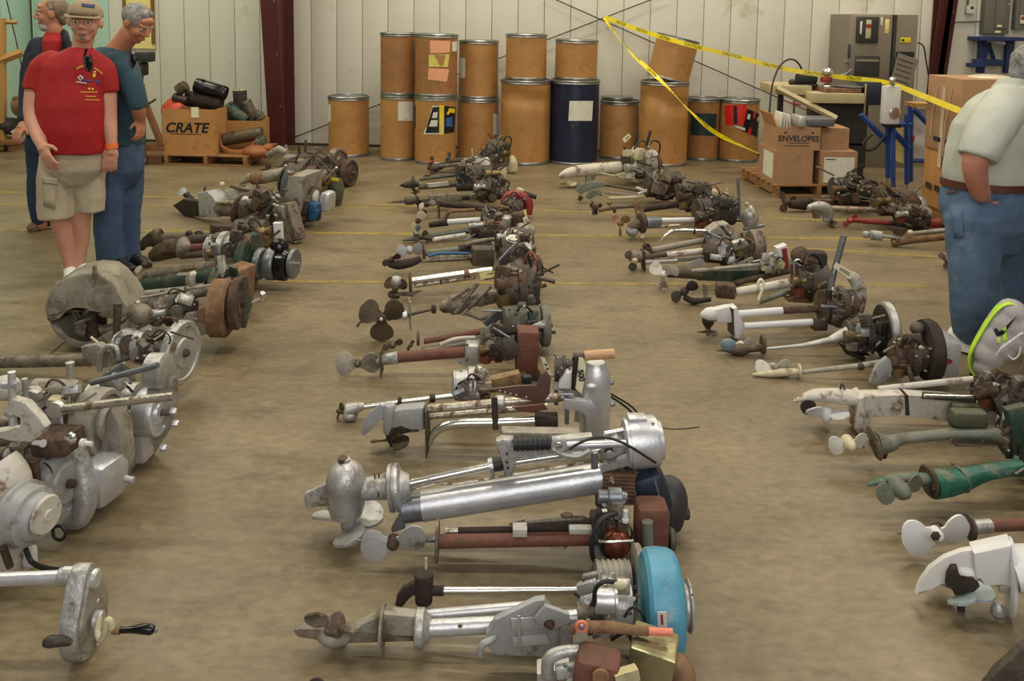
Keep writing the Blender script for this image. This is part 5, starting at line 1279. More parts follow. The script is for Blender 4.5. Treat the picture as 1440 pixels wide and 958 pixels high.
# ================================================================ left row, far to near
t = motor('farthest left-row motor with two stacked round flywheels beside the lone drum', (385, 252), (490, 262), ROW_L)
t.tube('carry_ring', 'alum_dirty', [(380, 222), (386, 212), (398, 210), (402, 222), (396, 233), (384, 232)], 2, sm=True); t.tube('leg_casting', 'alum_dull', [(376, 218), (392, 210), (404, 214)], [3, 6, 5]); t.tube('drive_tube', 'alum_dull', [(402, 222), (428, 225)], 6)
t.prop('iron', (372, 238), '-y', 12, 2, 30, hub=3)
for a, b_, m_ in (((429, 218), (430, 197), 'iron'), ((421, 216), (420, 206), 'grease'), ((437, 238), (445, 207), 'alum_dirty'), ((404, 235), (402, 204), 'alum_dull')): t.tube('control_lever', m_, [a, b_], 2)
head(t, 445, 230, 64, 50, 'mixed', 401, dense=1.6); flywheel(t, (474, 232), 24, 10, 'alum_dirty'); flywheel(t, (491, 243), 19, 9, 'rust'); t.drop()

t = motor('left-row motor with upright pale green tank bearing a yellow sticker', (335, 272), (468, 288), ROW_L)
t.tube('gear_case', 'alum_dull', [(338, 254), (352, 246), (370, 247)], [3, 7, 8]); t.tube('drive_tube', 'rust_orange', [(356, 247), (374, 245)], 9.5); t.tube('tube_upper', 'alum_dull', [(374, 245), (402, 240)], 9); t.prop('iron', (338, 262), '-y', 11, 2, 20, hub=3)
head(t, 432, 258, 60, 54, 'mixed', 402, dense=1.5); flywheel(t, (459, 252), 18, 10, 'alum_dirty')
tk = t.tube('fuel_tank', 'olive', [(472, 248), (473, 262), (473, 282)], [8, 11, 7], None, 16, sm=True); t.plate('sticker', 'label_yellow', [(467, 246), (476, 247), (476, 251), (467, 250)], 1, -.07, 0, tk); t.drop()

t = motor('left-row motor with large rectangular sheet-metal cowl beside a silver and blue tank', (395, 315), (455, 320), ROW_L)
bx = t.plate('cowl', 'alum_dull', [(419, 243), (443, 243), (437, 290), (430, 316), (411, 313), (409, 291)], 56, .05, 3); t.plate('cowl_edge', 'alum_clean', [(410, 289), (430, 291), (430, 294), (410, 292)], 58, .05, 0, bx); t.plate('side_plate', 'zinc', [(398, 250), (406, 240), (412, 244), (404, 286), (394, 280)], 10, -.05, 1); t.plate('wood_strip', 'rust_orange', [(409, 243), (413, 243), (406, 280), (402, 279)], 8, -.07)
t.box('silver_tank', 'alum_clean', (461, 283, .02), (16, 26, 28), (0, 4, 0), 6); t.lathe('blue_tank', 'blue_tank', (443, 310, -.05), 'z', [(0, 7), (3, 9), (24, 9), (27, 5)], None, 16); t.disc('ring_cap', 'white_chip', (446, 278, -.02), 'x', 10, 7)
t.tube('drive_tube', 'iron', [(330, 296), (400, 288)], 6); t.prop('iron', (322, 298), '-y', 13, 2, 20, hub=4); head(t, 425, 300, 44, 40, 'dark', 403); t.drop()

t = motor('left-row motor with pointed dark gear case, grey round blade and slanting steel lever', (265, 304), (425, 342), ROW_L)
t.plate('gear_case', 'rust_dark', [(246, 284), (262, 274), (276, 279), (288, 278), (290, 300), (262, 299)], 10, 0, 2); t.prop('grey_paint', (262, 270, .04), (.2, -1, .1), 17, 2, 160, hub=4, hubmat='rust_dark', wide=.8)
t.plate('gear_housing', 'grey_paint', [(286, 265), (302, 262), (308, 274), (314, 278), (313, 300), (288, 298)], 22, 0, 3); t.tube('drive_tube', 'alum_dirty', [(310, 288), (365, 288)], 12, seg=14); t.tube('tube_highlight_strip', 'chrome_worn', [(305, 280, -.06), (352, 281, -.06)], 2.5)  # bright strip added in place of the highlight along the tube top
t.plate('side_plate', 'white_chip', [(318, 262), (352, 257), (351, 279), (322, 280)], 5, .06, .6); t.ball('oil_cap', 'cream', (312, 255, .06), (4, 4, 4)); t.tube('fin', 'iron', [(289, 258), (286, 268)], 1.6)
head(t, 372, 300, 60, 60, 'brown', 404, dense=1.6); t.tube('tiller_lever', 'zinc', [(360, 310, -.1), (375, 290, -.1), (391, 270, -.1)], 3.4, None, 10); t.ball('magneto_dome', 'rust', (356, 290, -.08), (10, 9, 10))
t.plate('cowl_panel', 'alum_dull', [(386, 284), (405, 280), (416, 320), (420, 336), (410, 334), (396, 316)], 14, -.02, 2); t.plate('cowl_panel', 'alum_dirty', [(406, 280), (411, 281), (424, 330), (418, 334)], 18, -.02, 1); t.lathe('cylinder', 'alum_dull', (396, 292, -.06), 'x', [(-10, 7), (8, 9), (10, 9)], None, 14); t.drop()

t = motor('dark brown left-row motor with white horseshoe clamp and round brown gear cap', (205, 362), (385, 366), ROW_L)
t.plate('gear_case', 'bronze', [(192, 346), (203, 332), (216, 322), (222, 332), (226, 342), (204, 347)], 16, 0, 3); t.tube('drive_tube', 'iron', [(215, 338), (300, 334)], [9, 7], seg=14); t.disc('tube_band', 'bronze', (222, 334), 'x', 14, 8); t.tube('top_handle', 'iron', [(272, 334), (276, 326), (284, 326), (288, 334)], 1.8, sm=True); t.ball('oil_cap', 'grease', (266, 328), 5)
t.prop('bronze', (192, 352), '-y', 14, 2, 30, hub=4)
t.box('frame_box', 'rust', (322, 325, .04), (48, 20, 20), (0, 0, 0), 2); t.tube('horseshoe_clamp', 'white_chip', [(303, 332, -.06), (320, 338, -.06), (340, 343, -.06), (352, 336, -.06), (353, 325, -.06), (344, 319, -.06)], 4, sm=True)
t.tube('horseshoe_clamp', 'white_chip', [(303, 332, -.08), (330, 347, -.08)], 3); head(t, 355, 335, 50, 50, 'mixed', 405, dense=1.3)
g = t.lathe('gear_cap', 'rust_orange', (369, 337, -.08), '-y', [(0, 12), (3, 13), (5, 9), (6, 4), (8, 0)], None, 16); t.plate('white_post', 'white_clean', [(385, 312), (397, 312), (398, 336), (387, 337)], 10, -.04, 1); t.drop()

t = motor('left-row motor with black banded flywheel stack at its end and big dark green disc', (190, 392), (408, 408), ROW_L)
t.prop('white_chip', (206, 374, -.03), (0, -1, .3), 20, 2, 35, hub=6, hubmat='bronze', wide=.55); t.tube('gear_case', 'bronze', [(214, 364), (226, 357), (240, 352)], [8, 13, 14]); t.tube('leg_casting', 'rust', [(234, 353), (258, 350)], 14, seg=14); t.lathe('leg_cone', 'alum_dirty', (256, 351), 'x', [(0, 16), (4, 15), (12, 6), (14, 5)], None, 16); t.tube('drive_tube', 'rust_red', [(266, 351), (300, 348)], 5)
t.tube('exhaust_tube', 'bronze', [(256, 362, -.02), (310, 358, -.02)], 5); head(t, 318, 358, 50, 46, 'silver', 406, dense=1.4)
t.lathe('green_disc', 'green', (350, 368), 'x', [(-6, 28), (-4, 37), (4, 39), (7, 36), (8, 0)], None, 30); t.disc('zinc_collar', 'zinc', (366, 373), 'x', 22, 10); flywheel(t, (384, 373), 23, 14, 'zinc'); t.disc('black_drum', 'black_gloss', (399, 374, .02), 'x', 23, 18); t.disc('end_plate', 'zinc', (413, 373, .02), 'x', 21, 6); t.tube('end_stud', 'chrome', [(414, 373, .02), (421, 373, .02)], 2)
t.lathe('black_dome', 'black_gloss', (393, 352, .02), 'z', [(0, 13), (6, 13), (12, 9), (15, 0)], None, 18); t.drop()

t = motor('left-row motor with glossy dark green tube and brass nameplates', (180, 420), (330, 447), ROW_L)
t.tube('leg_casting', 'green', [(196, 400), (250, 391), (316, 381)], [10, 10, 9], seg=16); t.plate('name_plate', 'brass', [(256, 375), (274, 374), (274, 377), (256, 378)], 3, -.06); t.plate('name_plate', 'white_chip', [(250, 382), (266, 381), (266, 384), (250, 385)], 3, -.07); t.box('strap', 'white_chip', (272, 388, -.03), (10, 20, 16), (0, 8, 0), 1)
t.tube('top_tube', 'alum_dirty', [(205, 386, .03), (240, 380, .03), (300, 372, .03)], 8); t.plate('clamp_post', 'white_chip', [(307, 358), (314, 356), (318, 384), (310, 384)], 6, -.05, .6)
t.tube('drive_tube', 'white_chip', [(172, 413, -.04), (300, 400, -.04)], 4.2); t.tube('gear_case', 'green', [(170, 404), (186, 402), (198, 400)], [5, 8, 10]); t.prop('iron', (150, 402), '-y', 20, 2, 20, hub=5)
head(t, 318, 400, 40, 44, 'olive', 407); t.box('rust_tank', 'rust_orange', (335, 402, .05), (26, 40, 64), (0, 6, 0), 4); t.tube('leg_stub', 'white_chip', [(344, 428, -.02), (368, 418, -.02)], 3); t.ball('stub_nut', 'chrome', (369, 412, -.02), 5); t.drop()

# -- tunnel shroud motor
t = motor('left-row motor with big grey scoop-shaped propeller tunnel and tan rusty flywheel', (135, 490), (330, 488), ROW_L)
sh = t.plate('tunnel_shroud', 'scoop_grey', [(80, 418), (83, 402), (94, 388), (112, 379), (134, 374), (156, 376), (170, 386), (180, 402), (190, 420), (196, 428), (192, 436), (170, 440), (150, 434), (149, 422), (138, 415), (118, 414), (104, 420), (93, 432), (86, 446), (80, 440)], 70, .06, 8)
t.plate('tunnel_lower', 'scoop_grey', [(84, 446), (94, 446), (108, 466), (132, 474), (150, 470), (190, 440), (194, 468), (150, 482), (116, 478), (94, 462)], 66, .06, 4); t.plate('tunnel_inside', 'grease', [(90, 440), (104, 420), (120, 414), (140, 416), (150, 430), (150, 470), (112, 470)], 6, .2)
t.tube('shroud_rib', 'scoop_grey', [(133, 375, -.05), (134, 392, -.055), (138, 412, -.05)], 3, sh, sm=True); t.bolts('white_clean', [(194, 427), (192, 432)], 3, 'z', -.04)
t.lathe('propeller_hub', 'rust', (130, 474, .02), 'z', [(0, 10), (10, 8), (22, 7), (26, 9), (30, 5)], None, 14); t.prop('alum_dirty', (124, 440, .05), 'z', 34, 3, 15, hub=8, wide=.9, pitch=12); 
t.tube('drive_tube', 'alum_dirty', [(190, 428, .05), (300, 408, .05)], 8); t.tube('top_rod', 'alum_dull', [(198, 420, .0), (296, 402, .0)], 2)
head(t, 245, 436, 90, 62, 'mixed', 408, dense=1.8); t.lathe('oil_gauge', 'sage', (249, 438, -.1), '-y', [(0, 8), (2, 9), (4, 8), (4, 3), (6, 0)], None, 16)
cclamp(t, 268, 458, 44, 34, 'alum_dull', -.09, 1, 'iron', 7, -12); t.lathe('muffler_disc', 'rust_orange', (289, 443, -.1), '-y', [(0, 11), (2, 12), (4, 11), (5, 0)], None, 20); t.tube('drain_pipe', 'brass', [(292, 455, -.1), (294, 472, -.1)], 2.4)
tk = t.lathe('fuel_tank', 'rust_orange', (312, 434), 'x', [(-14, 30), (-12, 40), (8, 41), (12, 36), (12, 10)], None, 30); flywheel(t, (333, 428), 36, 12, 'rust', 'rust_dark'); t.plate('olive_plate', 'olive', [(330, 392), (348, 388), (354, 430), (346, 462), (336, 460)], 10, .06, 2)
t.drop()

# -- silver with upright lever
t = motor('left-row motor with upright dark lever and tilted silver flywheel rim', (110, 545), (258, 560), ROW_L)
t.tube('lever', 'iron', [(165, 505), (164, 470), (166, 432)], [4, 5, 6], None, 12); t.ball('tank_ball', 'alum_dirty', (198, 448, .04), (16, 16, 15)); t.plate('clamp_casting', 'alum_dull', [(118, 492), (140, 488), (158, 498), (160, 520), (142, 522), (120, 505)], 14, 0, 2)
t.tube('clamp_strap', 'alum', [(140, 528, -.08), (142, 505, -.08), (152, 494, -.08), (164, 496, -.08), (168, 512, -.08)], 4, sm=True); t.tube('coil_bracket', 'cream', [(128, 480, .02), (140, 490, .02), (150, 498, .02)], 2)
head(t, 205, 492, 100, 70, 'silver', 409, dense=1.8); f = flywheel(t, (254, 502), 44, 14, 'alum', 'rust'); t.tube('drive_tube', 'alum_dirty', [(-60, 516, .05), (130, 512, .05)], 9); t.prop('alum_dirty', (-70, 514), '-y', 30, 2, 20, hub=8)
t.lathe('dome_case', 'alum', (166, 545, -.04), (0, -.5, 1), [(-10, 22), (0, 24), (14, 20), (22, 10), (24, 0)], None, 22); t.drop()

# -- long handle
t = motor('left-row motor with two round polished silver magneto drums side by side', (95, 642), (232, 649), ROW_L)
t.tube('upper_rod', 'zinc', [(128, 537, -.1), (222, 512, -.1)], 4.2, None, 12); head(t, 165, 560, 100, 80, 'silver', 410, dense=1.8)
t.lathe('magneto', 'alum', (222, 520, .0), 'x', [(-12, 24), (10, 25), (13, 20), (14, 0)], None, 26); m_ = flywheel(t, (212, 578, -.02), 33, 30, 'alum_clean'); t.plate('tank_wall', 'alum_dull', [(222, 535), (246, 528), (250, 560), (240, 600), (214, 640), (205, 640), (216, 590)], 14, .03, 2)
t.box('tank_foot', 'alum_clean', (196, 624, -.03), (30, 34, 42), (0, 0, 0), 6); t.bolts('alum_clean', [(240, 577, 0), (243, 594, 0), (226, 628, 0)], 5, 'x', -.04, None, 8); t.tube('drive_tube', 'alum_dirty', [(-140, 598, .08), (110, 590, .08)], 11); t.prop('alum_dirty', (-150, 600), '-y', 34, 2, 30, hub=8); t.drop()

# -- cream flywheel with silver belly tank
t = motor('left-row motor with thick cream flywheel, long silver tiller rod and belly tank', (30, 692), (155, 702), ROW_L)
t.tube('tiller_rod', 'chrome_worn', [(88, 574, -.17), (244, 556, -.17)], 5.4, None, 14); rg = t.lathe('tiller_eye', 'alum_clean', (79, 575, -.17), '-y', [(-4, 6), (-4, 11), (4, 11), (4, 6)], None, 20); t.plate('eye_post', 'alum_clean', [(73, 582), (86, 582), (88, 600), (76, 600)], 6, -.16, 1)
flywheel(t, (136, 592), 46, 34, 'alum_dull', 'bronze', face='alum_dull'); t.box('belly_tank', 'alum_clean', (140, 668, -.06), (56, 60, 64), (0, 5, -8), 12); t.plate('tank_wall', 'alum_dull', [(150, 600), (166, 560), (176, 590), (184, 640), (178, 668), (166, 690), (150, 690)], 30, .0, 4); t.tube('tank_stud', 'alum_clean', [(176, 672, -.06), (188, 675, -.06)], 5)
head(t, 75, 570, 100, 80, 'pale', 411, dense=1.6); t.lathe('muffler', 'alum_dull', (85, 548, .0), 'x', [(-40, 8), (-38, 14), (18, 16), (26, 14), (28, 6)], None, 18); t.plate('exhaust_scoop', 'white_chip', [(30, 545), (50, 542), (62, 552), (40, 556)], 10, -.06, 2); t.lathe('white_cap', 'alum', (99, 530, .02), 'z', [(-2, 5), (12, 5), (22, 6), (23, 0)], None, 12)
t.tube('drive_tube', 'alum_dirty', [(-220, 640, .08), (40, 610, .08)], 13); t.prop('alum_dirty', (-230, 645), '-y', 42, 2, 30, hub=9); t.drop()

# -- grey disc with rusty head
t = motor('left-row motor with plain grey disc flywheel, rusty head and two white spark plugs', (30, 742), (105, 752), ROW_L)
flywheel(t, (84, 671), 48, 26, 'grey_paint', 'rust', cup=.62); t.tube('tank_rim', 'alum', [(92, 600, .05), (112, 640, .06), (120, 690, .05), (112, 722, .03), (92, 728, .02)], [10, 14, 17, 14, 8], sm=True, seg=16)
t.box('cylinder_head', 'rust', (82, 612, -.02), (52, 50, 28), (0, -4, 0), 6); t.lathe('spark_plug', 'white_clean', (62, 616, -.1), '-x', [(0, 5), (4, 5), (5, 3.5), (16, 3.5)], None, 10); t.lathe('spark_plug', 'white_clean', (114, 615, -.06), 'x', [(0, 6), (5, 6), (6, 3.5), (16, 3.5)], None, 10); t.lathe('head_cap', 'chrome', (100, 608, -.07), '-y', [(0, 8), (4, 8), (6, 5), (6, 0)], None, 16)
head(t, 40, 640, 80, 70, 'brown', 412, dense=1.4); t.tube('lead_loop', 'rubber', [(72, 736, -.08), (84, 732, -.08), (92, 742, -.08), (86, 752, -.08), (76, 748, -.08), (74, 738, -.08)], 2.2, sm=True); t.tube('rust_lever', 'rust', [(48, 640, -.12), (52, 670, -.12), (50, 690, -.12)], [6, 5, 6], sm=True)
# white clamp of this motor
t.plate('clamp_casting', 'white_chip', [(10, 570), (20, 550), (40, 556), (60, 578), (68, 590), (62, 602), (46, 612), (20, 606), (0, 606), (-10, 596), (36, 594), (36, 574)], 14, -.1, 2.5); t.tube('clamp_screw', 'alum_clean', [(16, 515, -.1), (18, 590, -.1)], 5); t.tube('clamp_handle', 'alum_clean', [(4, 534, -.1), (26, 534, -.1)], 5); t.tube('clamp_screw', 'alum', [(34, 525, 0), (36, 560, 0)], 4); t.ball('clamp_foot', 'alum', (16, 572, -.1), (10, 9, 6)); t.ball('white_dome', 'white_chip', (8, 538, .06), (22, 18, 18))
t.tube('drive_tube', 'alum_dirty', [(-210, 640, .08), (0, 650, .08)], 13); t.prop('alum_dirty', (-220, 636), '-y', 34, 2, 30, hub=9); t.drop()

# -- chipped grey cowl with starter
t = motor('left-row motor with tall chipped grey cowl and stepped round starter housing', (-30, 802), (40, 812), ROW_L)
t.tube('cowl', 'white_chip', [(-6, 652), (8, 676), (14, 720), (16, 770), (20, 806)], [30, 34, 32, 28, 20], None, 24, sm=True, squash=.9, label='chipped grey painted cowl'); t.lathe('cowl_top', 'alum_dull', (15, 664, .02), 'z', [(-10, 24), (4, 22), (14, 14), (18, 0)], None, 20)
s_ = t.lathe('starter_housing', 'grey_paint', (36, 722, -.03), (1, -.12, 0), [(-10, 44), (-4, 44), (-2, 40), (16, 38), (18, 32), (26, 30), (30, 26)], None, 36); t.lathe('starter_cap', 'white_chip', (64, 722, -.04), (1, -.12, 0), [(0, 26), (4, 24), (5, 8), (8, 7), (8, 0)], s_, 28); t.tube('cowl_band', 'rust', [(4, 768, -.12), (14, 795, -.1)], 5)
t.tube('fuel_hose', 'rubber', [(36, 770, -.05), (44, 788, -.05), (62, 797, -.06), (84, 800, -.06)], 3.5, sm=True); t.box('white_lug', 'white_clean', (42, 780, .0), (18, 14, 30), (0, 0, 0), 5)
t.tube('drive_tube', 'white_chip', [(-220, 690, .05), (-20, 730, .05)], 15); t.prop('alum', (-230, 686), '-y', 34, 2, 30, hub=9); head(t, -60, 730, 110, 110, 'pale', 413); t.drop()

# -- hand-crank motor
t = motor('hand-cranked unit with pear-shaped silver gear housing and black turned handles', (-60, 918), (118, 918), ROW_L)
t.tube('main_tube', 'alum_clean', [(-330, 822), (86, 806)], 9, None, 18); t.tube('tube_collar', 'alum', [(84, 806), (112, 805)], 12.5, None, 18); t.plate('collar_tab', 'white_clean', [(89, 793), (109, 793), (109, 800), (89, 800)], 8, 0, 1)
# pear-shaped case: outline in the plane across the tube
bm = bmesh.new(); c0 = t.P((118, 866)); r1, r2 = t.m(50), t.m(18); top = t.P((118, 806)) - c0; hz = top.z
pts = []
for k in range(28):
    a = 2 * math.pi * k / 28
    z = r1 * math.cos(a); y = r1 * math.sin(a)
    pts.append((y, z))
out = []
for k in range(40):
    a = -math.pi / 2 + 0.45 + (math.pi * 2 - 0.0) * 0
n_ = 20
for k in range(n_ + 1):
    a = R_(-215 + 250 * k / n_); out.append((r1 * math.cos(a), r1 * math.sin(a)))
for k in range(9):
    a = R_(25 + 130 * k / 8); out.append((r2 * math.cos(a), hz + r2 * math.sin(a)))
P_ = [c0 + t.n * y + Vector((0, 0, z)) for y, z in out]
bm_poly(bm, P_, t.u * t.m(24), t.m(3))
cs = t._add('gear_housing', bm, 'alum', angle=30)
P2 = [c0 + t.u * t.m(13) + t.n * (y * .82) + Vector((0, 0, z * .84 + r1 * .05)) for y, z in out]
bm = bmesh.new(); bm_poly(bm, P2, t.u * t.m(6), t.m(1)); t._add('housing_cover', bm, 'alum_dull', cs, angle=30)
t.disc('top_boss', 'alum_clean', (134, 808), 'x', 13, 8, cs); t.disc('crank_boss', 'alum_clean', (138, 866, -.03), 'x', 12, 12, cs)
t.bolts('alum', [(137, 840, -.06), (137, 900, -.03), (137, 826, .03)], 3, 'x', 0, cs)
hd = t.tube('crank_arm', 'cream', [(140, 862, -.04), (137, 884, -.06), (142, 894, -.07), (148, 882, -.08), (150, 868, -.08), (155, 868, -.08), (158, 880, -.08)], 4.6, sm=True, seg=10)
t.tube('handle_ferrule', 'rust_orange', [(158, 881, -.08), (169, 881, -.08)], 5.4, hd, 12); t.tube('handle_grip', 'black_gloss', [(168, 881, -.08), (184, 880, -.08), (200, 879, -.08), (212, 880, -.08), (217, 881, -.08)], [4, 4.4, 6.8, 7, 4], hd, 14, sm=True); t.ball('handle_tip', 'zinc', (219, 881, -.08), 3, hd)
t.tube('rear_handle', 'grease', [(62, 899, -.1), (70, 897, -.1), (84, 896, -.1), (100, 897, -.09)], [5, 8, 7, 4.5], None, 14, sm=True)
t.prop('alum_dull', (-340, 825), '-y', 50, 2, 20, hub=10); t.drop()

# ================================================================ things along the left of the back wall
mat('cardboard', (178, 128, 74), 0.8, 0, 0.08, 5, (150, 104, 58), 0.3, 6)
mat('cardboard_grey', (164, 126, 92), 0.8, 0, 0.08, 5, (140, 104, 72), 0.3, 6)
mat('pallet_wood', (146, 104, 62), 0.8, 0, 0.2, 8, (104, 72, 44), 0.3, 6, grain=(1, 8, 8))
mat('lumber', (176, 132, 72), 0.7, 0, 0.14, 8, grain=(8, 1, 8))
mat('lumber_brown', (126, 84, 50), 0.7, 0, 0.2, 8, grain=(8, 8, 1))
mat('hose_orange', (140, 82, 42), 0.6, 0, 0.14, 8)
mat('dish_orange', (180, 62, 32), 0.5, 0, 0.1, 8)
mat('machine_grey', (128, 118, 104), 0.5, 0.1, 0.07, 3)
mat('machine_dark', (52, 50, 46), 0.5, 0.1, 0.1, 3)
mat('bench_top', (176, 162, 124), 0.7, 0, 0.1, 5)
mat('stand_blue', (28, 66, 138), 0.45, 0.1, 0.14, 6, (24, 44, 86), 0.3, 6)
mat('panel_grey', (108, 106, 96), 0.5, 0.15, 0.06, 4)
mat('film', (200, 186, 160), 0.25, 0, 0.1, 4)
mat('rack_blue', (26, 46, 92), 0.5, 0, 0.14, 5)

def text_mesh(name, body, size, material, parent, loc, rotz, shear=0.0, font_scale=1.0, rotx=90):
    cu = bpy.data.curves.new(name, 'FONT'); cu.body = body; cu.size = size; cu.extrude = 0.0006; cu.align_x = 'CENTER'; cu.align_y = 'CENTER'; cu.shear = shear; cu.offset = 0.0
    if font_scale != 1.0: cu.offset = font_scale
    o = bpy.data.objects.new(name, cu); COL.objects.link(o); bpy.context.view_layer.update()
    me = bpy.data.meshes.new_from_object(o); bpy.data.objects.remove(o)
    q = link(name, me, material, parent, loc); q.rotation_euler = (R_(rotx), 0, rotz); return q

def pallet(label, c, w, dp, yaw, h=0.12, group='wooden pallets'):
    root = bpy.data.objects.new('pallet', None); COL.objects.link(root); root.location = (c[0], c[1], 0); root.rotation_euler = (0, 0, R_(yaw)); tag(root, label, 'pallet', group)
    def b(name, lo, hi, parent=root): return slab(name, 'pallet_wood', lo, hi, parent, 0.003)
    for i in range(3):
        x = -w / 2 + 0.02 + (w - 0.085) * i / 2
        b('stringer', (x, -dp / 2, 0.018), (x + 0.045, dp / 2, h - 0.018))
    for i in range(7):
        y = -dp / 2 + (dp - 0.09) * i / 6; b('deck_board', (-w / 2, y, h - 0.018), (w / 2, y + 0.09, h))
    for i in range(3):
        y = -dp / 2 + (dp - 0.09) * i / 2; b('bottom_board', (-w / 2, y, 0), (w / 2, y + 0.09, 0.018))
    return root
def carton(name, label, c, size, yaw, material='cardboard', open_top=False, cat='box', group=None, flap=None):
    """cardboard box: four walls, bottom and flaps; c = centre of its base"""
    root = bpy.data.objects.new(name, None); COL.objects.link(root); root.location = c; root.rotation_euler = (0, 0, R_(yaw)); tag(root, label, cat, group)
    w, d, h = size; t_ = 0.006
    slab('wall', material, (-w / 2, -d / 2, 0), (w / 2, -d / 2 + t_, h), root); slab('wall', material, (-w / 2, d / 2 - t_, 0), (w / 2, d / 2, h), root)
    slab('wall', material, (-w / 2, -d / 2 + t_, 0), (-w / 2 + t_, d / 2 - t_, h), root); slab('wall', material, (w / 2 - t_, -d / 2 + t_, 0), (w / 2, d / 2 - t_, h), root)
    slab('bottom', material, (-w / 2 + t_, -d / 2 + t_, 0), (w / 2 - t_, d / 2 - t_, t_), root)
    if not open_top:
        slab('top_flap', material, (-w / 2, -d / 2, h), (w / 2, -0.002, h + 0.005), root); slab('top_flap', material, (-w / 2, 0.002, h), (w / 2, d / 2, h + 0.005), root)
        slab('packing_tape', 'cardboard_grey', (-w / 2 - .001, -0.025, h + 0.0052), (w / 2 + .001, 0.025, h + 0.006), root)
    return root

# pallet with the CRATE box
gl, gr = G(230, 233), G(352, 236); pw = (gr - gl).length
pc = (gl + gr) / 2 + Vector((0, 0.5, 0)); PZ = 0.12
pallet('low wooden pallet under the box marked CRATE', (pc.x, pc.y), pw, 0.95, math.degrees(math.atan2((gr - gl).y, (gr - gl).x)))
fy = gl.y + 0.05
def at_y(px, py, y): return PY(px, py, y)
a, b = at_y(229, 219, fy), at_y(303, 219, fy); bw = (b - a).length; bh = at_y(265, 154, fy).z - PZ
bx = carton('cardboard_box', 'brown cardboard box printed CRATE, full of engine scrap', ((a.x + b.x) / 2, fy + 0.24, PZ), (bw, 0.46, bh), 0.6, 'cardboard', True)
text_mesh('lettering', 'CRATE', 0.15, 'label_black', bx, (-0.03, -0.2315, bh * 0.58), 0, 0.25, 0.004)
slab('print_line', 'label_black', (-0.2, -0.2318, bh * 0.44), (0.13, -0.23, bh * 0.455), bx)
tg = slab('paper_tag', 'tag_paper', (0.03, -0.236, bh * .82), (0.11, -0.231, bh * 1.05), bx); 
def obj_at(name, label, cat, px, py, y, group=None):
    o = bpy.data.objects.new(name, None); COL.objects.link(o); o.location = PY(px, py, y); tag(o, label, cat, group); return o
class Loose(Thing):
    """a thing resting on other things: its parts are traced on the plane y"""
    def __init__(self, name, label, cat, px, py, y, group=None):
        Thing.__init__(self, name, label, cat, px, py, group, y=y)
SCR = 'scrap engine parts heaped by the left column'
def can(label, name, material, p, q, r, y, end=None, cat='canister', dz=0.0, d2=0.0):
    t = Loose(name, label, cat, (p[0] + q[0]) / 2, (p[1] + q[1]) / 2, y, SCR)
    A, B = t.P((p[0], p[1], 0)), t.P((q[0], q[1], d2)); ax = B - A; L_ = ax.length; rr = t.m(r)
    bm = bmesh.new(); bm_lathe(bm, A, ax, [(0, rr * .5), (0, rr * .94), (L_ * .03, rr), (L_ * .97, rr), (L_, rr * .94), (L_, rr * .5)], 22); body = t._add('body', bm, material)
    for k in (0.12, 0.88):
        bm = bmesh.new(); bm_lathe(bm, A + ax * k, ax, [(-rr * .08, rr), (0, rr * 1.04), (rr * .08, rr)], 22); t._add('rim_band', bm, material)
    bm = bmesh.new(); bm_lathe(bm, A - ax.normalized() * .004, ax, [(0, 0), (0, rr * .8), (0.006, rr * .82)], 22); t._add('end_cap', bm, end or material)
    bm = bmesh.new(); bm_lathe(bm, A + ax * .3 + Vector((0, -rr * .5, rr * .85)), (0, 0, 1), [(0, rr * .25), (rr * .25, rr * .25), (rr * .3, rr * .15)], 10); t._add('filler_cap', bm, material)
    return t
by = fy + 0.24
can('black cylindrical fuel tank lying tilted on top of the CRATE box', 'fuel_tank', 'black_gloss', (275, 119), (318, 132), 10.5, by)
can('round grey-brown tank end beside the black cylinder over the CRATE box', 'fuel_tank', 'bronze', (250, 128), (262, 120), 8, by - .1)
can('dark muffler lying under the black cylinder in the CRATE box', 'muffler', 'rust_dark', (262, 138), (312, 146), 11, by + .02)
can('small dark casting poking from the CRATE box beside the orange dish', 'engine_casting', 'grease', (244, 136), (262, 142), 6, by - .12)
t = Loose('orange_dish', 'bright orange round shroud sticking out of the CRATE box', 'shroud', 243, 148, by - .1, SCR); t.lathe('shell', 'dish_orange', (243, 147), (-.3, -.5, .8), [(-3, 17), (0, 18), (3, 15), (5, 6), (5, 0)], None, 26); t.lathe('rim', 'dish_orange', (243, 147), (-.3, -.5, .8), [(-4, 17), (-2, 19), (0, 18)], None, 26)
# second box with tanks
y2 = fy + 0.35
a, b = at_y(311, 200, y2), at_y(367, 200, y2); zb = PZ
zt_ = at_y(340, 170, y2).z
carton('cardboard_box', 'open orange-brown box of cylinders right of the CRATE box', ((a.x + b.x) / 2, y2 + 0.18, PZ), ((b - a).length, 0.34, zt_ - PZ), 0.6, 'kraft', True)
can('dull green canister leaning in the open box', 'canister', 'green', (318, 150), (345, 172), 11, y2 + .14)
can('canister with orange-yellow end facing out, upright behind the green one', 'canister', 'rust_dark', (337, 127), (339, 160), 9.5, y2 + .22, 'cream')
can('grey-brown dented canister leaning right in the open box', 'canister', 'iron', (345, 142), (358, 170), 8, y2 + .18)
can('small round green tank at the right end of the open box', 'canister', 'olive', (362, 160), (368, 168), 7.5, y2 + .1)
can('long grey-brown roll lying in front of the open box', 'canister', 'bronze', (312, 197), (369, 187), 9, fy + .2)
t = Loose('hose_coil', 'coiled orange hose hanging over the pallet beside the CRATE box', 'hose', 325, 200, fy + .12)
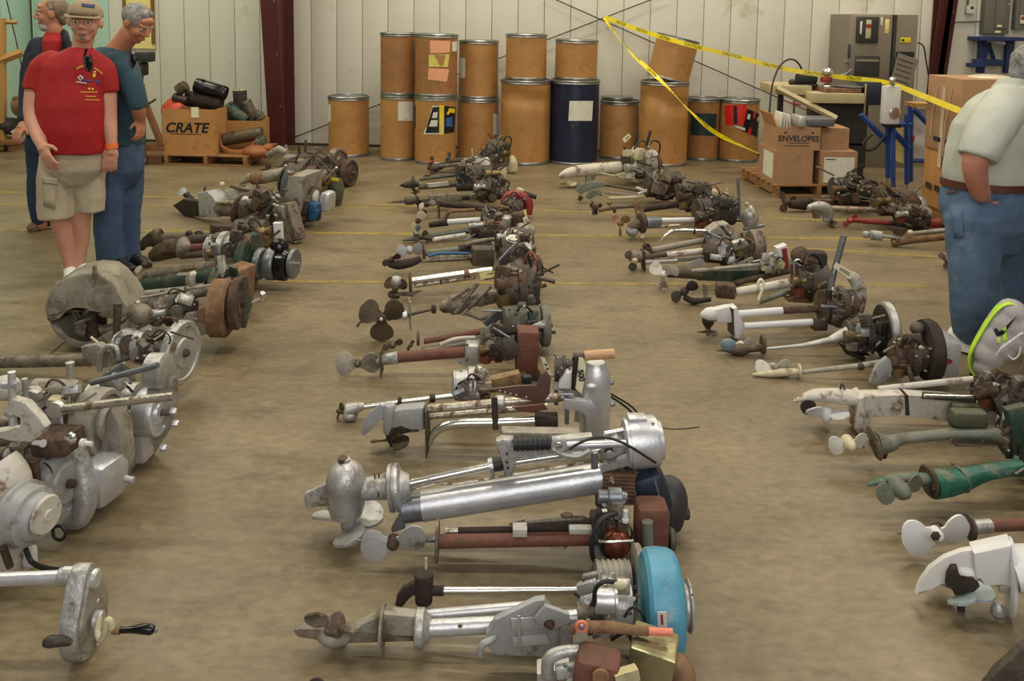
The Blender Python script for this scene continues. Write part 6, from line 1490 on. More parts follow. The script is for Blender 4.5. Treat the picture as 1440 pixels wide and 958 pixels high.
for k in range(4):
    t.tube('hose_loop', 'hose_orange', [(302 + k * 1.5, 182 + k), (305 + k * 2, 198 + k * 2), (318 + k, 210 + k * 2), (336, 213 + k), (352, 207 + k), (362, 196 + k)], 2.4, sm=True)
t.box('hose_pad', 'hose_orange', (345, 215, .05), (46, 30, 10), (0, 0, 0), 4)
can('yellow-green ball tank on the pallet edge by the red column', 'canister', 'olive', (362, 202), (374, 200), 9.5, fy + .15)
t = Loose('sack', 'crumpled orange-brown sack at the right end of the pallet', 'sack', 360, 216, fy + .1); t.ball('sack_body', 'hose_orange', (362, 213), (20, 22, 10)); t.ball('sack_neck', 'hose_orange', (377, 208), (8, 10, 6))

# wooden stand with a wheel
t = Thing('motor_stand', 'brown wooden A-frame motor stand on a small white wheel', 'stand', 208, 232)
t.plate('post', 'lumber_brown', [(193, 121), (202, 119), (204, 222), (195, 222)], 10, 0, .5); t.plate('brace', 'lumber_brown', [(201, 136), (206, 140), (231, 203), (224, 206), (202, 150)], 8, .02, .5); t.plate('base_rail', 'lumber_brown', [(200, 202), (232, 203), (232, 212), (200, 212)], 10, .04, .5)
t.plate('foot', 'lumber_brown', [(196, 214), (240, 216), (240, 226), (196, 224)], 60, .3, .5); t.tube('peg', 'iron', [(205, 149, -.02), (219, 140, -.02)], 1.6)
w_ = t.disc('wheel', 'cream', (199, 225, -.05), 'y', 5.5, 4); t.disc('axle', 'iron', (199, 225, -.06), 'y', 1.8, 5, w_); t.drop()
t = Loose('stand_motor', 'small dark grey engine block clamped to the wooden stand', 'engine', 205, 100, G(208, 232).y); t.box('block', 'charcoal', (204, 80), (20, 26, 14), (0, 0, 0), 2); t.box('lower_block', 'rust_dark', (200, 97), (12, 18, 18), (0, 0, 0), 2); t.tube('stem', 'iron', [(198, 104), (197, 122)], 4)
# framed notice board on the wall
fb = bpy.data.objects.new('notice_board', None); COL.objects.link(fb); c0 = wall_pt(196, 30, 0.03); fb.location = c0; fb.rotation_euler = (0, 0, WANG); tag(fb, 'wood-framed pale yellow board on the wall behind the teal shirt', 'board')
mat('board_yellow', (224, 206, 130), 0.7, 0, 0.05, 4)
sx = (wall_pt(218, 30).x - wall_pt(175, 30).x) / 2; zt2 = 0.75; zb2 = wall_pt(196, 68).z - c0.z
slab('panel', 'board_yellow', (-sx, -0.01, zb2), (sx, 0.012, zt2), fb)
for x in (-sx, sx - 0.035): slab('frame_rail', 'lumber_brown', (x, -0.03, zb2 + 0.06), (x + 0.035, 0.0, zt2), fb)
slab('frame_rail', 'lumber_brown', (-sx, -0.03, zt2 - .035), (sx, 0.0, zt2), fb)
# timber rack at the far left
t = Thing('timber_rack', 'open timber rack with angled beams at the far left', 'rack', 0, 213)
t.tube('beam', 'lumber', [(-50, 98, -.1), (31, 68, .1)], 6, None, 4); t.tube('beam', 'lumber', [(-60, 24, .0), (24, 26, .1)], 3, None, 4); t.plate('post', 'lumber', [(-2, 20), (6, 20), (7, 205), (-1, 205)], 10, .05, .4); t.plate('post', 'lumber', [(-70, 20), (-62, 20), (-62, 205), (-70, 205)], 10, .05, .4); t.plate('shelf', 'lumber_brown', [(-80, 189), (31, 189), (31, 195), (-80, 195)], 50, .15, .4); t.plate('foot', 'lumber_brown', [(22, 194), (28, 194), (28, 205), (22, 205)], 40, .15, .3)
t.tube('cable', 'rubber', [(9, -5, .1), (22, 50, .1), (33, 100, .1)], .8); t.drop()
ry = t.y0
can('brown wrapped bundle on the timber rack shelf', 'bundle', 'rust_orange', (22, 150), (36, 148), 13, ry + .1, cat='bundle')
can('black round engine cover on the timber rack shelf', 'engine_cover', 'grease', (2, 176), (20, 178), 12, ry + .1, cat='engine cover')

# ================================================================ things along the right of the back wall
# pallet of envelope boxes
p1, p2 = G(1092, 277), G(1206, 277); yawp = math.degrees(math.atan2((p2 - p1).y, (p2 - p1).x))
pcx = (p1 + p2) / 2 + Vector((-0.02, 0.46, 0)); wpl = (p2 - p1).length
pallet('wooden pallet under the stacked envelope cartons', (pcx.x, pcx.y), wpl + .1, 0.95, yawp)
fy = p1.y + 0.02
def stack_box(label, x0, x1, y0, y1, z0, dep, yoff=0.0, material='cardboard_grey', yaw=0.0, open_top=False):
    y = fy + yoff; a, b = PY(x0, y1, y), PY(x1, y1, y); h = PY((x0 + x1) / 2, y0, y).z - z0
    r = carton('cardboard_box', label, ((a.x + b.x) / 2, y + dep / 2, z0), ((b - a).length, dep, h), yaw, material, open_top, group='cartons on the right pallet'); return r, (b - a).length, h, z0 + h
r1, w1, h1, z1 = stack_box('lower left carton of the pallet stack, plain brown with taped end', 1088, 1142, 213, 257, .12, .5, 0.0)
slab('end_label', 'paper_white', (-w1 / 2 - .003, -.2, .04), (-w1 / 2, .1, h1 * .9), r1)
r2, w2, h2, z2 = stack_box('lower right carton with a white paper sheet on its front', 1152, 1204, 214, 257, .12, .5, 0.0)
slab('paper_sheet', 'paper_white', (-w2 * .4, -.2535, .02), (w2 * .42, -.25, h2 * .84), r2); slab('print_line', 'ink', (-w2 * .36, -.2545, h2 * .76), (-w2 * .1, -.2535, h2 * .79), r2)
r3, w3, h3, z3 = stack_box('upper left carton printed ENVELOPES with its flap standing open', 1092, 1153, 179, 212, z1 + .006, .46, 0.03, open_top=True)
text_mesh('lettering', 'ENVELOPES', 0.075, 'ink', r3, (0, -.2315, h3 * .5), 0, 0, 0.002)
for k, (x, w) in enumerate(((0, .2), (-.02, .24))): slab('print_line', 'ink', (x - w / 2, -.2312, h3 * (.3 - .12 * k)), (x + w / 2, -.2305, h3 * (.33 - .12 * k)), r3)
slab('print_star', 'ink', (-.14, -.2312, h3 * .72), (-.115, -.2305, h3 * .8), r3); slab('print_star', 'ink', (.115, -.2312, h3 * .72), (.14, -.2305, h3 * .8), r3)
fl = slab('top_flap', 'cardboard', (-.004, -.2, 0), (.002, .2, .13), r3); fl.location = (-w3 / 2, 0, h3); fl.rotation_euler = (0, R_(-22), 0)
r4, w4, h4, z4 = stack_box('upper right carton, half hidden behind the ENVELOPES carton', 1154, 1193, 181, 213, z2 + .006, .42, 0.12)
t = Loose('metal_tray', 'long flat silver tray lying on the upper cartons', 'tray', 1140, 177, fy + .12); t.box('tray_body', 'zinc', (1143, 170, .05), (48, 40, 11), (0, 0, 0), 1.5); t.box('tray_end', 'alum_clean', (1122, 169, .0), (10, 40, 14), (0, 0, 0), 1.5)
t = Loose('paper_bundle', 'bundle of white papers standing in the open carton', 'papers', 1098, 178, fy + .2)
for k in range(4): t.box('paper_sheet', 'paper_white', (1094 + 4 * k, 170 + k, .03 * k), (3, 30, 26), (0, 8 - 5 * k, 0), .2)
t = Loose('clamp_tool', 'small red-topped clamp standing behind the silver tray', 'clamp', 1117, 160, fy + .3); t.tube('stem', 'iron', [(1116, 165), (1117, 142)], 1.6); t.tube('handle', 'red_paint', [(1112, 145), (1126, 147)], 1.8)
# grey machine cabinet
yc = G(1240, 236).y
t = Loose('machine_cabinet', 'tall grey vending-style machine cabinet with dark display window', 'machine', 1240, 236, yc)
front = [(1190, 22), (1257, 19), (1256, 240), (1186, 240)]
def quad_box(t, name, material, x0, x1, y0, y1, d0, d1, parent=None, bev=1.0):
    a, b = t.P((x0, y1, d0)), t.P((x1, y0, d0)); lo = Vector((a.x, a.y, a.z)); hi = Vector((b.x, b.y + (d1 - d0), b.z))
    bm = bmesh.new(); bm_box(bm, (lo + hi) / 2, hi - lo, None, t.m(bev)); return t._add(name, bm, material, parent)
body = quad_box(t, 'cabinet_body', 'machine_grey', 1189, 1292, 21, 236, 0, .75); quad_box(t, 'front_panel', 'machine_grey', 1191, 1256, 22, 112, -.03, 0)
wn = quad_box(t, 'display_window', 'machine_dark', 1204, 1237, 24, 60, -.06, -.03); quad_box(t, 'window_slot', 'paper_white', 1209, 1213, 30, 48, -.065, -.06, wn); quad_box(t, 'window_slot', 'cream', 1217, 1226, 28, 54, -.065, -.06, wn); quad_box(t, 'window_light', 'red_paint', 1218, 1226, 34, 39, -.068, -.065, wn)
quad_box(t, 'instruction_plate', 'paper_white', 1238, 1242, 24, 36, -.035, -.03); quad_box(t, 'instruction_plate', 'board_yellow', 1244, 1251, 27, 47, -.035, -.03); quad_box(t, 'delivery_opening', 'machine_dark', 1201, 1238, 79, 108, -.035, -.03); quad_box(t, 'opening_bar', 'machine_grey', 1204, 1236, 84, 87, -.045, -.035); quad_box(t, 'coin_slot', 'machine_dark', 1192, 1197, 62, 82, -.05, -.03); quad_box(t, 'handle', 'zinc', 1187, 1195, 85, 90, -.07, -.03)
quad_box(t, 'yellow_label', 'label_yellow', 1266, 1281, 53, 60, -.005, 0); quad_box(t, 'label_mark', 'label_black', 1268, 1272, 55, 58, -.008, -.005); quad_box(t, 'service_slot', 'label_black', 1260, 1286, 73, 80, -.005, 0); quad_box(t, 'panel_seam', 'machine_dark', 1256.5, 1257.5, 21, 112, -.032, .0)
t.tube('power_cord', 'rubber', [(1291, 60, .1), (1299, 66, .05), (1303, 90, .05), (1307, 112, .05)], 1, sm=True)
t = Loose('paper_sheet', 'large grey printed sheet hung slanting on the machine cabinet', 'paper', 1275, 98, yc - .06); t.plate('sheet', 'machine_grey', [(1263, 74), (1292, 84), (1280, 121), (1252, 116)], 1.0, 0)
for k in range(5): t.plate('print_line', 'charcoal', [(1264 - 2 * k, 82 + 7 * k), (1285 - 2 * k, 89 + 7 * k), (1285 - 2 * k, 90.2 + 7 * k), (1264 - 2 * k, 83.2 + 7 * k)], .6, -.006)
# bench
yb = G(1150, 262).y + .25
t = Loose('work_bench', 'cluttered work bench with thick pale top behind the cartons', 'bench', 1160, 245, yb)
quad_box(t, 'bench_top', 'bench_top', 1090, 1142, 121, 133, -.05, .5); quad_box(t, 'front_shelf', 'bench_top', 1142, 1217, 132, 145, -.25, .4); quad_box(t, 'bench_panel', 'machine_dark', 1146, 1222, 145, 236, .05, .4); quad_box(t, 'bench_leg', 'bench_top', 1216, 1219, 118, 165, -.26, -.22); quad_box(t, 'book_stack', 'rust_orange', 1160, 1212, 125, 132, -.2, .2); quad_box(t, 'side_panel', 'navy', 1218, 1245, 116, 148, -.2, .1)
t.tube('slanted_rail', 'bench_top', [(1092, 124, -.1), (1176, 167, -.3)], 4.5, None, 4)
zfl = -t.loc.z
bm = bmesh.new(); bm_box(bm, t.P((1175, 200, .2)) , (.5, .3, .02)); t._add('lower_shelf', bm, 'machine_dark')
for px in (1150, 1214):
    p = t.P((px, 160, .3)); bm = bmesh.new(); bm_box(bm, Vector((p.x, p.y, (p.z + zfl) / 2)), (.05, .05, p.z - zfl)); t._add('leg', bm, 'machine_dark')
p = t.P((1098, 130, .2)); bm = bmesh.new(); bm_box(bm, Vector((p.x, p.y, (p.z + zfl) / 2)), (.05, .05, p.z - zfl)); t._add('leg', bm, 'machine_dark')
t = Loose('bench_motor', 'small black motor with cord sitting on the bench', 'motor', 1130, 121, yb + .1); t.lathe('motor_body', 'rubber', (1134, 111), 'x', [(-14, 7), (-12, 9), (12, 9), (14, 5)], None, 16); t.box('motor_base', 'grease', (1132, 119), (30, 20, 3), (0, 0, 0), .5); t.ball('knob', 'grease', (1114, 116), 5)
t.tube('cord', 'rubber', [(1128, 104, 0), (1126, 94, 0), (1118, 85, 0), (1108, 84, 0), (1096, 94, -.1), (1086, 120, -.2), (1082, 160, -.3), (1081, 200, -.3), (1078, 222, -.3)], 1.3, sm=True)
t = Loose('chrome_headlamp', 'shiny chrome and red lamp on the bench', 'lamp', 1165, 126, yb - .05); t.ball('shell', 'chrome', (1164, 101), (8, 8, 6)); t.box('body', 'red_paint', (1162, 112), (14, 12, 8), (0, 0, 0), 2); t.ball('lens', 'chrome', (1163, 122), (7, 7, 5)); t.tube('arm', 'zinc', [(1170, 110), (1190, 104), (1198, 98)], 1.6)
t = Loose('chrome_bowl', 'shallow shiny metal bowl on the bench', 'bowl', 1195, 125, yb - .05); t.lathe('bowl', 'zinc', (1194, 124), 'z', [(-4, 12), (0, 20), (3, 22), (3, 20)], None, 24); t.lathe('foot_ring', 'zinc', (1194, 128), 'z', [(-2, 9), (0, 9)], None, 18)
# blue stand with white switch box
gs = G(1262, 279); ys = gs.y
t = Thing('blue_stand', 'blue steel machine stand with diagonal braces and bright feet', 'stand', 1262, 277)
for (x, yb_) in ((1248, 257), (1275, 266)):
    t.tube('leg', 'stand_blue', [(x, 168), (x, yb_)], 3.6, None, 4); t.tube('foot', 'chrome', [(x, yb_ - 2), (x, yb_ + 18)], 1.8)
for a_, b_ in (((1210, 168), (1248, 208)), ((1244, 178), (1278, 216)), ((1284, 160), (1305, 182))): t.tube('brace', 'stand_blue', [a_, b_], 3.8, None, 4)
t.tube('top_rail', 'stand_blue', [(1240, 180), (1280, 182)], 3.4, None, 4); t.tube('leg', 'stand_blue', [(1280, 155, .1), (1280, 262, .1)], 4, None, 4); t.plate('side_panel', 'board_yellow', [(1250, 186), (1272, 188), (1272, 238), (1250, 230)], 2, .03); t.plate('side_panel', 'panel_white' if 'panel_white' in MATS else 'white_clean', [(1284, 160), (1304, 160), (1301, 232), (1283, 232)], 2, .12); t.tube('lower_rail', 'stand_blue', [(1278, 233, .1), (1302, 233, .1)], 3.2, None, 4); t.plate('tool_tray', 'lumber', [(1278, 151), (1306, 151), (1306, 157), (1278, 157)], 30, .1)
t.tube('rubber_belt', 'rubber', [(1245, 196, -.04), (1232, 214, -.05), (1218, 218, -.05), (1214, 208, -.04), (1226, 196, -.03)], 2, sm=True); t.box('red_switch', 'red_paint', (1283, 202, -.02), (4, 4, 10), (0, 0, 0), 1); t.drop()
t = Loose('switch_box', 'tall white metal switch box with chrome dial on the blue stand', 'switch box', 1256, 180, ys - .08); quad_box(t, 'box_body', 'white_clean', 1243, 1268, 121, 174, 0, .1); t.lathe('dial', 'chrome', (1258, 158, -.005), '-y', [(0, 8), (2, 8), (3, 5), (3, 0)], None, 20); t.lathe('lever_knob', 'chrome', (1255, 120), 'z', [(0, 3), (3, 5), (6, 5), (8, 3), (9, 5), (12, 4), (13, 0)], None, 14); quad_box(t, 'box_foot', 'label_black', 1246, 1268, 174, 179, .0, .1); t.tube('mount_post', 'stand_blue', [(1256, 178, .05), (1256, 279, .05)], 3.5, None, 4); t.drop()
# big wrapped carton on a pallet: its left side faces the camera
t = Thing('wrapped_carton', 'tall brown carton wrapped in clear film behind the standing man', 'carton', 1345, 322)
quad_box(t, 'skid', 'pallet_wood', 1346, 1470, 308, 322, .02, .58); quad_box(t, 'carton_lower', 'cardboard', 1345, 1472, 221, 308, 0, .6); quad_box(t, 'carton_upper', 'cardboard_grey', 1347, 1468, 114, 221, .01, .58)
lx = t.P((1345, 260, 0)).x
def side_mark(name, material, y0, y1, z0, z1, off=.004):
    bm = bmesh.new(); bm_box(bm, Vector((lx - off / 2, (y0 + y1) / 2, (z0 + z1) / 2)), (off, y1 - y0, z1 - z0)); t._add(name, bm, material)
for k in range(3): side_mark('handling_mark', 'charcoal', .12 + .15 * k, .2 + .15 * k, .24, .29)
for k in range(2): side_mark('handling_mark', 'charcoal', .1 + .2 * k, .22 + .2 * k, .66, .70)
side_mark('packing_tape', 'film', .27, .32, .45, 1.13)
for (ya, za), (yb_, zb_) in (((.16, 1.12), (.24, .55)), ((.4, 1.12), (.46, .7))):
    bm = bmesh.new(); bm_tube(bm, [Vector((lx - .006, ya, za)), Vector((lx - .012, (ya + yb_) / 2 + .02, (za + zb_) / 2)), Vector((lx - .006, yb_, zb_))], .004, 6); t._add('film_fold', bm, 'film')
t.ball('film_bulge', 'film', (1392, 110, .3), (30, 30, 5)); t.drop()
# electrical panels, outlet, conduit, blue rack on the wall
def wall_thing(name, label, cat, px, py, off=0.0):
    o = bpy.data.objects.new(name, None); COL.objects.link(o); o.location = wall_pt(px, py, off); o.rotation_euler = (0, 0, WANG); tag(o, label, cat); return o
def wb(o, name, material, x0, x1, y0, y1, t0, t1, bev=.002):
    c = o.location; a = wall_pt(x0, y1) ; b = wall_pt(x1, y0); s0 = (a - c).dot(WD); s1 = (b - c).dot(WD); base = wall_pt(0, 0, 0); dn = (c - WA).dot(WN)
    return slab(name, material, (s0, -t1 + dn, a.z - c.z), (s1, -t0 + dn, b.z - c.z), o, bev)
e = wall_thing('electrical_panel', 'grey electrical breaker panel on the wall near the outlet', 'electrical panel', 1398, 20); wb(e, 'panel_body', 'panel_grey', 1376, 1419, -60, 47, 0, .12, .006); d_ = wb(e, 'panel_door', 'panel_grey', 1391, 1412, -40, 40, .12, .135, .004); wb(e, 'latch', 'chrome', 1409, 1411, 5, 8, .135, .15); wb(e, 'label', 'paper_white', 1394, 1401, 35, 38, .135, .138); wb(e, 'label', 'tag_yellow', 1392, 1400, 43, 46, .12, .123)
e = wall_thing('electrical_panel', 'wider grey electrical cabinet with a red and white warning label', 'electrical panel', 1440, 15); wb(e, 'panel_body', 'panel_grey', 1421, 1475, -60, 42, 0, .1, .006); wb(e, 'panel_door', 'panel_grey', 1426, 1470, -50, 34, .1, .115, .004); wb(e, 'warning_label', 'paper_white', 1427, 1441, 22, 33, .115, .118); wb(e, 'warning_band', 'red_paint', 1428, 1440, 23, 28, .118, .12)
e = wall_thing('outlet_box', 'small white outlet box with conduit on the wall', 'outlet', 1362, 12); wb(e, 'box', 'white_paint', 1356, 1368, 8, 19, 0, .06, .004); wb(e, 'socket', 'charcoal', 1361, 1366, 9, 13, .06, .063); wb(e, 'conduit', 'panel_grey', 1361, 1363, -60, 8, .01, .03)
cp = [wall_pt(x, y, .02) for x, y in ((1326, 24), (1332, 30), (1350, 31), (1378, 30))]; bm = bmesh.new(); bm_tube(bm, [p - cp[0] for p in smooth_pts(cp, 4)], .008, 8); tag(link('wall_cable', finish(bm, 'wall_cable'), 'panel_grey', None, cp[0]), 'grey cable running along the wall into the electrical panel', 'cable')
e = wall_thing('wall_rack', 'dark blue metal rack with A-shaped brace on the wall', 'rack', 1390, 75)
wb(e, 'top_rail', 'rack_blue', 1360, 1426, 52, 56, .0, .3); wb(e, 'upright', 'rack_blue', 1369, 1381, 56, 102, .05, .12); wb(e, 'upright', 'rack_blue', 1406, 1420, 56, 102, .05, .12); wb(e, 'cross_rail', 'rack_blue', 1361, 1400, 83, 91, .08, .2); wb(e, 'cross_rail', 'rack_blue', 1352, 1374, 88, 93, .1, .22); wb(e, 'name_plate', 'zinc', 1382, 1396, 58, 62, .28, .3)
for (xa, ya, xb, yb2) in ((1382, 88, 1392, 60), (1400, 92, 1390, 60)):
    A = wall_pt(xa, ya, .1); B = wall_pt(xb, yb2, .1); c = e.location; bm = bmesh.new(); M = Matrix.Rotation(-WANG, 3, 'Z'); bm_tube(bm, [M @ (A - c), M @ (B - c)], .025, 4); link('brace', finish(bm, 'brace'), 'rack_blue', e)

# the number on the paper tag of the silver-tank motor
tt, kk = TAG500; cq = tt.P((817, 531, -.081))
q = text_mesh('lettering', '500', tt.m(11), 'ink', kk, cq, 0, 0, 0.0012); q.rotation_euler = (R_(90), R_(78), tt.yaw)

# ================================================================ people
from mathutils import noise as mnoise
from mathutils.bvhtree import BVHTree
mat('skin', (196, 142, 116), 0.55, 0, 0.07, 14)
mat('skin_tan', (176, 118, 88), 0.55, 0, 0.08, 14)
mat('skin_red', (190, 126, 104), 0.55, 0, 0.1, 14)
mat('eye_white', (222, 216, 208), 0.3, 0, 0.02, 5); mat('eye_dark', (34, 26, 22), 0.25, 0, 0.02, 5); mat('lip', (158, 92, 80), 0.5, 0, 0.05, 8)
mat('hair_grey', (142, 138, 134), 0.7, 0, 0.3, 40, (96, 92, 88), 0.5, 30, .3, 80); mat('hair_brown', (70, 50, 38), 0.7, 0, 0.3, 40); mat('hair_mixed', (120, 98, 80), 0.7, 0, 0.3, 40, (150, 140, 130), 0.4, 30, .3, 80); mat('beard_grey', (168, 156, 146), 0.8, 0, 0.2, 40)
mat('tee_red', (156, 16, 18), 0.8, 0, 0.06, 6, None, 0, 8, 0.25, 10); mat('tee_teal', (40, 68, 80), 0.8, 0, 0.06, 6, None, 0, 8, 0.25, 10); mat('jacket_navy', (24, 28, 42), 0.8, 0, 0.1, 6, None, 0, 8, 0.25, 10); mat('shirt_pale', (180, 181, 168), 0.75, 0, 0.04, 6, None, 0, 8, 0.4, 9)
mat('khaki', (176, 162, 136), 0.85, 0, 0.07, 7, None, 0, 8, 0.35, 12); mat('denim', (82, 102, 128), 0.85, 0, 0.16, 7, (108, 128, 150), 0.28, 3, 0.35, 12); mat('denim_dark', (36, 48, 78), 0.85, 0, 0.12, 7, None, 0, 3, 0.3, 12); mat('denim_blue', (60, 78, 106), 0.85, 0, 0.14, 7, (86, 104, 130), 0.25, 3, 0.35, 12)
mat('cap_tan', (150, 132, 104), 0.85, 0, 0.06, 9); mat('cap_logo', (60, 66, 92), 0.8, 0, 0.05, 9); mat('band_orange', (236, 110, 40), 0.6, 0, 0.04, 9); mat('shoe_black', (22, 22, 24), 0.5, 0, 0.1, 9); mat('shoe_white', (226, 226, 222), 0.6, 0, 0.06, 9); mat('boot_brown', (112, 84, 58), 0.8, 0, 0.1, 9); mat('belt_brown', (86, 44, 34), 0.5, 0, 0.1, 9); mat('glass_dark', (12, 12, 14), 0.1, 0, 0.05, 9); mat('sock_white', (230, 230, 230), 0.85, 0, 0.04, 20, None, 0, 8, .4, 90); mat('shoe_grey', (176, 168, 166), 0.75, 0, 0.06, 40, None, 0, 8, .3, 120); mat('shoe_lime', (190, 232, 60), 0.6, 0, 0.05, 9); mat('print_yellow', (222, 190, 60), 0.8, 0, .03, 9); mat('print_white', (210, 206, 214), 0.8, 0, .03, 9); mat('print_purple', (88, 60, 104), 0.8, 0, .03, 9)

TMP = bpy.data.scenes.new('tmp')
def remeshed(bm, name, voxel, sm=4, wrinkle=0.0, wscale=14.0, seed=0.0, wz=0.6):
    me = bpy.data.meshes.new(name); bmesh.ops.recalc_face_normals(bm, faces=bm.faces); bm.to_mesh(me); bm.free()
    o = bpy.data.objects.new(name, me); TMP.collection.objects.link(o)
    m = o.modifiers.new('r', 'REMESH'); m.mode = 'VOXEL'; m.voxel_size = voxel; m.use_smooth_shade = True
    s = o.modifiers.new('s', 'SMOOTH'); s.iterations = sm; s.factor = 0.5
    TMP.view_layers[0].update(); dg = TMP.view_layers[0].depsgraph
    out = bpy.data.meshes.new_from_object(o.evaluated_get(dg)); bpy.data.objects.remove(o); bpy.data.meshes.remove(me)
    nv = len(out.vertices)
    if wrinkle > 0:
        co = [0.0] * (3 * nv); no = [0.0] * (3 * nv)
        out.vertices.foreach_get('co', co); out.vertices.foreach_get('normal', no)
        for i in range(nv):
            p = Vector((co[3 * i] + seed, co[3 * i + 1], co[3 * i + 2] * wz)) * wscale
            q = wrinkle * (mnoise.noise(p) + 0.5 * mnoise.noise(p * 2.1))
            for k in range(3): co[3 * i + k] += no[3 * i + k] * q
        out.vertices.foreach_set('co', co)
    out.polygons.foreach_set('use_smooth', [True] * len(out.polygons)); out.update()
    return out
class Human(Thing):
    def __init__(self, label, gpx, gpy):
        Thing.__init__(self, 'person', label, 'person', gpx, gpy)
        self.surf = {}; self.bv = {}
    def limb(self, bm, pts, seg=14, squash=None, flat=False):
        """pts: (px, py, d, r_px) ; closed tapered tube with rounded ends"""
        P = [self.P(p[:3]) for p in pts]; r = [self.m(p[3]) for p in pts]
        n = len(P); P2 = smooth_pts(P, 3); r2 = []
        for i in range(n - 1):
            for k in range(3): r2.append(r[i] + (r[i + 1] - r[i]) * k / 3)
        r2.append(r[-1])
        if n < 3: P2, r2 = P, r
        bm_tube(bm, P2, r2, seg, True, squash)
        for q, rr in ((P2[0], r2[0]),) if flat else ((P2[0], r2[0]), (P2[-1], r2[-1])): self.sph(bm, q, (rr * .97,) * 3)
    def sph(self, bm, c, r, M=None, seg=16):
        g = bmesh.ops.create_uvsphere(bm, u_segments=seg, v_segments=10, radius=1.0)
        T_ = Matrix.Translation(c) @ (M.to_4x4() if M else Matrix.Identity(4)) @ Matrix.Diagonal((r[0], r[1], r[2], 1))
        bmesh.ops.transform(bm, matrix=T_, verts=g['verts'])
    def torso(self, bm, rings, seg=24):
        """rings: (px, py, d, rx_px, ry_px) horizontal ellipses from the top down"""
        R = []
        for px, py, d, rx, ry in rings:
            c = self.P((px, py, d)); R.append([bm.verts.new(c + Vector((self.m(rx) * math.cos(2 * math.pi * k / seg), self.m(ry) * math.sin(2 * math.pi * k / seg), 0))) for k in range(seg)])
        for a, b in zip(R, R[1:]):
            for k in range(seg): bm.faces.new((a[k], a[(k + 1) % seg], b[(k + 1) % seg], b[k]))
        bm.faces.new(R[0]); bm.faces.new(R[-1][::-1])
    def hand(self, bm, wrist, knuckle, out, s=1.0, curl=0.5, spread=1.0, thumb=1):
        """palm and five fingers; wrist, knuckle: Vectors; out: direction the finger pads face"""
        f = (knuckle - wrist).normalized(); o = (out - f * out.dot(f)).normalized(); side = f.cross(o).normalized() * thumb
        L_ = .09 * s; c = wrist + f * L_ * .5
        # palm: flattened
        self.sph(bm, c, (.5 * .085 * s, .5 * .034 * s, .5 * .105 * s), Matrix((side, o, f)).transposed())
        bm_tube(bm, [wrist - f * .02, wrist + f * .04 * s], [.027 * s, .03 * s], 10, True)
        for i, (ln, off) in enumerate(((.072, .031), (.082, .011), (.077, -.010), (.060, -.030))):
            p = wrist + f * L_ * .92 + side * off * s; d1 = (f + o * curl * .5 + side * off * 3 * spread).normalized(); d2 = (f + o * curl * 1.5).normalized(); d3 = (f * .6 + o * curl * 2.4).normalized()
            q1 = p + d1 * ln * .45 * s; q2 = q1 + d2 * ln * .32 * s; q3 = q2 + d3 * ln * .26 * s
            bm_tube(bm, [p - f * .02, p, q1, q2, q3], [.0095 * s, .0098 * s, .009 * s, .0082 * s, .0066 * s], 8, True)
        p = wrist + f * L_ * .3 + side * .034 * s; d1 = (f * .75 + side * .8 + o * .35).normalized(); d2 = (f + side * .25 + o * .5).normalized()
        bm_tube(bm, [p - d1 * .01, p + d1 * .035 * s, p + d1 * .035 * s + d2 * .032 * s], [.013 * s, .0115 * s, .0085 * s], 8, True)
    def head(self, bm, c, hh, yaw, pitch=0, roll=0, wx=1.0):
        """head primitives into the body mesh; hh = head height in metres; yaw 0 faces the camera, + turns to the picture's right"""
        M = Matrix.Rotation(R_(yaw), 3, 'Z') @ Matrix.Rotation(R_(pitch), 3, 'X') @ Matrix.Rotation(R_(roll), 3, 'Y')
        # local axes: x right of picture, y away from the face, z up (face looks along -y)
        self.hM = M; self.hc = c; self.hh = hh
        L = lambda x, y, z: c + M @ (Vector((x * wx, -y, z)) * hh)
        self.hL = L
        S = lambda p, r: self.sph(bm, L(*p), (r[0] * hh * wx, r[1] * hh, r[2] * hh), M)
        S((0, -.06, .13), (.325, .40, .36)); S((0, .05, -.10), (.265, .31, .37)); S((0, .17, -.37), (.16, .15, .115)); S((0, -.02, -.22), (.235, .26, .22))
        bm_tube(bm, [L(0, .33, .10), L(0, .41, -.02), L(0, .455, -.11)], [.045 * hh, .055 * hh, .07 * hh], 10, True)
        for s in (-1, 1):
            S((s * .055, .40, -.12), (.045, .05, .035)); S((s * .15, .25, -.10), (.10, .10, .12)); S((s * .12, .315, .115), (.12, .055, .035)); S((s * .325, -.02, -.02), (.04, .095, .13))
        S((0, .335, -.245), (.105, .05, .028)); S((0, .325, -.285), (.09, .05, .03)); S((0, .30, .24), (.22, .06, .1))
    def face(self, skin, brow='hair_brown', open_eyes=1.0):
        hh = self.hh; M = self.hM; L = self.hL
        for s in (-1, 1):
            bm = bmesh.new(); self.sph(bm, L(s * .125, .315, .03), (.062 * hh, .04 * hh, .034 * hh * open_eyes), M); e = self._add('eye', bm, 'eye_white', angle=60)
            bm = bmesh.new(); self.sph(bm, L(s * .125, .35, .028), (.026 * hh, .01 * hh, .028 * hh * open_eyes), M); self._add('pupil', bm, 'eye_dark', e, angle=60)
            bm = bmesh.new(); bm_tube(bm, [L(s * .05, .365, .105), L(s * .12, .372, .128), L(s * .2, .325, .105)], [.018 * hh, .022 * hh, .012 * hh], 6); self._add('eyebrow', bm, brow)
        bm = bmesh.new(); self.sph(bm, L(0, .352, -.262), (.105 * hh, .036 * hh, .03 * hh), M); self._add('lips', bm, 'lip', angle=60)
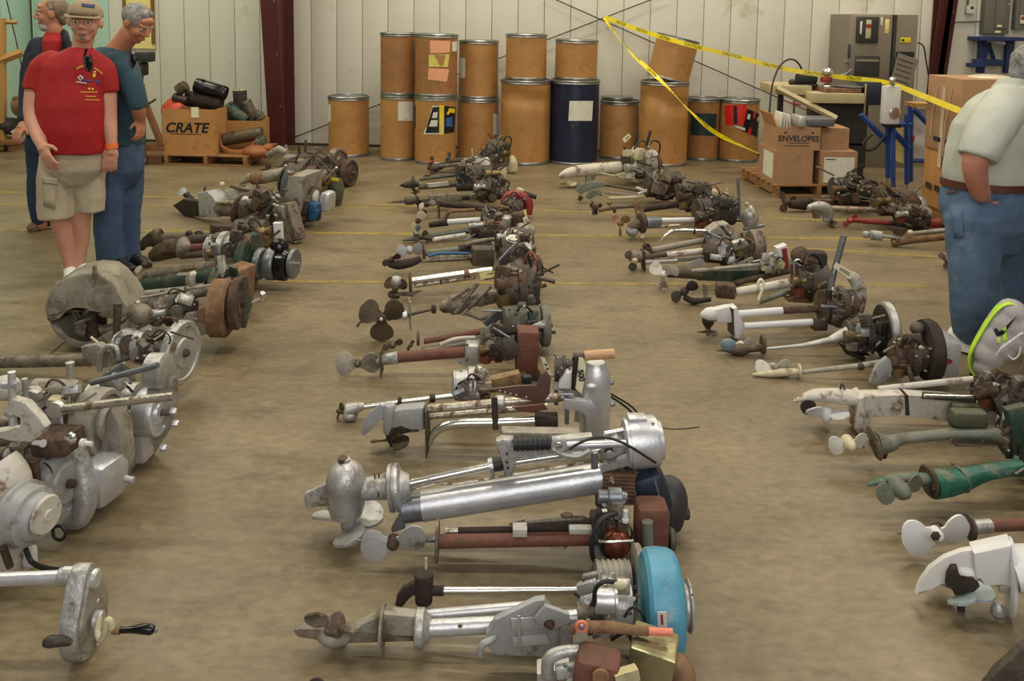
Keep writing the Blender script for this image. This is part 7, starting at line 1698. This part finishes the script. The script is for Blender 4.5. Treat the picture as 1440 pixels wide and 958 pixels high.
    def hair(self, material, c=(0, -.095, .175), r=(.355, .415, .365), extra=()):
        bm = bmesh.new(); self.sph(bm, self.hL(*c), tuple(v * self.hh for v in r), self.hM, 24)
        for p, q in extra: self.sph(bm, self.hL(*p), tuple(v * self.hh for v in q), self.hM, 16)
        me = remeshed(bm, 'hair', .009, 2, .004, 60); o = link('hair', me, material, self.root); self.parts.append(o); return o
    def skinmesh(self, name, bm, material, voxel=.008, sm=4, wrinkle=0, wscale=14, parent=None, label=None, seed=0.0):
        me = remeshed(bm, name, voxel, sm, wrinkle, wscale, seed); o = link(name, me, material, parent or self.root)
        if label: o['label'] = label
        self.parts.append(o); self.surf[name] = o; return o
    def decal(self, on, name, material, px, lift=.003, n=4, label=None):
        """a printed patch wrapped on a garment: px = four corners"""
        o = self.surf[on]
        if on not in self.bv: self.bv[on] = BVHTree.FromPolygons([v.co + self.loc for v in o.data.vertices], [tuple(p.vertices) for p in o.data.polygons])
        bv = self.bv[on]
        g = []
        for j in range(n + 1):
            row = []
            for i in range(n + 1):
                u, v = i / n, j / n; (ax_, ay), (bx_, by_), (cx, cy), (dx, dy) = px
                x = ax_ * (1 - u) * (1 - v) + bx_ * u * (1 - v) + cx * u * v + dx * (1 - u) * v; y = ay * (1 - u) * (1 - v) + by_ * u * (1 - v) + cy * u * v + dy * (1 - u) * v
                h = bv.ray_cast(CAM, ray(x, y).normalized())
                if h[0] is None: return None
                row.append(h[0] - ray(x, y).normalized() * lift - self.loc)
            g.append(row)
        bm = bmesh.new(); V = [[bm.verts.new(p) for p in row] for row in g]
        for j in range(n):
            for i in range(n): bm.faces.new((V[j][i], V[j][i + 1], V[j + 1][i + 1], V[j + 1][i]))
        q = self._add(name, bm, material, o); md = q.modifiers.new('t', 'SOLIDIFY'); md.thickness = .0015; return q

def shoe(h, material, heel, toe, w, height, sole='shoe_white', name='shoe'):
    """heel, toe: (px, py, d) on the ground"""
    A, B = h.P(heel), h.P(toe); f = (B - A); L_ = f.length; f.normalize(); s = Vector((-f.y, f.x, 0)).normalized(); up = Vector((0, 0, 1)); bm = bmesh.new(); M = Matrix((s, f, up)).transposed(); w = h.m(w); ht = h.m(height)
    for t_, ww, hh2 in ((.12, .8, .95), (.3, .85, 1.0), (.5, .95, .72), (.7, 1.05, .55), (.86, .95, .45)):
        h.sph(bm, A + f * L_ * t_ + up * ht * hh2 * .45, (w * .5 * ww, L_ * .2, ht * hh2 * .5), M)
    o = h.skinmesh(name, bm, material, .009, 3)
    bm = bmesh.new(); pts = []
    for k in range(20):
        a = 2 * math.pi * k / 20; pts.append(A + f * (L_ * .5 + L_ * .52 * math.cos(a)) + s * (w * .5 * (1.0 + .12 * math.cos(a)) * math.sin(a)) + up * ht * .09)
    bm_poly(bm, pts, up * ht * .18); h._add('sole', bm, sole, o); return o

# ---- man in the red T-shirt
h = Human('man in red printed T-shirt, tan cap and khaki cargo shorts looking right', 100, 397)
bm = bmesh.new(); h.head(bm, h.P((120, 35, -.02)), .24, 14, 3, 3, 1.13)
h.limb(bm, [(112, 86, 0, 13), (116, 68, 0, 13), (118, 54, -.01, 14)])
h.torso(bm, [(106, 90, 0, 26, 16), (102, 110, 0, 34, 22), (102, 160, -.01, 36, 26), (104, 215, 0, 34, 24)])
h.limb(bm, [(70, 98, 0, 10), (58, 112, -.005, 12.5), (51, 132, -.02, 14.5), (47, 162, -.06, 12.5), (52, 188, -.14, 10), (59, 207, -.2, 7.5)]); h.hand(bm, h.P((59, 206, -.2)), h.P((68, 232, -.24)), Vector((.4, .8, 0)), 1.12, .45, 1, 1)
h.limb(bm, [(136, 98, .01, 10), (145, 110, .02, 12), (150, 132, .02, 13.5), (152, 165, .01, 12), (155, 190, -.01, 9.5), (157, 208, -.02, 7)]); h.hand(bm, h.P((157, 210, -.02)), h.P((154, 236, -.03)), Vector((-.3, .9, 0)), 1.1, .5, 1, -1)
h.limb(bm, [(84, 220, -.01, 24), (82, 270, -.02, 21), (84, 308, -.02, 13), (90, 340, 0, 12), (97, 372, .02, 7.5), (98, 392, .03, 7)]); h.limb(bm, [(120, 220, .03, 24), (120, 265, .03, 20), (114, 306, .03, 14), (113, 338, .05, 12.5), (112, 368, .06, 8), (112, 386, .07, 7)])
h.skinmesh('body', bm, 'skin', .007, 5); h.face('skin')
bm = bmesh.new(); h.sph(bm, h.hL(0, -.12, .07), tuple(v * h.hh for v in (.34, .34, .2)), h.hM); h.skinmesh('hair', bm, 'hair_brown', .009, 2)
bm = bmesh.new(); h.sph(bm, h.hL(0, .30, -.36), tuple(v * h.hh for v in (.09, .06, .06)), h.hM); h.skinmesh('goatee', bm, 'hair_mixed', .006, 2)
bm = bmesh.new(); h.sph(bm, h.hL(0, -.02, .19), tuple(v * h.hh for v in (.41, .455, .385)), h.hM, 24)
bmesh.ops.bisect_plane(bm, geom=bm.verts[:] + bm.edges[:] + bm.faces[:], plane_co=h.hL(0, 0, .165), plane_no=h.hM @ Vector((0, -.12, -1)), clear_outer=True); cp = h._add('cap', bm, 'cap_tan', angle=60); md = cp.modifiers.new('t', 'SOLIDIFY'); md.thickness = .004; h.surf['cap'] = cp
bm = bmesh.new(); pts = [h.hL(.37 * math.cos(a), .26 + .32 * math.sin(a), .19 - .035 * math.sin(a) - .04 * math.cos(a) ** 2) for a in [math.pi * k / 12 for k in range(13)]] ; top = [bm.verts.new(p) for p in pts]; inn = [bm.verts.new(h.hL(.37 * math.cos(a), .2, .2)) for a in [math.pi * k / 12 for k in range(13)]]
for k in range(12): bm.faces.new((top[k], top[k + 1], inn[k + 1], inn[k]))
br = h._add('cap_brim', bm, 'cap_tan', cp); md = br.modifiers.new('t', 'SOLIDIFY'); md.thickness = .005
h.decal('cap', 'cap_logo', 'cap_logo', [(115, 8), (134, 10), (133, 15), (115, 12)], .006)
bm = bmesh.new()
h.torso(bm, [(113, 70, 0, 15, 15), (111, 76, 0, 24, 18), (108, 84, 0, 36, 24), (104, 95, 0, 44, 29), (102, 118, 0, 47, 33), (101, 150, -.02, 47, 37), (102, 185, -.03, 46, 36), (104, 217, -.02, 45, 34)])
h.limb(bm, [(72, 94, 0, 19), (60, 103, 0, 19.5), (54, 122, -.01, 19), (51, 132, -.02, 18.5)], flat=True); h.limb(bm, [(134, 92, .01, 17), (144, 104, .02, 18), (149, 122, .02, 17.5), (150, 133, .02, 17)], flat=True)
h.skinmesh('shirt', bm, 'tee_red', .009, 4, .006, 11)
for q, m_ in tuple(([(x, y), (x + 1.6, y - .4), (x + 1.6, y + 2), (x, y + 2.4)], 'print_yellow') for x, y in ((108, 99), (110.5, 97.6), (113, 96.6), (115.5, 96), (133, 99), (135.5, 100.4), (138, 102), (140.5, 104), (142.5, 106))) + (([(107, 118), (122, 120), (122, 121.5), (107, 119.5)], 'print_white'), ([(109, 113), (113, 109), (118, 113), (113, 118)], 'print_white'), ([(111, 113), (113.5, 111), (116, 114), (113.5, 116)], 'print_purple'), ([(117, 115), (132, 116), (132, 119), (117, 118)], 'print_purple'), ([(134, 119), (138, 115), (142, 119), (138, 123)], 'print_purple'), ([(136.5, 119), (138, 117.5), (139.5, 119), (138, 120.5)], 'tee_red'), ([(131, 107), (135, 108), (134, 113), (130, 112)], 'print_yellow'), ([(132, 103.5), (135, 104), (134.5, 106.5), (131.5, 106)], 'print_white'), ([(124, 127), (127, 127.3), (127, 130), (124, 129.7)], 'print_yellow'), ([(129, 127.4), (132, 127.7), (132, 130.4), (129, 130.1)], 'print_yellow')) + tuple(([(x, y), (x + 2.2, y + .15), (x + 2.2, y + 1.35), (x, y + 1.2)], 'print_yellow') for y, x0, x1 in ((132.5, 114, 140), (138.5, 121, 137), (143.5, 120, 141)) for x in [x0 + 3 * k for k in range(int((x1 - x0) / 3))]): h.decal('shirt', 'shirt_print', m_, q)
bm = bmesh.new(); h.torso(bm, [(104, 208, -.01, 42, 30), (102, 225, -.01, 45, 32), (101, 240, -.01, 44, 31), (101, 262, 0, 32, 22)]); h.limb(bm, [(84, 228, -.01, 26), (80, 262, -.02, 25.5), (80, 290, -.02, 25), (81, 309, -.02, 25)], 18, None, True); h.limb(bm, [(122, 228, .03, 25), (124, 262, .04, 22.5), (125, 285, .04, 21.5), (125, 300, .04, 21)], 18, None, True)
h.skinmesh('shorts', bm, 'khaki', .009, 4, .007, 13); h.decal('shorts', 'cargo_pocket', 'khaki', [(60, 253), (80, 256), (78, 298), (61, 293)], .008); h.decal('shorts', 'pocket_flap', 'khaki', [(59, 252), (81, 255), (81, 264), (59, 261)], .013)
wb_ = h.tube('wristband', 'band_orange', [(156, 205, -.02), (157, 212, -.02)], 8.8); 
t_ = h.tube('sunglasses', 'glass_dark', [(122, 72, -.16), (119, 84, -.165), (121, 98, -.17), (126, 103, -.17), (129, 92, -.17), (127, 80, -.165)], 1.6, sm=True); h.ball('lens', 'glass_dark', (124, 92, -.17), (4.5, 1.5, 9), t_)
shoe(h, 'shoe_white', (97, 392, .08), (104, 400, -.12), 20, 20); shoe(h, 'shoe_white', (112, 388, .12), (124, 395, -.06), 20, 20); h.drop()
RED_MAN = h

# ---- man in the teal T-shirt, looking down
h = Human('man in dark teal T-shirt and blue jeans bowing his head to look down', 170, 380)
bm = bmesh.new(); h.head(bm, h.P((193, 33, .0)), .245, 68, 34, 0)
h.limb(bm, [(162, 74, .04, 15), (172, 62, .03, 14), (184, 46, .01, 14)]); h.torso(bm, [(158, 84, .03, 18, 14), (162, 110, .02, 24, 20), (166, 160, .02, 24, 21), (168, 205, .02, 24, 21)])
h.limb(bm, [(168, 92, -.06, 9), (180, 110, -.13, 10), (189, 134, -.15, 10.5), (194, 154, -.14, 10), (197, 168, -.08, 7.5)]); h.hand(bm, h.P((197, 166, -.08)), h.P((198, 186, -.1)), Vector((-1, .3, 0)), 1.0, .7, 1, -1)
h.limb(bm, [(150, 92, .12, 9), (144, 125, .18, 11), (150, 165, .12, 11), (160, 185, .05, 8)]); h.hand(bm, h.P((160, 185, .05)), h.P((164, 200, .02)), Vector((1, -.2, 0)), 1.0, .6)
h.limb(bm, [(160, 210, -.02, 16), (154, 290, -.03, 11), (156, 370, 0, 8)]); h.limb(bm, [(178, 210, .08, 16), (182, 285, .1, 10), (180, 365, .13, 8)])
h.skinmesh('body', bm, 'skin_tan', .007, 5); h.face('skin_tan', 'hair_grey', .5); h.hair('hair_grey', (0, -.085, .15), (.352, .41, .35), (((0, .16, .38), (.2, .1, .1)),))
bm = bmesh.new(); h.torso(bm, [(158, 66, .04, 16, 16), (154, 76, .04, 30, 25), (158, 95, .03, 36, 32), (164, 130, .02, 36, 33), (166, 165, .02, 34, 32), (167, 204, .02, 34, 30)]); h.limb(bm, [(168, 88, -.06, 17), (180, 106, -.13, 16.5), (188, 130, -.15, 15), (193, 152, -.14, 14)], flat=True); h.limb(bm, [(146, 84, .15, 18), (140, 110, .18, 17.5), (142, 130, .18, 16)])
h.skinmesh('shirt', bm, 'tee_teal', .009, 4, .006, 11, seed=3)
bm = bmesh.new(); h.torso(bm, [(167, 198, .02, 33, 29), (167, 225, .02, 34, 30), (167, 240, .02, 33, 29), (167, 262, .03, 24, 20)]); h.limb(bm, [(158, 220, -.02, 23), (154, 270, -.03, 21), (152, 320, -.03, 18.5), (156, 366, .0, 19)], 18, None, True); h.limb(bm, [(180, 220, .08, 22), (182, 270, .1, 19), (180, 320, .12, 16.5), (180, 362, .14, 17)], 18, None, True); h.skinmesh('jeans', bm, 'denim_blue', .009, 4, .008, 12, seed=5)
t_ = h.tube('sunglasses', 'glass_dark', [(184, 70, -.16), (183, 82, -.17), (186, 94, -.175), (190, 88, -.175), (191, 76, -.17)], 1.5, sm=True); h.ball('lens', 'glass_dark', (187, 84, -.175), (3.5, 1.5, 8), t_)
shoe(h, 'shoe_black', (152, 372, .03), (186, 382, -.12), 20, 20, 'shoe_black'); shoe(h, 'shoe_black', (178, 366, .16), (206, 373, .05), 20, 20, 'shoe_black'); h.drop()

# ---- man in the navy jacket, half hidden
h = Human('man in navy jacket over red shirt with grey beard, half hidden at left', 62, 324)
bm = bmesh.new(); h.head(bm, h.P((72, 15, 0)), .245, -66, 2, 0); h.limb(bm, [(78, 58, .02, 11), (78, 46, .01, 11), (76, 34, 0, 11)]); h.torso(bm, [(75, 66, .02, 14, 11), (70, 90, 0, 22, 16), (68, 150, 0, 22, 17), (66, 184, 0, 21, 16)])
h.limb(bm, [(56, 68, 0, 8), (43, 96, 0, 9), (39, 118, -.03, 8.5), (36, 150, -.1, 7.5), (32, 172, -.18, 6)]); h.hand(bm, h.P((32, 170, -.18)), h.P((26, 180, -.22)), Vector((0, 0, -1)), 1, .7); h.limb(bm, [(88, 68, .03, 8), (100, 110, .06, 8.5), (98, 150, .0, 8), (94, 168, -.02, 6)]); h.hand(bm, h.P((94, 168, -.02)), h.P((92, 182, -.03)), Vector((-1, 0, 0)), 1, .6, 1, -1)
h.limb(bm, [(60, 186, -.02, 15), (56, 250, -.02, 12), (58, 312, .0, 8)]); h.limb(bm, [(78, 186, .04, 15), (80, 250, .05, 12), (80, 306, .06, 8)]); h.skinmesh('body', bm, 'skin_tan', .007, 5); h.face('skin_tan', 'hair_mixed'); h.hair('hair_mixed', (0, -.12, .15), (.352, .40, .36), (((0, -.3, -.15), (.26, .14, .2)),))
bm = bmesh.new(); h.sph(bm, h.hL(0, .19, -.38), tuple(v * h.hh for v in (.2, .19, .14)), h.hM); h.skinmesh('beard', bm, 'beard_grey', .007, 2, .004, 60)
bm = bmesh.new(); h.torso(bm, [(76, 46, .02, 14, 13), (75, 56, .02, 27, 20), (70, 72, .01, 32, 24), (67, 110, 0, 33, 25), (66, 150, 0, 32, 25), (66, 186, 0, 30, 24)]); h.limb(bm, [(54, 62, .0, 15), (44, 90, 0, 13.5), (40, 115, -.02, 12), (37, 150, -.1, 10.5), (34, 163, -.15, 9)]); h.limb(bm, [(92, 64, .04, 14), (101, 95, .06, 13), (101, 125, .04, 11.5), (97, 160, 0, 9)]); h.skinmesh('jacket', bm, 'jacket_navy', .009, 4, .006, 11, seed=8)
bm = bmesh.new(); h.torso(bm, [(77, 41, 0, 12, 13), (75, 52, -.05, 14, 14), (73, 66, -.07, 12, 12), (70, 82, -.07, 5, 8)]); h.skinmesh('red_shirt', bm, 'tee_red', .007, 3); bm = bmesh.new(); h.limb(bm, [(96, 66, -.06, 4), (93, 50, -.05, 5), (90, 42, .0, 5), (86, 40, .06, 5)]); h.limb(bm, [(64, 64, -.07, 3.5), (63, 52, -.06, 4), (66, 46, .0, 4)]); h.skinmesh('jacket_collar', bm, 'jacket_navy', .007, 2); bm = bmesh.new(); h.torso(bm, [(66, 180, 0, 28, 23), (66, 205, 0, 29, 24), (66, 228, .01, 20, 16)]); h.limb(bm, [(57, 200, -.02, 18), (54, 250, -.02, 15), (56, 302, .0, 12)], 16); h.limb(bm, [(78, 200, .04, 18), (80, 250, .05, 15), (80, 300, .06, 12)], 16); h.skinmesh('jeans', bm, 'denim_dark', .009, 4, .007, 12, seed=9)
pp = h.plate('held_paper', 'paper_white', [(15, 180), (30, 171), (36, 188), (28, 198)], .8, -.2); shoe(h, 'boot_brown', (66, 310, .06), (40, 321, -.06), 17, 22, 'boot_brown', 'boot'); shoe(h, 'boot_brown', (84, 306, .1), (66, 314, .06), 17, 22, 'boot_brown', 'boot'); h.drop()

# ---- man on the right, back to the camera
h = Human('man in pale short-sleeved shirt, belt and jeans with hand in pocket, at right edge', 1390, 494)
bm = bmesh.new(); h.head(bm, h.P((1452, 90, .02)), .24, 112, 12, 0); h.limb(bm, [(1430, 150, .02, 24), (1438, 132, .02, 22), (1444, 112, .02, 21)]); h.torso(bm, [(1422, 156, .02, 34, 28), (1406, 190, .0, 46, 38), (1394, 250, 0, 48, 38), (1390, 290, 0, 46, 38)])
h.limb(bm, [(1412, 150, -.1, 18), (1392, 178, -.2, 18), (1374, 212, -.25, 16.5), (1372, 240, -.23, 15), (1380, 268, -.17, 12)]); h.hand(bm, h.P((1380, 270, -.15)), h.P((1396, 298, -.06)), Vector((.8, .5, 0)), 1.0, .3)
h.limb(bm, [(1440, 152, .18, 16), (1460, 190, .26, 17), (1462, 225, .24, 16), (1452, 252, .2, 12)]); h.hand(bm, h.P((1452, 252, .2)), h.P((1446, 284, .2)), Vector((-.5, -.8, 0)), 1.0, .5)
h.limb(bm, [(1376, 300, -.04, 26), (1371, 390, -.055, 15), (1371, 470, 0, 11)]); h.limb(bm, [(1414, 300, .1, 26), (1430, 385, .15, 13), (1432, 452, .18, 11)]); h.skinmesh('body', bm, 'skin_red', .007, 5); h.face('skin_red', 'hair_grey'); h.hair('hair_grey', (0, -.1, .1), (.352, .41, .38), (((0, -.3, -.12), (.28, .14, .22)),))
bm = bmesh.new(); h.torso(bm, [(1440, 112, .03, 20, 22), (1432, 124, .02, 40, 38), (1420, 142, .01, 54, 48), (1408, 170, 0, 62, 52), (1400, 205, 0, 65, 52), (1394, 240, 0, 63, 50), (1391, 254, 0, 59, 48)])
h.limb(bm, [(1416, 142, -.08, 29), (1398, 166, -.17, 29), (1383, 196, -.23, 26.5), (1374, 218, -.25, 25)], 18, None, True); h.limb(bm, [(1442, 140, .18, 30), (1458, 170, .24, 28), (1464, 200, .26, 25)], 18); h.skinmesh('shirt', bm, 'shirt_pale', .01, 4, .008, 9, seed=12)
bm = bmesh.new(); h.torso(bm, [(1422, 121, .03, 26, 26), (1426, 112, .03, 22, 22), (1430, 104, .03, 20, 20)]); h.skinmesh('collar', bm, 'shirt_pale', .009, 3)
bm = bmesh.new(); h.torso(bm, [(1389, 254, 0, 58, 50), (1388, 285, 0, 62, 54), (1388, 310, 0, 58, 52), (1390, 345, .02, 40, 36)]); h.limb(bm, [(1372, 300, -.05, 41), (1370, 360, -.06, 34), (1370, 420, -.05, 30), (1371, 464, 0, 29)], 18, None, True); h.limb(bm, [(1416, 300, .1, 40), (1428, 360, .14, 30), (1432, 420, .16, 27), (1432, 446, .18, 26)], 18, None, True); h.skinmesh('jeans', bm, 'denim', .01, 4, .009, 11, seed=15)
bm = bmesh.new(); c = h.P((1389, 252, 0)); bm_lathe(bm, c, (0, 0, 1), [(-h.m(5), h.m(58.5)), (-h.m(5), h.m(60.5)), (h.m(5), h.m(60.5)), (h.m(5), h.m(58.5))], 40, sx=1.0, sy=.87, hint=(0, -1, 0)); h._add('belt', bm, 'belt_brown')
h.decal('jeans', 'back_pocket', 'denim', [(1338, 292), (1352, 290), (1356, 330), (1342, 330)], .006); h.decal('jeans', 'front_pocket', 'denim', [(1372, 268), (1398, 262), (1404, 276), (1380, 284)], .006); h.decal('jeans', 'pocket_edge', 'leather', [(1332, 264), (1345, 262), (1345, 266), (1332, 268)], .008)
shoe(h, 'shoe_white', (1338, 480, .08), (1400, 496, -.12), 36, 34); shoe(h, 'shoe_white', (1408, 458, .22), (1462, 468, .1), 32, 30); h.drop()

# ---- kneeling person whose raised sneaker enters the frame
h = Human('kneeling person off the right edge, only a grey and lime running shoe showing', 1470, 556)
def fp(px, py, d=0): return (px, py, d)
bm = bmesh.new(); h.limb(bm, [(1452, 470, .02, 13), (1480, 478, .02, 20), (1540, 500, .04, 34), (1590, 520, .05, 36)]); h.limb(bm, [(1590, 515, .05, 38), (1570, 430, .08, 46), (1560, 360, .1, 52)]); h.torso(bm, [(1600, 170, .1, 50, 38), (1596, 220, .1, 62, 46), (1580, 300, .1, 58, 46), (1566, 370, .1, 58, 48)]); h.limb(bm, [(1606, 180, .1, 26), (1614, 150, .1, 22), (1622, 130, .1, 22)]); h.head(bm, h.P((1632, 95, .1)), .24, 80, 25)
h.limb(bm, [(1610, 195, -.12, 24), (1650, 260, -.16, 20), (1690, 320, -.14, 15)]); h.hand(bm, h.P((1690, 320, -.14)), h.P((1715, 350, -.13)), Vector((0, 0, -1)), 1, .6); h.limb(bm, [(1620, 195, .32, 24), (1660, 260, .34, 20), (1700, 310, .3, 15)]); h.hand(bm, h.P((1700, 310, .3)), h.P((1725, 340, .3)), Vector((0, 0, -1)), 1, .6)
h.limb(bm, [(1570, 370, .24, 44), (1640, 390, .3, 38), (1690, 400, .3, 30), (1684, 450, .32, 24), (1676, 496, .33, 16)]); h.skinmesh('body', bm, 'skin', .008, 4); h.face('skin'); h.hair('hair_brown')
bm = bmesh.new(); h.torso(bm, [(1604, 160, .1, 30, 28), (1600, 176, .1, 60, 46), (1594, 230, .1, 70, 54), (1580, 300, .1, 66, 54), (1566, 372, .1, 66, 56)]); h.limb(bm, [(1608, 190, -.1, 30), (1634, 235, -.15, 27)]); h.limb(bm, [(1618, 190, .3, 30), (1644, 235, .33, 27)]); h.skinmesh('shirt', bm, 'jacket_navy', .01, 4, .006, 11)
bm = bmesh.new(); h.torso(bm, [(1568, 355, .1, 62, 54), (1566, 390, .1, 60, 52)]); h.limb(bm, [(1590, 515, .05, 44), (1570, 430, .08, 52), (1562, 375, .1, 54)], 18); h.limb(bm, [(1570, 378, .24, 50), (1640, 394, .3, 44), (1688, 404, .3, 36)], 18); h.skinmesh('shorts', bm, 'khaki', .01, 4, .007, 11)
bm = bmesh.new(); h.limb(bm, [(1446, 468, .03, 15), (1458, 471, .02, 18), (1480, 478, .02, 22)]); h.skinmesh('sock', bm, 'sock_white', .008, 3)
# the running shoe: toe down at the left, heel up
uu, nn = h.u, h.n; ya_ = R_(-29); h.u = Vector((math.cos(ya_), math.sin(ya_), 0)); h.n = Vector((-math.sin(ya_), math.cos(ya_), 0))
bm = bmesh.new(); S = lambda x, y, rx, ry, rz, a, d=0: h.sph(bm, h.P((x, y, d)), (h.m(rx), h.m(ry), h.m(rz)), Matrix.Rotation(ya_, 3, 'Z') @ rotm(0, a, 0))
S(1384, 522, 19, 22, 15, -30); S(1390, 505, 22, 24, 26, -20); S(1402, 484, 25, 23, 30, 30); S(1414, 464, 25, 21, 28, 30); S(1424, 448, 22, 19, 18, 30); S(1422, 486, 26, 19, 20, 30); S(1434, 470, 24, 18, 26, 30); S(1410, 500, 20, 20, 16, 30)
sh = h.skinmesh('running_shoe', bm, 'shoe_grey', .006, 16)
so = h.tube('sole', 'shoe_lime', [(1372, 536), (1363, 522), (1365, 502), (1377, 478), (1392, 454), (1406, 438), (1418, 433), (1430, 436)], [12, 14, 15, 15, 15, 16, 15, 10], sh, 16, sm=True, squash=.17)
h.tube('toe_cap', 'charcoal', [(1366, 532), (1372, 540), (1384, 542)], [4, 6, 5], sh, 10, sm=True)
h.surf['running_shoe'] = sh
for q, m_ in (([(1396, 472), (1400, 470), (1410, 480), (1401, 482)], 'shoe_black'), ([(1401, 478), (1405, 475), (1430, 453), (1410, 480)], 'shoe_black'), ([(1408, 472), (1414, 468), (1416, 488), (1410, 490)], 'shoe_lime'), ([(1402, 484), (1406, 484), (1406, 492), (1401, 492)], 'shoe_lime')): h.decal('running_shoe', 'shoe_stripe', m_, q, .004)
for k in range(4): h.tube('lace', 'shoe_white', [(1398 + 8 * k, 512 - 6 * k, -.055), (1406 + 8 * k, 500 - 6 * k, -.075), (1414 + 8 * k, 492 - 5 * k, -.07)], 1.6, sh, 6, sm=True)
h.tube('lace_loop', 'shoe_white', [(1416, 508, -.06), (1424, 514, -.06), (1432, 508, -.06), (1434, 496, -.06)], 1.3, sh, 6, sm=True)
h.u, h.n = uu, nn
shoe(h, 'shoe_grey', (1650, 506, .34), (1730, 514, .32), 34, 34, 'shoe_lime', 'running_shoe'); h.drop()

bpy.data.scenes.remove(TMP)

for t in ROOTS:
    pass
bpy.context.view_layer.update()
